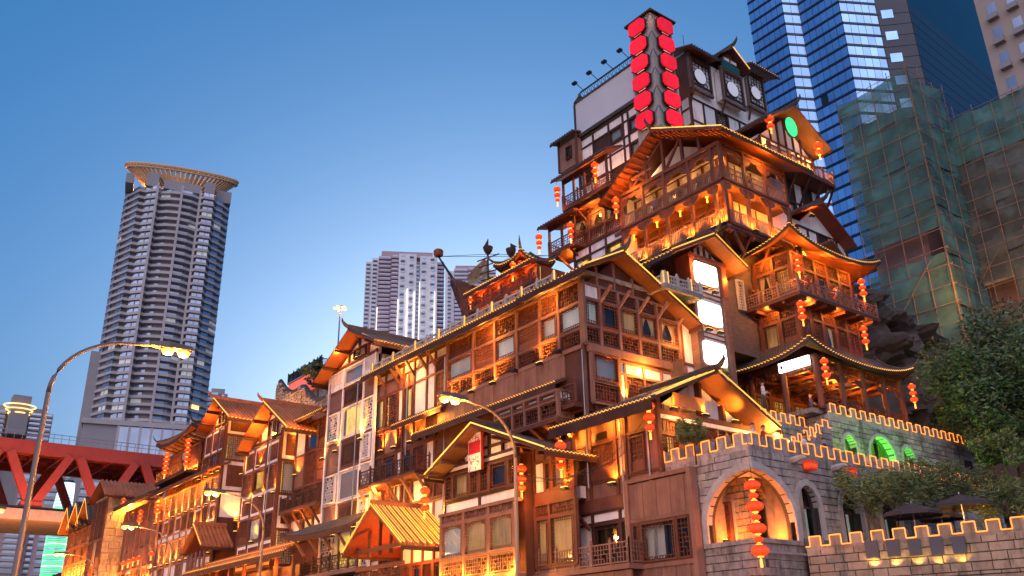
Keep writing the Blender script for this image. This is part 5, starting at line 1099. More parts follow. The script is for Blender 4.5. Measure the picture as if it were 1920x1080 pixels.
for x, h in ((53.5, 2.2), (54.6, 1.4), (59, 2.6), (59.6, 1.8)): m.tube([(x, 43, zt), (x, 43, zt+2+h)], .035, 4)
wpart(RW, 'aerial', m, 'metal_dark', stuff=True)
# ---------------------------------------------------------------- house with the green disc
GD = thing('green_disc_house', 'balconied timber house with glowing green disc in its gable', 'building', (53, 36.3, 26)); Y = FY(GD, 36.3)
c0, zc = Y.at(1443, 287, 1.5); c1, _ = Y.at(1562, 322, 1.5); w0 = c0+1.2
part(GD, 'wall', cube('plaster'), ((w0+c1)/2-.1, 39.5, (24+zc+3)/2), 0, (c1-w0-.4, 6.2, zc+3-24))
gx = [w0+(c1-.3-w0)*i/6 for i in range(7)]
facade(Y, gx, [zc, zc+1.2, zc+2.8], ['wwwwww', 'wdwdww'], post='wood_dark', pw=.14); facade(Y, gx, [zc-8, zc-6.2, zc-4.2, zc-2.2, zc-.3], ['kwkwkw', 'GwGwGw', 'wwkwkw', 'GwwwGw'], post='wood_dark', pw=.14)
FL = FX(GD, w0); facade(FL, [-41, -39.4, -37.8, -36.4], [zc-.3, zc+1.2, zc+2.6], ['bbb', 'bbb'], post='wood_mid')
Y.box('balcony_floor', c0, c1, zc-.3, zc, 0, 1.5, 'wood_mid'); rail(Y, c0, c1, zc, 1.0, 1.4, 'baluster', 'wood_red'); FXb = FX(GD, c0+.1); rail(FXb, -41, -34.9, zc, 1.0, 0, 'baluster', 'wood_red'); part(GD, 'balcony_floor', cube('wood_pale'), (c0+.6, 38.6, zc-.17), 0, (1.2, 4.8, .25))
for i in range(6): a = c0+.3+(c1-c0-.4)*i/5; Y.bar('brace', (a, zc-2.6, 0), (a, zc-.3, 1.35), .12, .16, 'wood_dark')
sc, za = Y.at(1488, 200, 1.2)
gable_Y(GD, 34.9, 42, sc, sc-4.2, sc+4.3, za, za-2.5, za-2.6, step=.32, strip=None, rake=(), ends=(1, 0), lining='wood_pale')
gable_wall(Y, [(w0, zc+2.8), (c1-.3, zc+2.8), (sc, za-.6)], -.1, 'plaster')
for k in (-2, -1, 0, 1, 2): Y.box('post', sc+k-.06, sc+k+.06, zc+2.8, za-.6-abs(k)*.6, -.1, .05, 'wood_dark')
d0, dz = Y.at(1482, 239, 1.2); n = 28
gd = Y.put('green_disc', MB().prism([(.72*cos(2*pi*j/n), .86*sin(2*pi*j/n)) for j in range(n)], -.08, .08).mesh('green_disc', 'disc_green'), d0, dz, 1.25)
link('disc_rim', MB().prism([(.8*cos(2*pi*j/n), .95*sin(2*pi*j/n)) for j in range(n)], -.02, .12).mesh('disc_rim', 'metal_dark'), gd)
for x in (w0+.5, sc+1.6, c1-1.2): lamp(GD, (x, 35.7, zc+1.7), 9, (1, .5, .1), .12)
lamp(GD, (c0+.5, 38.5, zc+1.5), 9, (1, .42, .08), .12); lamp(GD, (c0+.8, 35.6, zc-.9), 7, (1, .42, .08), .12)
# ---------------------------------------------------------------- low roofs stepping down beside the hall
SR = thing('side_house', 'small half timbered side house with two stepped tile roofs by the cliff', 'building', (53, 34.6, 20)); Y = FY(SR, 34.6)
v0, v1 = Y.at(1496, 440)[0], Y.at(1580, 440)[0]; sc, za = Y.at(1540, 380, .9); part(SR, 'wall', cube('plaster'), ((v0+v1)/2, 37, 25.5), 0, (v1-v0, 4.4, za*2-51-3.2))
facade(Y, [v0+(v1-v0)*i/5 for i in range(6)], [25, 27, 28.8, za-2.2], ['wwkww', 'wkwkw', 'bkkkb'], post='wood_dark', pw=.13); gable_wall(Y, [(v0, za-2.2), (v1, za-2.2), (sc, za-.3)], -.1, 'plaster')
gable_Y(SR, 33.5, 39, sc, sc-3.0, sc+3.6, za, za-1.4, za-2.6, step=.32, strip=None, ends=(1, 0), lining='wood_red')
q0, zq = Y.at(1500, 458, .9); q1, zq1 = Y.at(1604, 470, 1.6); 
roof_slope(SR, (q0, 34.9, zq+.4), (q1-1.5, 34.9, zq+.6), (q0, 32.9, zq-.3), (q1-1, 32.9, zq-.3), step=.32, strip=None, lining='wood_pale'); roof_slope(SR, (q1-2.6, 33.2, zq+1.2), (q1-2.6, 37, zq+1.2), (q1, 33.2, zq-.9), (q1, 37, zq-.9), step=.32, strip=None, lining='wood_pale')
for x in (q1-2.3, q1-1.2): Y.box('post', x-.1, x+.1, 22, zq+.3, .2, .4, 'wood_mid')
lamp(SR, (v0+.5, 33.8, 29), 8, (1, .42, .06), .15); lamp(SR, (q1-1.3, 33.9, zq-1.2), 14, (1, .4, .05), .15); uplight(Y, Y.at(1512, 405)[0], Y.at(1512, 407)[1], .5, 6); lamp(SR, (q0+1.5, 33.4, zq-1.5), 9, (1, .4, .05), .15)
# ================================================================ pagoda pavilion on the fortress wall
PG = thing('pagoda_pavilion', 'three tiered timber pagoda with upturned lit eaves above the fortress wall', 'pavilion', (48.5, 32, 15.5))
X0, Y0, X1, Y1 = 48.6, 32.2, 55.4, 38.6
F, Y = FX(PG, X0), FY(PG, Y0)
part(PG, 'platform', cube('stone'), (53.2, 35.4, 15.6), 0, (11.5, 8, .3))
# ground storey: open columns
cols = [(48.4, 31.3), (50.9, 31.3), (53.4, 31.3), (55.9, 31.3), (58, 31.3), (48.4, 33.8), (48.4, 36.4), (58, 34.5)]
cm = cached('pgc', lambda: MB().lathe([(.26, 0), (.2, .25), (.2, 3.2), (.24, 3.3), (.24, 3.5)], 14).mesh('column', 'wood_mid', True))
for x, y in cols: part(PG, 'column', cm, (x, y, 15.75))
Yg, Fg = FY(PG, 31.3), FX(PG, 48.4)
for a, b in ((48.6, 50.7), (51.1, 53.2), (53.6, 55.7), (56.1, 57.8)): w_ = q5(b-a); Yg.put('fret_panel', cached(('pfx', w_), lambda: lattice_mb(w_, .7, 'fret', .05, .06).mesh('fret_panel', 'wood_mid')), a, 18.35, 0); spandrel(Yg, a, b, 18.3, 0, d=.5); rail(Yg, a, b, 15.8, .9, 0)
Yg.box('beam', 48.2, 58.2, 19.05, 19.3, -.15, .15, 'wood_mid'); Fg.box('beam', -37, -31.1, 19.05, 19.3, -.15, .15, 'wood_mid')
for a, b in ((-36.2, -34), (-33.6, -31.5)): w_ = q5(b-a); Fg.put('fret_panel', cached(('pfx', w_), lambda: lattice_mb(w_, .7, 'fret', .05, .06).mesh('fret_panel', 'wood_mid')), a, 18.35, 0)
for i in range(6): m = MB(); part(PG, 'roof_beam', cube('wood_mid'), (53, 31.8+i*1.1, 18.9), 0, (9.6, .16, .2))
for i in range(7): part(PG, 'cross_beam', cube('wood_mid'), (48.9+i*1.5, 34.6, 18.6), 0, (.16, 6.6, .2))
YBk = FY(PG, 37); facade(YBk, [48.6, 51, 53.4, 55.8, 58], [15.8, 18.2, 19.0], ['FFFF', 'eeee'], post='wood_mid')
hip(PG, X0, 57.2, Y0, Y1, 20.6, 19.05, 1.7, c=.95, sag=.15, step=.26, fdrop=.16, lining='wood_mid')
bs, bz = Fg.at(1463, 692, .5); be, bz2 = Fg.at(1520, 680, .5)
sg = Fg.put('lit_sign', MB().box(0, be-bs, -.08, .08, 0, .62).mesh('lit_sign', 'sign_white'), bs, bz-.31, .6); mm = MB()
for i in range(9): mm.box(.5+i*.16, .58+i*.16, -.1, -.082, .22+.05*(i % 3), .3+.08*(i % 2))
link('sign_script', mm.mesh('sign_script', 'disc_green'), sg); link('sign_swirl', MB().lathe([(.13, -.085), (.14, -.08)], 12).mesh('sign_swirl', 'red_paint') if False else MB().prism([(.22+.12*cos(i*.7)*(1-.06*i), .3+.15*sin(i*.7)) for i in range(8)], -.1, -.082).mesh('sign_swirl', 'red_paint'), sg)
# middle storey
part(PG, 'wall', cube('wood_dark'), (52, 35.6, 23.5), 0, (5.6, 5.6, 8))
fs_ = [-Y1+.2, -36.6, -35.1, -33.6, -32.2]; xs_ = [48.6, 49.9, 51.2, 52.6, 54, 55.4]
facade(F, fs_, [20.3, 22.3, 23.2], ['FFFF', 'LTcd'], post='wood_mid', pw=.2); facade(Y, xs_, [20.3, 22.3, 23.2], ['FFFFF', 'VdTdd'], post='wood_mid', pw=.2)
zb = 23.35; part(PG, 'balcony_floor', cube('wood_mid'), (52, 35.2, zb-.12), 0, (9.2, 8.4, .24))
Fb, Yb = FX(PG, 47.5), FY(PG, 31.1); rail(Fb, -38.8, -31.15, zb, .95, 0, mat='wood_pale'); rail(Yb, 47.55, 56.5, zb, .95, 0, mat='wood_pale')
for i in range(8): part(PG, 'joist', cube('wood_mid'), (48.2+i*1.1, 31.75, zb-.34), 0, (.16, 1.2, .2))
for i in range(6): part(PG, 'joist', cube('wood_mid'), (48.1, 32.4+i*1.1, zb-.34), 0, (1.2, .16, .2))
facade(F, fs_, [zb, 25.9, 26.9], ['FFFF', 'TdTe'], post='wood_mid', pw=.2); facade(Y, xs_, [zb, 25.9, 26.9], ['FFFFF', 'edGde'], post='wood_mid', pw=.2)
hip(PG, 50.2, 54.2, 34, 37, 29.4, 26.9, 3.3, c=1.0, sag=.35, step=.26, fdrop=.16, lining='wood_red')
wpart(PG, 'roof_finial', MB().lathe([(.3, 29.3), (.42, 29.8), (.2, 30.1), (.32, 30.5), (.12, 30.9), (.2, 31.2), (.03, 32)], 12, (52.2, 35.5, 0)), 'tile')
for x in (49, 52, 55): lamp(PG, (x, 31.5, 26.6), 7, (1, .38, .05), .2); lamp(PG, (x, 31.55, 23.0), 4, (1, .38, .08), .2); lamp(PG, (x+.5, 33, 18.2), 9, (1, .35, .05), .2)
for y in (34, 37): lamp(PG, (47.9, y, 26.6), 8, (1, .38, .05), .2); lamp(PG, (48, y, 23.0), 4, (1, .38, .08), .2)
for fr, a in ((Yb, 48), (Yb, 51.5), (Yb, 55), (Fb, -37), (Fb, -34), (Fb, -31.6)): uplight(fr, a, zb+.15, -.35, 4)
for px, py in ((1566, 723), (1662, 735)): d = ray(px, py); t = (34-0)/d.y; p = CAMP+d*t; lamp(PG, p, 10, (1, .5, .12), .06); part(PG, 'pendant_lamp', cached('pend', lambda: MB().lathe([(.02, .25), (.12, .1), (.12, -.08), (.02, -.1)], 10).mesh('pendant_lamp', 'lamp_hot')), p+Vector((0, 0, .25)))
# ================================================================ ship house on the teahouse roof
SHP = thing('ship_house', 'wooden pirate ship with masts and torn sail moored on the teahouse roof', 'ship', (36, 47, 23)); F = FX(SHP, 36)
FH = FX(SHP, 37.3); bt, zt = FH.at(850, 524); bb, zbm = FH.at(884, 597); st, _ = F.at(1005, 530)
yb, ys = -bt, -st; xc = 37.3; secs = [(yb+.3, .05, zt+.25, zt-.5), (yb-.4, .4, zt-.1, zt-1.5), (yb-1.1, .8, zt-.5, zt-2.6), (yb-2.0, 1.15, zt-1.1, zbm+.2), (yb-3.0, 1.25, 26.0, zbm-.1), (yb-3.8, 1.25, 25.5, zbm-.1), (ys, 1.25, 25.45, zbm-.1)]
m = MB(); k = 7; vs = []
for y, hw, zu, zl in secs:
    for i in range(k): t = -1+2*i/(k-1); vs.append((xc+hw*(abs(t)**.6)*(1 if t > 0 else -1), y, zl+(zu-zl)*abs(t)**1.6))
m.add(vs, [(i*k+j, i*k+j+1, (i+1)*k+j+1, (i+1)*k+j) for i in range(len(secs)-1) for j in range(k-1)])
m.add([vs[i*k] for i in range(len(secs))]+[vs[i*k+k-1] for i in range(len(secs))], [(i, i+1, len(secs)+i+1, len(secs)+i) for i in range(len(secs)-1)])
wpart(SHP, 'hull', m, 'wood_mid', True)
for (i0, f) in ((0, .25), (1, .5), (2, .75)):
    mm = MB(); mm.tube([(xc-hw*(f**.4)-.04, y, zl+(zu-zl)*f) for y, hw, zu, zl in secs], .05, 5); wpart(SHP, 'strake', mm, 'wood_dark')
bw, zw = FH.at(822, 481); pb = Vector((xc, yb, zt)); pe = FH.pos(bw, zw); wpart(SHP, 'bowsprit', MB().tube([pb, pe], [.12, .07], 8), 'metal_dark'); wpart(SHP, 'basket', MB().lathe([(.28, 0), (.4, .1), (.42, .5), (.3, .62)], 12, tuple(pe)), 'wood_red')
# cabins along the deck
zd = 25.5; FS = FX(SHP, 36.0); c0, c1 = FS.at(890, 572)[0], FS.at(1008, 510)[0]
part(SHP, 'cabin_wall', cube('wood_red'), (37.4, -(c0+c1)/2, zd+.7), 0, (2.4, abs(c1-c0)-.2, 1.4)); FSo = FX(SHP, 35.5)
FSo.box('gallery_floor', c0-.1, c1+.2, zd-.22, zd-.05, -.8, .2, 'wood_mid'); rail(FSo, c0, c1, zd-.05, .6, .1, mat='wood_red')
n = 7; facade(FS, [c0+(c1-c0)*i/n for i in range(n+1)], [zd, zd+1.35], ['VvVVvVv'], post='wood_red', pw=.14)
roof_slope(SHP, FSo.pos(c0-.2, zd+1.85, -1.4), FSo.pos(c1+.2, zd+1.85, -1.4), FSo.pos(c0-.3, zd+1.4, .3), FSo.pos(c1+.2, zd+1.4, .3), step=.28, lining='wood_red')
cm0, cm1 = FS.at(942, 540)[0], FS.at(972, 520)[0]; yy0, yy1 = -cm1, -cm0
part(SHP, 'tower_wall', cube('wood_red'), (37.3, (yy0+yy1)/2, zd+1.25), 0, (2.0, abs(yy1-yy0), 2.5)); hip(SHP, 37.0, 37.6, (yy0+yy1)/2-.3, (yy0+yy1)/2+.3, zd+3.5, zd+2.45, 1.3, c=.5, sag=.2, step=.26, fdrop=.12, lining='wood_red')
Ft, Yt = FX(SHP, 36.25), FY(SHP, yy0-.02); facade(Ft, [-yy1, -(yy0+yy1)/2, -yy0], [zd, zd+1.3, zd+2.4], ['VV', 'VV'], post='wood_red'); facade(Yt, [36.3, 37.3, 38.3], [zd, zd+.8, zd+2.4], ['bV', 'kk'], post='wood_red')
for y in (yb-2.5, (yb+ys)/2, ys+1): part(SHP, 'support_post', cube('stone'), (36.3, y, (zd+22.4)/2), 0, (.35, .35, zd-22.4)); part(SHP, 'support_post', cube('stone'), (38.6, y, (zd+22.4)/2), 0, (.35, .35, zd-22.4))
for f in (.15, .4, .65, .9): lamp(SHP, FSo.pos(c0+(c1-c0)*f, zd+1.1, .05), 2.5, (1, .3, .08), .1)
for f in (.3, .7): lamp(SHP, FSo.pos(c0+(c1-c0)*f, zd-1.0, .3), 5, (1, .35, .1), .1)
lamp(SHP, (35.6, yy0-.5, zd+2.0), 4, (1, .35, .08), .1)
for px, ptop, pn, k in ((915, 448, 470, 1), (958, 456, 474, -1)):
    a, zn = FH.at(px, pn, -.4); zt2 = FH.at(px, ptop, -.4)[1]; p = FH.pos(a, zn, -.4)
    wpart(SHP, 'mast', MB().tube([(p.x, p.y, zd), (p.x, p.y, zt2)], [.13, .04], 8), 'wood_dark'); wpart(SHP, 'crows_nest', MB().lathe([(.16, -.3), (.34, 0), (.4, .3), (.36, .32), (.3, .02), (.1, -.02)], 12, tuple(p)), 'wood_dark')
    wpart(SHP, 'pennant', MB().add([(p.x, p.y, zt2), (p.x, p.y, zt2-.6), (p.x, p.y+k*.75, zt2-.55)], [(0, 1, 2)]).add([(p.x+.02, p.y, zt2), (p.x+.02, p.y, zt2-.6), (p.x+.02, p.y+k*.75, zt2-.55)], [(2, 1, 0)]), 'cloth_dark')
    if k == 1:
        yl = FH.at(866, 508, -.4)[0]; A = [p+Vector((0, 0, -.2)), Vector((p.x, -yl, zn-1.5)), Vector((p.x-.4, -yl+.5, zn-2.3)), p+Vector((0, 0, -2.3))]
        vs = []; 
        for i in range(9):
            for j in range(7): u, v = i/8, j/6; q = A[0].lerp(A[1], u).lerp(A[3].lerp(A[2], u), v); q.x += .35*sin(pi*u)*sin(pi*v)+.06*sin(9*u+5*v); vs.append(q)
        wpart(SHP, 'sail', MB().add(vs, [(i*7+j, i*7+j+1, i*7+j+8, i*7+j+7) for i in range(8) for j in range(6) if (i*5+j*3) % 11]), 'sail')
        for i in range(4): wpart(SHP, 'yard', MB().tube([p+Vector((.4, -.9+.2*i, -.5-.6*i)), p+Vector((-.4, .9-.15*i, -.7-.6*i))], .05, 6), 'wood_dark')
    m = MB()
    for q in (pe, Vector((xc, yb-3, zt-1)), Vector((xc+1, ys+1, zd+3))): m.tube([p+Vector((0, 0, -.3)), q], .02, 4)
    wpart(SHP, 'rigging', m, 'metal_dark', stuff=True)
# ================================================================ far city
pmat('tower_wall', (.32, .295, .305), .8, .12, .3); pmat('tower_band', (.48, .43, .43), .8, .15, .4); pmat('white_render', (.78, .76, .78), .85, .1, .3); pmat('pink_render', (.5, .36, .38), .85, .12, .3); pmat('tan_render', (.42, .33, .27), .85, .15, .4)
pmat('tower_lit', (.6, .4, .15), .6, .3, .5, emit=.5, ecol=(1, .6, .2)); pmat('strip_white', (.9, .85, .8), .5, 0, 1, emit=.5, ecol=(1, .9, .85)); pmat('ring_wood', (.7, .42, .22), .6, .1, 1)
def facing(px, py, D):
    d = ray(px, py); h = Vector((d.x, d.y, 0)).normalized(); return h*D, atan2(-h.x, h.y)
def poly_band(pts, z0, z1, back=2.0):
    """a closed band: front polyline (s,o) with a flat back"""
    ps = [(s, -o) for s, o in pts]+[(pts[-1][0], -pts[-1][1]+back), (pts[0][0], -pts[0][1]+back)]
    return MB().hprism(ps, z0, z1)
# ---------------------------------------------------------------- the balconied tower
C, ang = facing(300, 600, 340)
TW1 = thing('residential_tower', 'tall curved residential tower with balcony bands and timber ring crown', 'tower', (C.x, C.y, 0)); F = Face(TW1, C.x, C.y, ang)
sl, sr = F.at(228, 380)[0], F.at(432, 400)[0]; W = (sr-sl)/2; c0 = (sl+sr)/2
ztop = F.at(330, 352)[1]; zbot = F.at(290, 792)[1]; NF = 33; fh = (ztop-zbot)/NF
plan = [(-1.0, -13), (-.93, -9.5), (-.84, -7), (-.72, -3), (-.62, -3.4), (-.40, -.4), (-.33, -2.2), (-.15, -.6), (.05, 0), (.25, -.6), (.40, -2.2), (.46, -.4), (.66, -.6), (.72, -3.4), (.86, -5.5), (1.0, -9)]
P3 = [(c0+s*W, o) for s, o in plan]
bm = poly_band([(s, o+.9) for s, o in P3], 0, fh*.36, 8).mesh('floor_band', 'tower_band')
for i in range(NF):
    z = zbot+i*fh; part(TW1, 'floor_band', bm, F.pos(0, z, 0), F.ang)
wpart_core = poly_band([(s, o-1.2) for s, o in P3], 0, ztop-8, 16).mesh('core_wall', 'tower_wall'); part(TW1, 'core_wall', wpart_core, F.pos(0, 8, 0), F.ang)
R = random.Random(11); segs = [0, 2, 4, 6, 8, 9, 11, 13, 14]
for i in range(NF):
    z = zbot+i*fh+fh*.36
    for k in segs:
        (a, oa), (b, ob) = P3[k], P3[k+1]; rec = .0 if k in (4, 11, 13, 0, 2) else -.9
        P, Q = F.pos(a, z, oa+rec), F.pos(b, z, ob+rec); L = (Q-P).length; an = atan2((Q-P).y, (Q-P).x)
        mt = 'tower_lit' if R.random() < .01 else ('curtain' if R.random() < .08 else 'tower_pane')
        part(TW1, 'window', cached(('twp', mt), lambda: MB().box(-.5, .5, 0, .1, 0, 1).mesh('window', mt)), (P+Q)/2, an, (L*.94, 1, fh*.63))
        if i % 1 == 0 and k in (4, 11, 0, 2): part(TW1, 'mullion', cube('tower_wall'), (P+Q)/2+Vector((0, 0, fh*.3))-F.n*-.12, an, (.18, .3, fh*.6))
for k in (5, 8, 10): s, o = P3[k]; F.box('pier', s-.45, s+.45, zbot-2, ztop+1, o-2, o+1.1, 'tower_band')
F.box('podium', c0-W*1.02, c0+W*1.06, 8, zbot-1.5, -14, .5, 'tower_wall'); F.box('podium_glass', c0-W*.45, c0+W*1.0, zbot-13, zbot-2.5, -2, .9, 'tower_pane'); F.box('podium_band', c0-W*1.05, c0+W*1.1, zbot-2.2, zbot-.4, -14, 1.5, 'tower_band')
for k in range(9): s = c0-W*.45+W*1.45*k/8; F.box('podium_pier', s-.4, s+.4, zbot-13, zbot-2.2, 0, 1.2, 'tower_band')
F.box('side_core', c0-W*1.12, c0-W*.9, 8, F.at(150, 640)[1], -24, -10, 'tower_wall')
for k, (a, b, h) in enumerate(((-1.0, -.86, 4), (-.62, -.4, 6), (.46, .66, 5.5), (.7, 1.0, 5), (-.3, .4, 3.5))): F.box('roof_room', c0+a*W, c0+b*W, ztop-.2, ztop+h, -12, -1.5 if k != 3 else -6, 'tower_wall')
# timber ring crown
zr0 = ztop+6; m = MB(); n = 64; rx, ry = W*1.08, W*.36
def ringp(t, inner, dz): 
    q = .62 if inner else 1.0; return F.pos(c0+.02*W+rx*q*cos(t)*1.0, zr0+dz+3.0*(0 if inner else 1)-(1.6*sin(t) if not inner else .2*sin(t)), -W*.5+ry*q*sin(t))
for inner, dz, th in ((False, 3, .7), (True, -2.5, .5), (False, 1.8, .4)): wpart(TW1, 'crown_ring', MB().tube([ringp(2*pi*i/n, inner, dz) for i in range(n+1)], th, 6), 'ring_wood')
for i in range(n): wpart(TW1, 'crown_slat', MB().bar(ringp(2*pi*i/n, False, 2.6), ringp(2*pi*i/n, True, -2.5), 1.3, .5), 'ring_wood')
for i in range(8): q = ringp(2*pi*i/8, True, -2.5); wpart(TW1, 'crown_post', MB().bar(q, (q.x, q.y, ztop-1), .7), 'ring_wood')
for i in range(10): t = 2*pi*i/10; q = ringp(t, True, -3.5); lamp(TW1, q+Vector((0, 0, -1.2)), 620, (1, .45, .12), .5)
# ---------------------------------------------------------------- white tower blocks
def slab_tower(name, label, px0, px1, yref, ytop, D, floors, bays, wall, band, ybot=640, depth=18, strips=(), zmax=None, crown=True):
    C, ang = facing((px0+px1)/2, yref, D); B = thing(name, label, 'tower', (C.x, C.y, 0)); F = Face(B, C.x, C.y, ang)
    a, b = F.at(px0, yref)[0], F.at(px1, yref)[0]; zt = F.at((px0+px1)/2, ytop)[1]; zb = F.at((px0+px1)/2, ybot+30)[1]; fh = (zt-zb)/floors; W = b-a; x = a
    tot = sum(w_ for w_, _, _ in bays)
    for w_, o, kind in bays:
        bw = W*w_/tot; F.box('wall', x, x+bw, 0, zt+(3 if kind == 'c' else 0), -depth, o, wall if kind != 'p' else band); m = MB(); mb2 = MB()
        nw = max(1, int(round(bw/3.2)))
        for i in range(floors):
            z = zb+i*fh
            if kind == 'p': mb2.box(x-.1-C.x*0, x+bw+.1, -o-.9, -o, z, z+fh*.4); m.box(x+.3, x+bw-.3, -o-.15, -o-.002, z+fh*.45, z+fh*.88)
            else:
                for j in range(nw): s = x+bw*(j+.5)/nw; m.box(s-.62, s+.62, -o-.12, -o-.002, z+fh*.38, z+fh*.8); 
                if kind == 'w' and i % 1 == 0: s = x+bw*.5/nw+((i*5) % nw)*bw/nw; mb2.box(s-.9, s+.5, -o-.8, -o, z+fh*.08, z+fh*.3)
        q = F.put('window_grid', m.mesh('window_grid', 'tower_pane'), 0, 0, 0); q['kind'] = 'stuff'
        if mb2.v: q = F.put('balcony_grid', mb2.mesh('balcony_grid', band if kind == 'p' else 'tower_wall'), 0, 0, 0); q['kind'] = 'stuff'
        x += bw
    for (px, ya, yb, o) in strips: s, z1 = F.at(px, ya, o+1); s2, z0 = F.at(px-1, yb, o+1); F.box('light_strip', s-.12, s+.12, z0, z1, o, o+.4, 'strip_white')
    F.box('roof_parapet', a+W*.2, b-W*.15, zt, zt+2.2, -depth, -2, band); return B, F
slab_tower('white_tower', 'white and pink apartment tower with vertical white light strips', 681, 833, 560, 478, 300, 24, [(.9, -7, 'w'), (1.0, -3.5, 'w'), (1.7, -1.5, 'p'), (1.0, -.2, 'p'), (2.4, 1, 'w'), (.5, -4, 'c'), (2.4, -.5, 'w'), (1.0, -5, 'p')], 'white_render', 'pink_render', strips=((787, 527, 650, 1), (746, 560, 650, 1), (815, 545, 650, 0), (707, 575, 650, 0), (764, 540, 650, 1.2), (777, 545, 650, 1.2)))
slab_tower('pink_tower', 'pinkish apartment tower rising behind the ship masts', 834, 930, 560, 503, 380, 22, [(1, -3, 'w'), (1.5, 0, 'p'), (1.5, 1, 'p'), (1.5, -2, 'p')], 'white_render', 'pink_render')
slab_tower('distant_block', 'low dark apartment block with glowing ring roof behind the bridge', -40, 96, 800, 770, 420, 10, [(2, 0, 'p'), (2, -3, 'w'), (2, 0, 'p')], 'tower_wall', 'tower_wall', ybot=830)
C, ang = facing(38, 760, 418); F_ = Face(None, C.x, C.y, ang); zq = F_.at(38, 762)[1]
RR = thing('roof_ring', 'glowing spiral ring canopy on the distant block roof', 'canopy', (C.x, C.y, zq)); n = 30
for k in range(3): link('ring_band', MB().tube([((6-k)*cos(2*pi*i/n), (6-k)*.8*sin(2*pi*i/n), -1.6*k) for i in range(n+1)], .28, 5).mesh('ring_band', 'tower_lit'), RR)
link('roof_room', MB().box(-3.4, 3.4, -3, 3, -12, 4).mesh('roof_room', 'tower_wall'), RR)
for x0, x1, yt, D, l in ((-60, 75, 975, 300, 'pale apartment block seen under the lower bridge deck'), (136, 300, 905, 330, 'beige apartment block seen between the bridge trusses'), (20, 120, 890, 360, 'hazy apartment block behind the bridge truss')):
    slab_tower('apartment_block', l, x0, x1, 1000, yt, D, 18, [(2, 0, 'p'), (1.5, -2, 'w'), (2, 0, 'p'), (1.5, -2, 'w')], 'pink_render', 'tower_band', ybot=1150)
slab_tower('apartment_block', 'pink apartment block peeping out behind the balconied tower', 385, 425, 760, 735, 420, 12, [(2, 0, 'p'), (1.5, -2, 'w')], 'pink_render', 'tower_band', ybot=820)
# ---------------------------------------------------------------- LED tower
C, ang = facing(112, 1000, 230); LD = thing('led_tower', 'slim curved tower wrapped in green and blue LED bands', 'tower', (C.x, C.y, 0)); F = Face(LD, C.x, C.y, ang)
for i, c in enumerate(((.12, .9, .3), (.35, .6, 1), (.75, .9, .95))): pmat('led%d' % i, tuple(v*.5 for v in c), .4, .3, .5, emit=.42, ecol=c, evar=.6)
pmat('led_body', (.03, .05, .06), .4, .2, 1); pts = [(95, 1085), (103, 1030), (112, 975), (122, 930), (128, 908)]
zs_ = [F.at(*p)[1] for p in pts]; cs_ = [F.at(*p)[0] for p in pts]; nb = 64; ms = [MB(), MB(), MB()]; core = MB()
for i in range(nb):
    f = i/(nb-1)*(len(pts)-1); j = min(int(f), len(pts)-2); t = f-j; z = zs_[j]+(zs_[j+1]-zs_[j])*t; s = cs_[j]+(cs_[j+1]-cs_[j])*t
    hw = 2.3-.9*(i/nb)**2; n = 12; mb = ms[0 if (i < 40 and i % 3) else (1 if i % 2 else 2)]
    mb.lathe([(hw, z), (hw, z+.26)], n, (s, 0, 0)); core.lathe([(hw-.15, z-.1), (hw-.15, z+.75)], n, (s, 0, 0))
q = F.put('tower_core', core.mesh('tower_core', 'led_body'), 0, 0, 0); q['kind'] = 'stuff'
for k in range(3): q = F.put('led_bands', ms[k].mesh('led_bands', 'led%d' % k), 0, 0, 0); q['kind'] = 'stuff'
# ---------------------------------------------------------------- red truss bridge
BY = 165.0; BG = thing('truss_bridge', 'red steel double deck truss bridge with concrete lower deck', 'bridge', (-20, BY, 20)); Y = FY(BG, BY)
zt = Y.at(150, 836)[1]; zl = Y.at(150, 860)[1]; d1 = Y.at(100, 958)[1]; d0 = Y.at(100, 979)[1]; xa, xb = -120, 62
wpart(BG, 'deck_girder', MB().box(xa, xb, BY, BY+.8, zl, zt), 'bridge_red'); wpart(BG, 'deck_girder', MB().box(xa, xb, BY+17, BY+18, zl, zt), 'bridge_red'); wpart(BG, 'deck_slab', MB().box(xa, xb, BY+.8, BY+17, zt-.9, zt-.2), 'concrete')
for i in range(46): x = xa+4*i; wpart(BG, 'cross_girder', MB().box(x, x+.35, BY+.8, BY+17, zl+.2, zt-.9), 'bridge_red')
for y in (BY+5, BY+9, BY+13): wpart(BG, 'stringer', MB().box(xa, xb, y, y+.3, zl+.6, zt-.95), 'bridge_red')
wpart(BG, 'lower_deck', MB().box(xa, 50, BY-.8, BY+18, d0, d1-.1), 'concrete'); wpart(BG, 'lower_kerb', MB().box(xa, 50, BY-.6, BY+1, d1-.1, d1+.35), 'metal_dark')
xn = [Y.at(57, 953)[0], Y.at(131, 868)[0], Y.at(150, 868)[0], Y.at(178, 945)[0]]; per = Y.at(262, 880)[0]-Y.at(140, 868)[0]
for k in range(-6, 5):
    o = per*k; b0 = xn[0]+o; t0 = xn[1]+o; t1 = xn[2]+o; b1 = xn[0]+per+o
    for y, in ((BY+.4,), (BY+17.4,)):
        wpart(BG, 'truss_diagonal', MB().bar((b0, y, d1), (t0, y, zl+.2), 1.1, 1.3), 'bridge_red'); wpart(BG, 'truss_diagonal', MB().bar((b1, y+.02, d1), (t1, y+.02, zl+.2), 1.1, 1.3), 'bridge_red')
        wpart(BG, 'gusset', MB().box(b0-1.6, b0+1.6, y-.75, y+.75, d1-.2, d1+1.2), 'bridge_red')
m = MB(); 
for i in range(150): x = xa+i*1.2; m.box(x, x+.07, BY+.2, BY+.27, zt, zt+1.5)
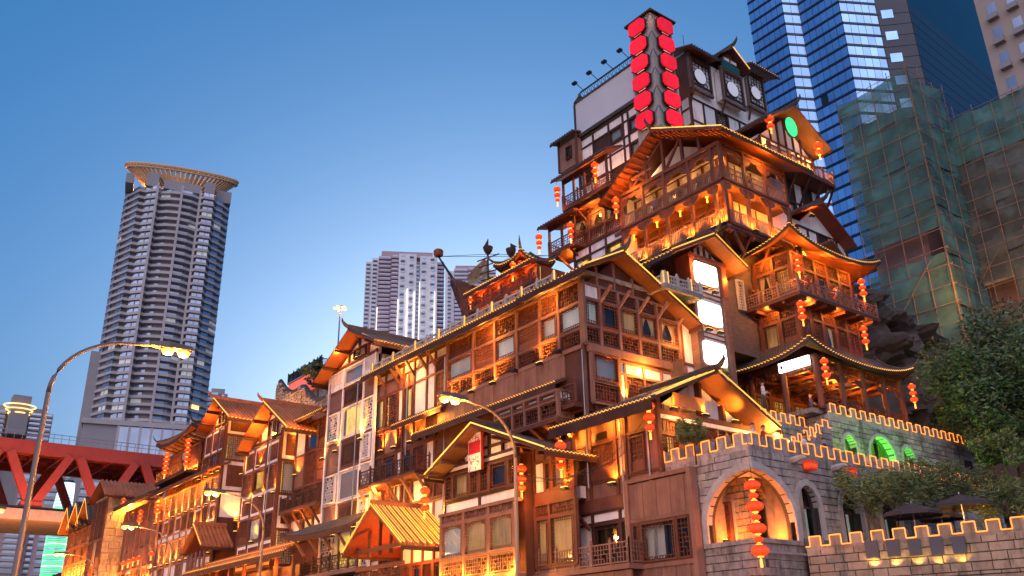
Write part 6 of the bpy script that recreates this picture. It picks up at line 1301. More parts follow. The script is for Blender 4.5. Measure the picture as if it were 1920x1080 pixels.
m.box(xa, xb, BY+.18, BY+.29, zt+1.4, zt+1.5); m.box(xa, xb, BY+.18, BY+.29, zt+.8, zt+.87); wpart(BG, 'guard_rail', m, 'metal_grey')
for x in (-95, -60, 40): wpart(BG, 'pier', MB().box(x, x+5, BY+3, BY+15, 0, d0), 'concrete')
for i in range(6): lamp(BG, (-5+i*9, BY-6, d1-6), 100, (1, .35, .12), .6)
# ---------------------------------------------------------------- blue glass tower and black tower
def hp(px, py, D): d = ray(px, py); h = Vector((d.x, d.y)); return Vector((0, 0))+h.normalized()*D
def onx(px, py, X): d = ray(px, py); return Vector((X, d.y*X/d.x))
def ondir(px, py, P, dr):
    d = ray(px, py); h = Vector((d.x, d.y)); den = h.x*dr.y-h.y*dr.x; t = (P.x*dr.y-P.y*dr.x)/den; return h*t
G0 = hp(1415, 100, 165); G1 = onx(1481, 100, G0.x); dv = Vector((.86, -.5)); G2 = ondir(1512, 100, G1, dv); G3 = onx(1591, 100, G2.x); G4 = ondir(1660, 100, G3, dv); dk = Vector((.7, -.72)); G5 = ondir(1722, 100, G4, dk); G6 = G5+Vector((1, .05))*40
GT = thing('glass_tower', 'faceted blue glass office tower with dark spandrel bands', 'tower', (G2.x, G2.y, 0))
rh = 2.6; zlo, zhi = 38, 150; nr = int((zhi-zlo)/rh); cnt = 0; R = random.Random(4); rest = MB()
core = MB().hprism([tuple(p) for p in (G0, G1, G2, G3, G4)]+[(G4.x+10, G4.y+25), (G0.x+25, G0.y+8)], 0, zhi+6); cc = Vector((sum(p.x for p in (G0, G2, G4))/3+8, sum(p.y for p in (G0, G2, G4))/3+8))
wpart(GT, 'core_wall', MB().hprism([tuple(p+(Vector(cc)-p).normalized()*.6) for p in (G0, G1, G2, G3, G4)]+[(G4.x+10, G4.y+25), (G0.x+25, G0.y+8)], 0, zhi+6), 'black_glass')
todo = []
for fi, (A, Bq) in enumerate(((G0, G1), (G1, G2), (G2, G3), (G3, G4))):
    L = (Bq-A).length; d = (Bq-A)/L; nn = max(2, int(round(L/1.45))); an = atan2(d.y, d.x)
    for r in range(nr):
        z = zlo+r*rh
        part(GT, 'spandrel_band', cube('black_glass'), (*(A+d*L/2), z+.25), an, (L, .3, .5)) if fi < 4 else None
        for c in range(nn):
            todo.append((A+d*L*(c+.5)/nn, z+.5+1.02, an, L/nn*.95, fi, r))
todo.sort(key=lambda q: -(q[4]*40-abs(q[5]-18)))
for p, z, an, w_, fi, r in todo:
    mt = 'blue_glass' if R.random() > .05 else 'black_glass'
    if cnt < 300: o = part(GT, 'window_pane', cube(mt), (p.x, p.y, z), an+R.uniform(-.012, .012), (w_, .12, 1.96)); o.rotation_euler.x = R.uniform(-.012, .012); cnt += 1
    else: a = R.uniform(-.012, .012)+an; dx, dy = cos(a)*w_/2, sin(a)*w_/2; ux, uy = sin(an)*.06, -cos(an)*.06; rest.add([(p.x-dx+ux, p.y-dy+uy, z-.98), (p.x+dx+ux, p.y+dy+uy, z-.98), (p.x+dx+ux, p.y+dy+uy, z+.98), (p.x-dx+ux, p.y-dy+uy, z+.98)], [(0, 1, 2, 3)])
wpart(GT, 'window_panes', rest, 'blue_glass', stuff=True)
BT = thing('black_tower', 'dark charcoal panel tower standing against the blue glass tower', 'tower', (G5.x, G5.y, 0))
wpart(BT, 'wall', MB().hprism([tuple(G4), tuple(G5), tuple(G6), (G6.x, G6.y+30), (G4.x+4, G4.y+30)], 0, zhi+6), 'black_glass')
pmat('black_panel', (.03, .035, .055), .35, .2, .2, spec=.5)
for A, Bq in ((G4, G5), (G5, G6)):
    L = (Bq-A).length; d = (Bq-A)/L; an = atan2(d.y, d.x)
    for r in range(int(84/2.6)): part(BT, 'cladding_course', cube('black_panel'), (*(A+d*L/2+Vector((d.y, -d.x))*.1), 38+2.6*r+1.3), an, (L-.05, .2, 2.48))
d = (G5-G4).normalized(); an = atan2(d.y, d.x)
for r in range(11): p = G4+d*((G5-G4).length*.3)+Vector((d.y, -d.x))*.25; part(BT, 'window', cube('blue_glass'), (p.x, p.y, 77+5.2*r), an, (2.2, .1, 2.0))
# ---------------------------------------------------------------- tan block
T0 = hp(1852, 100, 120); TT = thing('tan_block', 'tan apartment block with window boxes and air conditioners at the top corner', 'building', (T0.x, T0.y, 0)); Fq = FX(TT, T0.x); s0 = -T0.y
Fq.box('wall', s0, s0+16, 0, 92, -14, 0, 'tan_render')
for r in range(9):
    for c in range(3):
        z = 50+4.0*r; s = s0+1.3+2.6*c; p = Fq.box('window', s, s+1.2, z, z+1.6, 0, .06, 'tower_pane'); Fq.box('window_box', s-.1, s+1.3, z-1.1, z-.3, 0, .75, 'tower_wall')
# ---------------------------------------------------------------- scaffolded block in green net
def net_mat(nm_, c0_, c1_):
    m = bpy.data.materials.new(nm_); MATS[nm_] = m; m.use_nodes = True; N = m.node_tree.nodes; L_ = m.node_tree.links; b = N['Principled BSDF']; o = N['Material Output']
    nz = N.new('ShaderNodeTexNoise'); nz.inputs['Scale'].default_value = .35; nz.inputs['Detail'].default_value = 6; geo = N.new('ShaderNodeNewGeometry'); L_.new(geo.outputs['Position'], nz.inputs['Vector'])
    rp = N.new('ShaderNodeValToRGB'); rp.color_ramp.elements[0].color = c0_; rp.color_ramp.elements[1].color = c1_; rp.color_ramp.elements[0].position = .3; rp.color_ramp.elements[1].position = .7; L_.new(nz.outputs[0], rp.inputs[0]); L_.new(rp.outputs[0], b.inputs['Base Color']); b.inputs['Roughness'].default_value = .9
    tr = N.new('ShaderNodeBsdfTransparent'); mx = N.new('ShaderNodeMixShader'); mr = N.new('ShaderNodeMapRange'); mr.inputs['From Min'].default_value = .35; mr.inputs['From Max'].default_value = .65; mr.inputs['To Min'].default_value = .68; mr.inputs['To Max'].default_value = .96; L_.new(nz.outputs[0], mr.inputs[0])
    L_.new(mr.outputs[0], mx.inputs[0]); L_.new(tr.outputs[0], mx.inputs[1]); L_.new(b.outputs[0], mx.inputs[2]); L_.new(mx.outputs[0], o.inputs[0])
net_mat('green_net', (.04, .105, .095, 1), (.085, .21, .18, 1)); net_mat('brown_net', (.05, .06, .055, 1), (.13, .15, .13, 1))
pmat('scaf_wall', (.26, .17, .16), .9, .5, .4); pmat('scaf_pole', (.3, .17, .11), .6, .2, 2)
SCX = 84.0; SB = thing('scaffold_block', 'half demolished block wrapped in bamboo scaffold and green safety net', 'building', (SCX, 50, 0)); F = FX(SB, SCX)
a1, zt1 = F.at(1690, 150); a0 = F.at(1585, 210)[0]; Yc = -a1; Yf = FY(SB, Yc); b1 = Yf.at(1748, 195)[0]
part(SB, 'wall', cube('scaf_wall'), (SCX+6, (-a0+Yc)/2+.8, zt1/2-1), 0, (10, abs(a1-a0)-1, zt1-3))
X2 = b1+.5; F2 = FX(SB, X2); zt2 = F2.at(1760, 250)[1]; c0s = F2.at(1746, 330)[0]; c1s = F2.at(1990, 300)[0]
part(SB, 'wall', cube('scaf_wall'), (X2+7, -(c0s+c1s)/2, zt2/2-1), 0, (12, abs(c1s-c0s), zt2-3))
for z in range(8, int(zt2), 4): F2.box('floor_slab', c0s, c1s, z, z+.5, -.2, .8, 'concrete')
def scaffold(F, s0, s1, z0, z1, o=1.4, ds=2.0, dz=1.9, net='green_net'):
    ns, nz_ = int((s1-s0)/ds), int((z1-z0)/dz)
    for i in range(ns+1): s = s0+(s1-s0)*i/ns; F.bar('scaffold_pole', (s, z0, o), (s+random.uniform(-.2, .2), z1+random.uniform(0, 1.6), o), .06, .06, 'scaf_pole')
    for j in range(nz_+1): z = z0+(z1-z0)*j/nz_; F.bar('scaffold_ledger', (s0-.3, z+random.uniform(-.2, .2), o+.08), (s1+.4, z+random.uniform(-.2, .2), o+.08), .045, .045, 'scaf_pole')
    for k in range(max(1, ns//3)): s = s0+(s1-s0)*random.random()*.6; z = z0+(z1-z0)*random.uniform(.1, .7); F.bar('scaffold_brace', (s, z, o+.15), (s+ds*2.2, z+dz*2.6, o+.15), .045, .045, 'scaf_pole')
    nc, nrr = max(1, int((s1-s0)/5)), max(1, int((z1-z0)/5))
    for i in range(nc):
        for j in range(nrr):
            u0, u1 = s0+(s1-s0)*i/nc, s0+(s1-s0)*(i+1)/nc; v0, v1 = z0+(z1-z0)*j/nrr, z0+(z1-z0)*(j+1)/nrr; vs = []; R = random.Random(i*17+j*5+int(s0)); sag = R.uniform(.1, .9); hole = R.random() < .14
            if hole and j < nrr-2: v0 = v0+(v1-v0)*R.uniform(.3, .6)
            for p in range(9):
                for q in range(9): u, v = p/8, q/8; vs.append(F.pos(u0+(u1-u0)*u, v0+(v1-v0)*v-sag*4*u*(1-u)*.5*(1-v)*v*2, o-.15+.22*sin(9*v+3*sin(4*u)+i)*v+.15*sin(7*u+j)))
            wpart(F.B, 'safety_net', MB().add(vs, [(p*9+q, (p+1)*9+q, (p+1)*9+q+1, p*9+q+1) for p in range(8) for q in range(8)]), net if j < nrr-1 or net == 'green_net' else 'green_net')
scaffold(F, a0, a1+1.4, 6, zt1); scaffold(Yf, SCX-1.4, b1, 6, zt1); scaffold(F2, c0s, c1s, 6, zt2, net='brown_net')
for z in (18, 30, 42): lamp(SB, (SCX-4, -a1-3, z-8), 40, (1, .5, .2), .5)
# ---------------------------------------------------------------- cliff between pagoda and scaffold
from mathutils import noise
nu, nv = 110, 80; vs = []
for i in range(nu+1):
    for j in range(nv+1):
        u, v = i/nu, j/nv; x = 56+22*u; z = 8+30*v*(1-.35*u); q = Vector((x*.28, 3.1, z*.28)); k = noise.fractal(q, .9, 2.1, 5)
        y = 38.5-3*u+2*sin(5*u)+3.5*v-2.2*k-1.1*noise.cell(Vector((x*.5+k, 0, z*.35))); vs.append((x+.5*noise.noise(q*2), y, z+.5*noise.noise(q*2+Vector((5, 5, 5)))))
me = MB().add(vs, [(i*(nv+1)+j, (i+1)*(nv+1)+j, (i+1)*(nv+1)+j+1, i*(nv+1)+j+1) for i in range(nu) for j in range(nv)]).mesh('cliff', 'rock'); o = link('cliff', me); tag(o, kind='structure')
# wavy-topped stone wall with viewing platform
WV = thing('wavy_wall', 'old stone wall with rolling dragon back coping between the gable houses', 'wall', (36, 68, 0)); F = FX(WV, 36.0)
s0, zz0 = F.at(521, 720); s1, zz1 = F.at(628, 735); n = 26
def wtop(f): return zz0+.2+(zz1-zz0)*f-1.0*abs(sin(f*pi*2.1+.2))**1.2+.3*(1-f)-f*.4
pts = [(s0, 8), (s1, 8)]+[(s0+(s1-s0)*(1-i/n), wtop(1-i/n)) for i in range(n+1)]
backing(F, pts, -.02, .6, 'mortar'); zc = zz0-5.5
R = random.Random(2); cnt = 0
while zc < zz0+.2:
    x = s0+R.random()*.3-.3
    while x < s1:
        w_ = R.uniform(.5, 1.1); f = (x+w_/2-s0)/(s1-s0)
        if 0 <= f <= 1 and zc+.32 < wtop(f) and cnt < 300: part(WV, 'stone_block', blockmesh('stone_warm' if R.random() < .6 else 'stone'), F.pos(x+w_/2, zc+.16, -.03+R.uniform(0, .07)), F.ang, (w_-.03, .2, .29)); cnt += 1
        x += w_
    zc += .32
wpart(WV, 'coping', MB().tube([F.pos(s0+(s1-s0)*i/n, wtop(i/n), -.3) for i in range(n+1)], .26, 7), 'tile'); lamp(WV, F.pos((s0+s1)/2, zz0-6, 2.5), 22, (1, .4, .15), .3)
window(F, F.at(546, 800)[0], F.at(578, 800)[0], F.at(560, 812)[1], F.at(560, 796)[1], 'cross', 'dark', 'wood_pale', .1)
VP_ = thing('viewing_platform', 'rooftop viewing platform with glowing red and green skirt and dark railing', 'platform', (44, 84, 20)); F = FX(VP_, 44.0)
v0, vz = F.at(541, 722); v1, _ = F.at(600, 690); pmat('platform_red', (.5, .12, .1), .6, .3, .8, emit=.2, ecol=(1, .16, .1), evar=.5); pmat('platform_green', (.2, .35, .18), .6, .3, .8, emit=.1, ecol=(.3, 1, .35), evar=.5)
F.box('skirt', v0, v1, vz-1.6, vz, -6, 0, 'platform_red'); G = FY(VP_, -v1); G.box('skirt', 44, 52, vz-1.5, vz, -.1, .05, 'platform_green'); F.box('deck', v0, v1, vz, vz+.15, -6, .2, 'concrete'); F.box('base', v0, v1, 10, vz-1.6, -6, -1, 'stone'); rail(F, v0, v1, vz+.15, 1.1, .1, 'baluster', 'metal_dark'); rail(G, 44, 49, vz+.15, 1.1, .1, 'baluster', 'metal_dark')
PLAT = (F, v0, v1, vz+.15, G)
# backing hill behind the row, so no gaps open between the houses
hv = [(39, 34), (39, 400), (52, 400), (60, 240), (58, 46), (44.5, 44), (44, 40)]
o = link('hillside', MB().hprism(hv, 0, 18).mesh('hillside', 'rock')); tag(o, kind='structure')
o = link('hill_shelf', MB().hprism([(58, 40), (58, 250), (260, 250), (260, 30), (100, 30), (78, 37)], 0, 22).mesh('hill_shelf', 'rock')); tag(o, kind='structure')
# ================================================================ street lamps
def street_lamp(x, y, arm, label, group='street lamps along the road', h=10.6, power=60, single=False, L=3.6):
    t = thing('street_lamp', label, 'street lamp', (x, y, .12), group)
    link('pole', cached('lpole', lambda: MB().tube([(0, 0, 0), (0, 0, .9), (0, 0, .92), (0, 0, 8.6)], [.15, .13, .09, .065], 12).mesh('pole', 'pole_paint', True)), t); link('base', cached('lbase', lambda: MB().box(-.3, .3, -.3, .3, 0, .14).mesh('base', 'metal_grey')), t)
    n = 12; pts = [(arm*L*(1-cos(radians(90*i/n)))*.86, 0, 8.6+(h-8.6)*sin(radians(90*i/n))) for i in range(n+1)]+[(arm*L, 0, h+.05)]
    link('arm', MB().tube(pts, [.065-.025*i/n for i in range(n+1)]+[.04], 8).mesh('arm', 'pole_paint', True), t)
    hd = link('lamp_head', cached(('lhead', arm), lambda: MB().add([(arm*a, b, c) for a, b, c in ((0, -.1, 0), (.5, -.2, -.02), (1.25, -.16, .04), (1.25, .16, .04), (.5, .2, -.02), (0, .1, 0), (0, -.06, .12), (.5, -.12, .2), (1.2, -.1, .16), (1.2, .1, .16), (.5, .12, .2), (0, .06, .12))],
        [(0, 1, 2, 3, 4, 5), (6, 7, 8, 9, 10, 11), (0, 1, 7, 6), (1, 2, 8, 7), (2, 3, 9, 8), (3, 4, 10, 9), (4, 5, 11, 10), (5, 0, 6, 11)]).mesh('lamp_head', 'pole_paint')), t, (arm*L, 0, h+.05))
    for k in (.52, 1.0): link('lamp_lens', cached('llens', lambda: MB().lathe([(.02, -.16), (.14, -.12), (.19, 0), (.1, .06)], 12).mesh('lamp_lens', 'lamp_hot', True)), hd, (arm*k, 0, -.05))
    l = lamp(None, (0, 0, 0), power, (1, .42, .1), .15); l.parent = t; l.location = (arm*(L+.75), 0, h-.55); return t
def lamp_at(px, py, X, h): d = ray(px, py); return d.y*X/d.x
d = ray(60, 900); X1 = 4.5; Y1 = d.y*X1/d.x
street_lamp(X1, Y1, 1, 'tall grey street lamp beside the river, its arm reaching over the road', h=10.4, power=60, L=2.5)
d = ray(970, 1060); X2 = 20.6; Y2 = d.y*X2/d.x; street_lamp(X2, Y2, -1, 'grey street lamp in front of the seal sign gable', h=10.4, power=70, L=2.2)
street_lamp(X2, -4.5, -1, 'added street lamp out of view beside the castle forecourt', h=10.4, power=150, L=2.2)  # unseen lamp added to warm the castle and terrace wall
for k, (px, lab) in enumerate(((487, 'street lamp in front of the two gable houses'), (318, 'street lamp in front of the row house'), (183, 'street lamp by the end house'))):
    d = ray(px, 1075); street_lamp(X2, d.y*X2/d.x, -1, lab, h=10.4, power=90, L=2.4)
for k, Yq in enumerate((62, 100, 150, 215)): street_lamp(X1-.2*k, Yq, 1, '%s river side street lamp counted from the tall one' % ('second', 'third', 'fourth', 'fifth')[k], 'far river side street lamps', h=10.4, power=60)
for k, Yq in enumerate((150, 200, 260)): street_lamp(X2, Yq, -1, '%s house side street lamp beyond the end house' % ('first', 'second', 'third')[k], 'far house side street lamps', h=10.4, power=60, L=3.2)
d = ray(638, 578); p = CAMP+d*(170/d.y); HM = thing('high_mast', 'thin high mast lamp glowing above the hill', 'lamp mast', (p.x, p.y, 20)); link('pole', MB().tube([(0, 0, 0), (0, 0, p.z-20)], [.3, .14], 8).mesh('pole', 'pole_paint'), HM)
for i in range(5): link('lamp_lens', cached('hml', lambda: MB().lathe([(.1, -.25), (.4, -.1), (.42, .1), (.1, .2)], 10).mesh('lamp_lens', 'lamp_hot')), HM, (1.1*cos(i*1.256), 1.1*sin(i*1.256), p.z-20))
link('lamp_ring', MB().tube([(1.1*cos(i*pi/8), 1.1*sin(i*pi/8), p.z-19.8) for i in range(17)], .08, 6).mesh('lamp_ring', 'pole_paint'), HM); l = lamp(None, (0, 0, 0), 120, (1, .5, .2), .5); l.parent = HM; l.location = (0, 0, p.z-21)
# ================================================================ lanterns
def lan(px, py, dist_face, o, label, group, radii=(.34, .29, .24), **k):
    a, z = dist_face.at(px, py, o); p = dist_face.pos(a, z, o); return lantern_string(p, label, group, radii, **k)
fx = lambda c: FX(None, c); fy = lambda c: FY(None, c)
C_ = lan(1408, 888, fy(24.4), 0, 'long string of large and small red lanterns before the castle arch', None, (.4, .24, .43, .24, .43, .24, .43), sq=.62, light=2)
lan(1214, 742, fx(31.9), 0, 'string of three red lanterns under the gatehouse eave corner', None, (.36, .33, .27))
lan(1050, 818, fx(31.0), 0, 'string of three red lanterns on the gatehouse corner post', None, (.36, .33, .27))
lan(977, 862, fx(30.6), 0, 'string of three red lanterns beside the seal sign gable wall', None, (.34, .31, .27)); lan(797, 905, fx(30.6), 0, 'string of three red lanterns by the amber lattice doors', None, (.36, .33, .28))
for px, py, X, lab in ((1044, 345, 42.4, 'on the corner of the upper hung balcony'), (1114, 299, 42.5, 'inside the upper hung balcony'), (1010, 434, 42.8, 'hanging off the lowest hung balcony corner'), (1069, 412, 42.8, 'on the lowest hung balcony beside the wing wall'), (1153, 365, 43.6, 'where the great gable eave meets the wing')):
    lan(px, py, fx(X), 0, 'string of three red lanterns '+lab, 'three lantern strings of the timber wing', (.34, .3, .22), light=.8)
for px, py, lab in ((1441, 212, 'at the balcony corner left of the green disc'), (1532, 262, 'at the end of the green disc balcony')): lan(px, py, fy(35), 0, 'pair of red lanterns '+lab.replace('left of', 'beside'), 'lantern pairs of the green disc house', (.42, .34), light=1)
for (px, py), od in zip(((1187, 433), (1230, 408), (1273, 387), (1323, 360)), ('fourth', 'third', 'second', 'first')): lan(px, py-10, fx(44.6), 0, 'single red lantern in the %s wide river bay counted from the great hall corner' % od, 'lanterns in the great hall river gallery', (.36,), sq=.85, light=.7)
for (px, py), od in zip(((1392, 348), (1433, 367), (1472, 385)), ('first', 'second', 'third')): lan(px, py-10, fy(33.9), 0, 'single red lantern in the %s side bay counted from the great hall corner' % od, 'lanterns in the great hall side gallery', (.36,), sq=.85, light=.7)
for px, py, Yq, lab in ((1492, 470, 31.2, 'under the top pagoda roof corner'), (1613, 517, 31.0, 'under the far tip of the top pagoda roof'), (1499, 557, 31.0, 'below the pagoda balcony corner'), (1617, 605, 31.2, 'below the far end of the pagoda balcony'), (1543, 664, 30.2, 'under the lower pagoda roof corner'), (1707, 713, 30.4, 'under the far tip of the lower pagoda roof'), (1565, 535, 31.9, 'inside the pagoda balcony')):
    lan(px, py, fy(Yq), 0, 'string of three red lanterns '+lab, 'pagoda lantern strings', (.3, .27, .3), sq=.72, light=.8)
lan(961, 485, fx(35.6), 0, 'string of three red lanterns on the ship tower eave', 'ship lantern strings', (.26, .23, .17), light=.5); lan(882, 543, fx(35.8), 0, 'string of three red lanterns against the ship hull', 'ship lantern strings', (.25, .22, .17), light=.5)
for px, py, X, lab, n in ((355, 818, 29.6, 'long string of red lanterns before the corner house balcony', 6), (314, 845, 29.4, 'long string of red lanterns off the corner house eave', 5), (233, 930, 30.0, 'pair of red lanterns on the relief house corner', 2), (265, 952, 30.2, 'string of three amber red lanterns on the lantern house', 3), (298, 935, 30.4, 'string of red lanterns under the lantern house upper eave', 3)):
    lan(px, py, fx(X), 0, lab, None, (.36,)*n, sq=.62, light=1.5)
for px, od in ((232, 'first'), (242, 'second'), (251, 'third'), (261, 'fourth'), (285, 'fifth')): lan(px, 1048-.35*(px-232), fx(29.5), 0, '%s single red lantern from the relief wall under the curved lower eave' % od, 'lantern house eave lanterns', (.32,), light=1)
# ================================================================ plants
def leaf_crown(center, r, n, seed, size=.22, clumps=14, squash=.8, narrow=False):
    """leaf-sized faces gathered in uneven clumps"""
    R = random.Random(seed); mb = MB(); c = Vector(center); cl = []
    for i in range(clumps):
        d = Vector((R.gauss(0, 1), R.gauss(0, 1), R.gauss(0, .8))).normalized()*R.uniform(.45, 1.0); cl.append((Vector((d.x*r[0], d.y*r[1], d.z*r[2]*squash)), R.uniform(.22, .42)))
    for i in range(n):
        q, k = cl[R.randrange(clumps)]; d = Vector((R.gauss(0, 1), R.gauss(0, 1), R.gauss(0, 1))).normalized()*R.uniform(.5, 1.0)
        p = c+q+Vector((d.x*k*r[0], d.y*k*r[1], d.z*k*r[2])); a = Vector((R.uniform(-1, 1), R.uniform(-1, 1), R.uniform(-.7, .3))).normalized(); b = a.cross(Vector((R.uniform(-1, 1), R.uniform(-1, 1), R.uniform(-1, 1)))).normalized(); s = size*R.uniform(.6, 1.4); w_ = s*(.16 if narrow else .42)
        mb.k = 0 if R.random() < .6 else (1 if R.random() < .6 else 2); mb.add([p-a*s, p+b*w_, p+a*s, p-b*w_], [(0, 1, 2, 3)])
    return mb
def tree(base, h, r, n, seed, label, name='tree', mats=('leaf', 'leaf_light', 'leaf_dark'), size=.25, group=None, clumps=22, cat='tree', narrow=False, trunk=.22):
    t = thing(name, label, cat, base, group); R = random.Random(seed); cz = h-r[2]*.8
    mb = MB(); mb.tube([(0, 0, -.3), (.05*h*.1, .03, cz*.5), (R.uniform(-.2, .2), R.uniform(-.2, .2), cz)], [trunk, trunk*.75, trunk*.45], 8)
    for i in range(7): a = R.uniform(0, 2*pi); z = cz*R.uniform(.45, .95); mb.tube([(0, 0, z), (cos(a)*r[0]*.35, sin(a)*r[1]*.35, z+r[2]*.3), (cos(a)*r[0]*.7, sin(a)*r[1]*.7, z+r[2]*R.uniform(.2, .7))], [trunk*.4, trunk*.25, trunk*.08], 6)
    link('trunk', mb.mesh('trunk', 'bark'), t); link('crown', leaf_crown((0, 0, cz), r, n, seed, size, clumps, narrow=narrow).mesh('crown', list(mats)), t); return t
def at_Y(px, py, Yq): d = ray(px, py); return CAMP+d*(Yq/d.y)
p = at_Y(1875, 700, 27.5); tree((p.x, p.y, 10), 13.4, (5.6, 4.6, 5.2), 34000, 1, 'big dark green fig tree in front of the scaffolded block', size=.17, clumps=90, mats=('leaf_dark', 'leaf', 'leaf_dark'), trunk=.45)
p = at_Y(1985, 640, 27); tree((p.x, p.y, 10), 15.0, (5, 4, 5), 16000, 12, 'dark green tree at the edge beyond the big fig', size=.19, clumps=50, mats=('leaf_dark', 'leaf', 'leaf_dark'), trunk=.4)
for k, (px, py, Yq, h, r, lab) in enumerate(((1880, 845, 25.8, 3.4, 1.9, 'rounded light green shrub at the end of the fortress wall'), (1850, 800, 28, 3.2, 2.0, 'grey green shrub on the slope above the light green shrub'), (1915, 800, 26.5, 4.2, 2.2, 'dense slope shrub beside the rounded shrub'), (1905, 740, 28.5, 3.5, 2.4, 'small slope tree under the big fig'))):
    p = at_Y(px, py, Yq); tree((p.x, p.y, p.z-h*.6), h, (r, r*.9, r*.85), 5200, 20+k, lab, 'shrub', ('leaf_light', 'leaf', 'leaf') if k == 0 else ('leaf', 'leaf_light', 'leaf_dark'), .12, cat='shrub', clumps=26, trunk=.1)
for k, (px, py, dd, h, r, lab) in enumerate(((1622, 935, 23.9, 3.6, 1.35, 'bamboo like bush growing against the second castle arch'), (1672, 925, 23.6, 3.8, 1.6, 'full green bush on the terrace behind the umbrellas'), (1725, 920, 23.6, 3.8, 1.6, 'green bush between the umbrellas and castle battlements'), (1775, 915, 23.2, 3.6, 1.6, 'feathery bush below the castle battlement end'), (1840, 935, 21.5, 3.4, 1.6, 'bush spilling toward the sandstone wall end'), (1890, 950, 19.5, 3.4, 1.5, 'vine covered bush hanging over the sandstone battlements'))):
    p = at_Y(px, py, dd); tree((p.x, p.y, 6.0), p.z-6+1.6, (r, r, r*1.05), 3000, 40+k, lab, 'terrace_bush', ('leaf_light', 'leaf', 'leaf_dark'), .14, cat='bush', clumps=26, narrow=True, trunk=.07)
p = at_Y(1300, 810, 28.2); tree((p.x, p.y, 10.35), 1.9, (.95, .9, .75), 1800, 60, 'potted bamboo palm on the castle terrace before the gatehouse', 'palm_shrub', ('leaf_light', 'leaf', 'leaf'), .16, cat='shrub', clumps=18, narrow=True, trunk=.05)
p = at_Y(1346, 705, 33.6); tree((p.x, p.y, p.z-1), 1.8, (.8, .6, .7), 900, 61, 'small shrub at the foot of the sign pylon', 'palm_shrub', ('leaf', 'leaf_light', 'leaf'), .14, cat='shrub', clumps=12, narrow=True, trunk=.05)
d = ray(598, 712); p = CAMP+d*(37.5/d.x); tree((p.x, p.y, p.z-1.6), 3, (1.9, 2.2, 1.3), 1800, 62, 'bush overhanging the wavy stone wall', 'wall_bush', ('leaf', 'leaf_dark', 'leaf_dark'), .2, cat='bush', clumps=16, trunk=.08)
# ================================================================ terrace umbrellas
def umbrella(px, py, Yq, r, label, rz):
    p = at_Y(px, py, Yq); t = thing('umbrella', label, 'umbrella', (p.x, p.y, 5.9), 'dark terrace umbrellas', rz); h = p.z-5.9
    vs = [(0, 0, h)]+[(r*cos(i*pi/4)*(1 if i % 2 else .93), r*sin(i*pi/4)*(1 if i % 2 else .93), h-r*.34) for i in range(8)]; vs += [(x, y, z-.14) for x, y, z in vs[1:]]
    link('canopy', MB().add(vs, [(0, 1+i, 1+(i+1) % 8) for i in range(8)]+[(1+i, 9+i, 9+(i+1) % 8, 1+(i+1) % 8) for i in range(8)]).mesh('canopy', 'umbrella_cloth'), t); link('pole', MB().tube([(0, 0, 0), (0, 0, h+.1)], .03, 8).mesh('pole', 'metal_grey'), t)
    for i in range(8): link('rib', MB().tube([(0, 0, h-.03), (vs[1+i][0]*.98, vs[1+i][1]*.98, vs[1+i][2]-.02)], .012, 4).mesh('rib', 'metal_grey'), t)
umbrella(1708, 943, 21.5, 1.35, 'dark umbrella in front of the terrace bushes', .2); umbrella(1798, 926, 20.6, 1.5, 'tilted higher dark umbrella beside the vine bush', .5); umbrella(1762, 955, 22.5, 1.1, 'small dark umbrella between the two larger ones', .1)
p = at_Y(1812, 958, 20.2); lamp(TW, p, 6, (1, .6, .2), .06)
# ================================================================ people
def person_mesh(top, low):
    def mk():
        mb = MB(); ring = lambda rx, ry, z, k: [(rx*cos(2*pi*i/12), ry*sin(2*pi*i/12)-.02, z) for i in range(12)]
        sec = [(.05, .05, .86), (.17, .12, .88), (.16, .11, 1.05), (.19, .12, 1.3), (.2, .1, 1.42), (.07, .06, 1.48), (.055, .055, 1.53), (.075, .09, 1.58), (.085, .105, 1.66), (.08, .1, 1.73), (.04, .05, 1.77)]
        vs = [p for rx, ry, z in sec for p in ring(rx, ry, z, 0)]; mb.k = 1
        for i in range(len(sec)-1):
            mb.k = 1 if i < 5 else (2 if i < 8 else 3)
            base = len(mb.v); mb.add(vs[i*12:(i+2)*12], [(j, (j+1) % 12, 12+(j+1) % 12, 12+j) for j in range(12)])
        mb.k = 0
        for s in (-1, 1): mb.tube([(s*.09, 0, .92), (s*.1, .01, .5), (s*.1, 0, .06), (s*.1, -.12, .04)], [.1, .075, .05, .05], 8)
        mb.k = 1
        for s in (-1, 1): mb.tube([(s*.19, 0, 1.4), (s*.25, -.03, 1.14), (s*.2, -.22, 1.04)], [.06, .048, .035], 8); mb.k = 2; mb.tube([(s*.2, -.22, 1.04), (s*.18, -.3, 1.05), (s*.17, -.36, 1.03)], [.035, .042, .02], 6); mb.k = 1
        mb.k = 2; mb.tube([(0, -.12, 1.64), (0, -.145, 1.62)], [.02, .015], 5)
        me = mb.mesh('person', [low, top, 'skin', 'cloth_dark'], True); return me
    return cached(('per', top, low), mk)
def person(p, rz, label, top='cloth_white', low='cloth_dark', group=None):
    o = link('person', person_mesh(top, low), None, p, rz); tag(o, label, 'person', group); return o
tops = ['cloth_white', 'cloth_red', 'cloth_blue', 'cloth_dark']
F, v0, v1, vz, G = PLAT
for i in range(7): person(F.pos(v0+.6+(v1-v0-.8)*(i+.5)/7, vz, -.5), random.uniform(-2, -1), 'person in %s at the viewing platform railing, %s from its green end' % (('white', 'red', 'blue', 'black')[i % 4], ('seventh', 'sixth', 'fifth', 'fourth', 'third', 'second', 'first')[i]), tops[i % 4], group='people on the viewing platform')
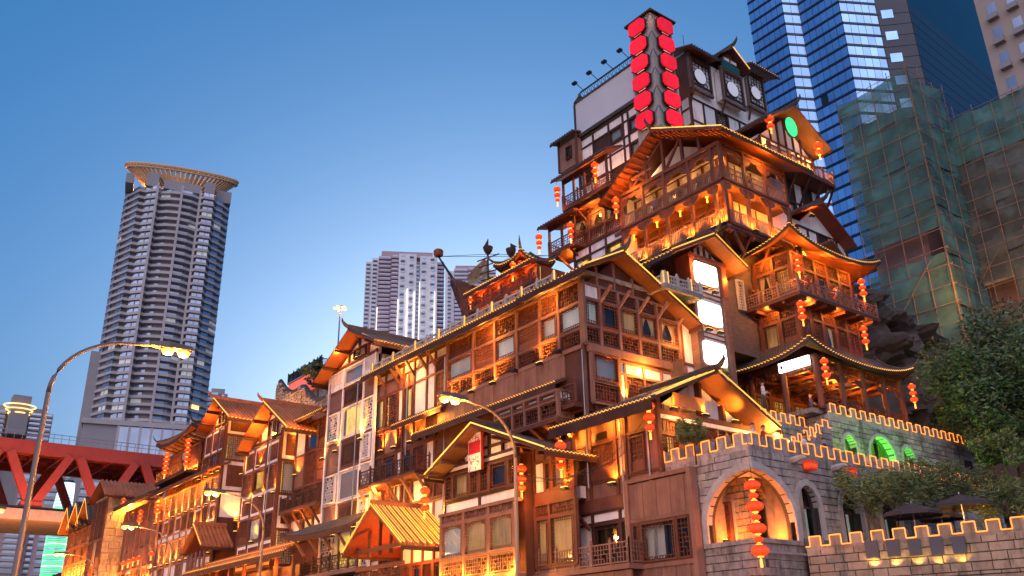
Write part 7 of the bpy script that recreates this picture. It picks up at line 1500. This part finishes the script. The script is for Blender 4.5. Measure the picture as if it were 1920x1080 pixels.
for px, py, lab, tp in ((1412, 815, 'person in white top looking over the castle corner battlement', 'cloth_white'), (1432, 820, 'person in red top by the castle corner battlement', 'cloth_red'), (1508, 828, 'person in white top standing behind the castle side battlement', 'cloth_white'), (1545, 838, 'person in dark clothes behind the castle side battlement', 'cloth_dark')):
    q = at_Y(px, py, 26.4); person((q.x, 26.4, ZT-.35), .3, lab, tp)
for px, lab in ((1440, 'person walking below the pagoda columns'), (1527, 'person in blue under the pagoda front column')): q = at_Y(px, 770, 33.2); person((q.x, 33.4, 15.75), .4, lab, 'cloth_white' if px < 1500 else 'cloth_blue')

for px, Xq, z_, lab, tp in ((1195, 44.7, 28.2, 'person in white leaning on the lower great hall gallery rail', 'cloth_white'), (1285, 44.7, 28.2, 'person in red on the lower great hall gallery', 'cloth_red'), (1232, 44.7, 31.52, 'person in blue on the upper great hall gallery', 'cloth_blue'), (1320, 44.7, 31.52, 'person in dark clothes on the upper great hall gallery', 'cloth_dark')):
    d = ray(px, 430); person((Xq, d.y*Xq/d.x, z_), -1.6, lab, tp)
for X_, lab, tp in ((49.2, 'person in red on the pagoda balcony near its corner post', 'cloth_red'), (52.7, 'person in white on the middle of the pagoda balcony', 'cloth_white'), (55, 'person in blue at the far end of the pagoda balcony', 'cloth_blue')): person((X_, 31.6, 23.36), .2, lab, tp)
# rain pipes, cables and air conditioners fixed to the fronts
def pipe(F, s, z0, z1, mat='metal_grey'): F.put('rain_pipe', cached(('rp', q5(z1-z0), mat), lambda: MB().tube([(0, 0, 0), (0, 0, q5(z1-z0))], .05, 7).mesh('rain_pipe', mat)), s, z0, .2)
for B_, X_, lst in ((TG, 32.2, ((-61.2, 8, 22), (-66.0, 8, 23))), (LT, 32.5, ((-49.3, 5, 21), (-54.2, 5, 21), (-35.4, 10, 18))), (GH, 32.8, ((-31.2, 6, 13), (-33.1, 5.5, 13.2))), (B2, 31.6, ((-76, 7, 22),))):
    for s_, z0, z1 in lst: pipe(FX(B_, X_), s_, z0, z1)
for B_, X_, s_, z_ in ((LT, 32.5, -50.2, 9.2), (LT, 32.5, -57.4, 9.0), (GH, 32.8, -36.9, 9.6), (RB, 32.9, -66, 12.2)): ac_unit(FX(B_, X_), s_, z_, .15)
CB = thing('overhead_cable', 'thin black cables sagging between the gatehouse and the street lamp', 'cable', (32, 33, 9))
for k in range(3):
    A, Bq = Vector((32.4, 33-2*k, 12.6+.3*k)), Vector((20.6, Y2, 8.3-.2*k)); link('cable', MB().tube([A.lerp(Bq, i/14)-Vector((0, 0, 1.2*4*(i/14)*(1-i/14)))-CB.location for i in range(15)], .012, 4).mesh('cable', 'metal_dark'), CB)
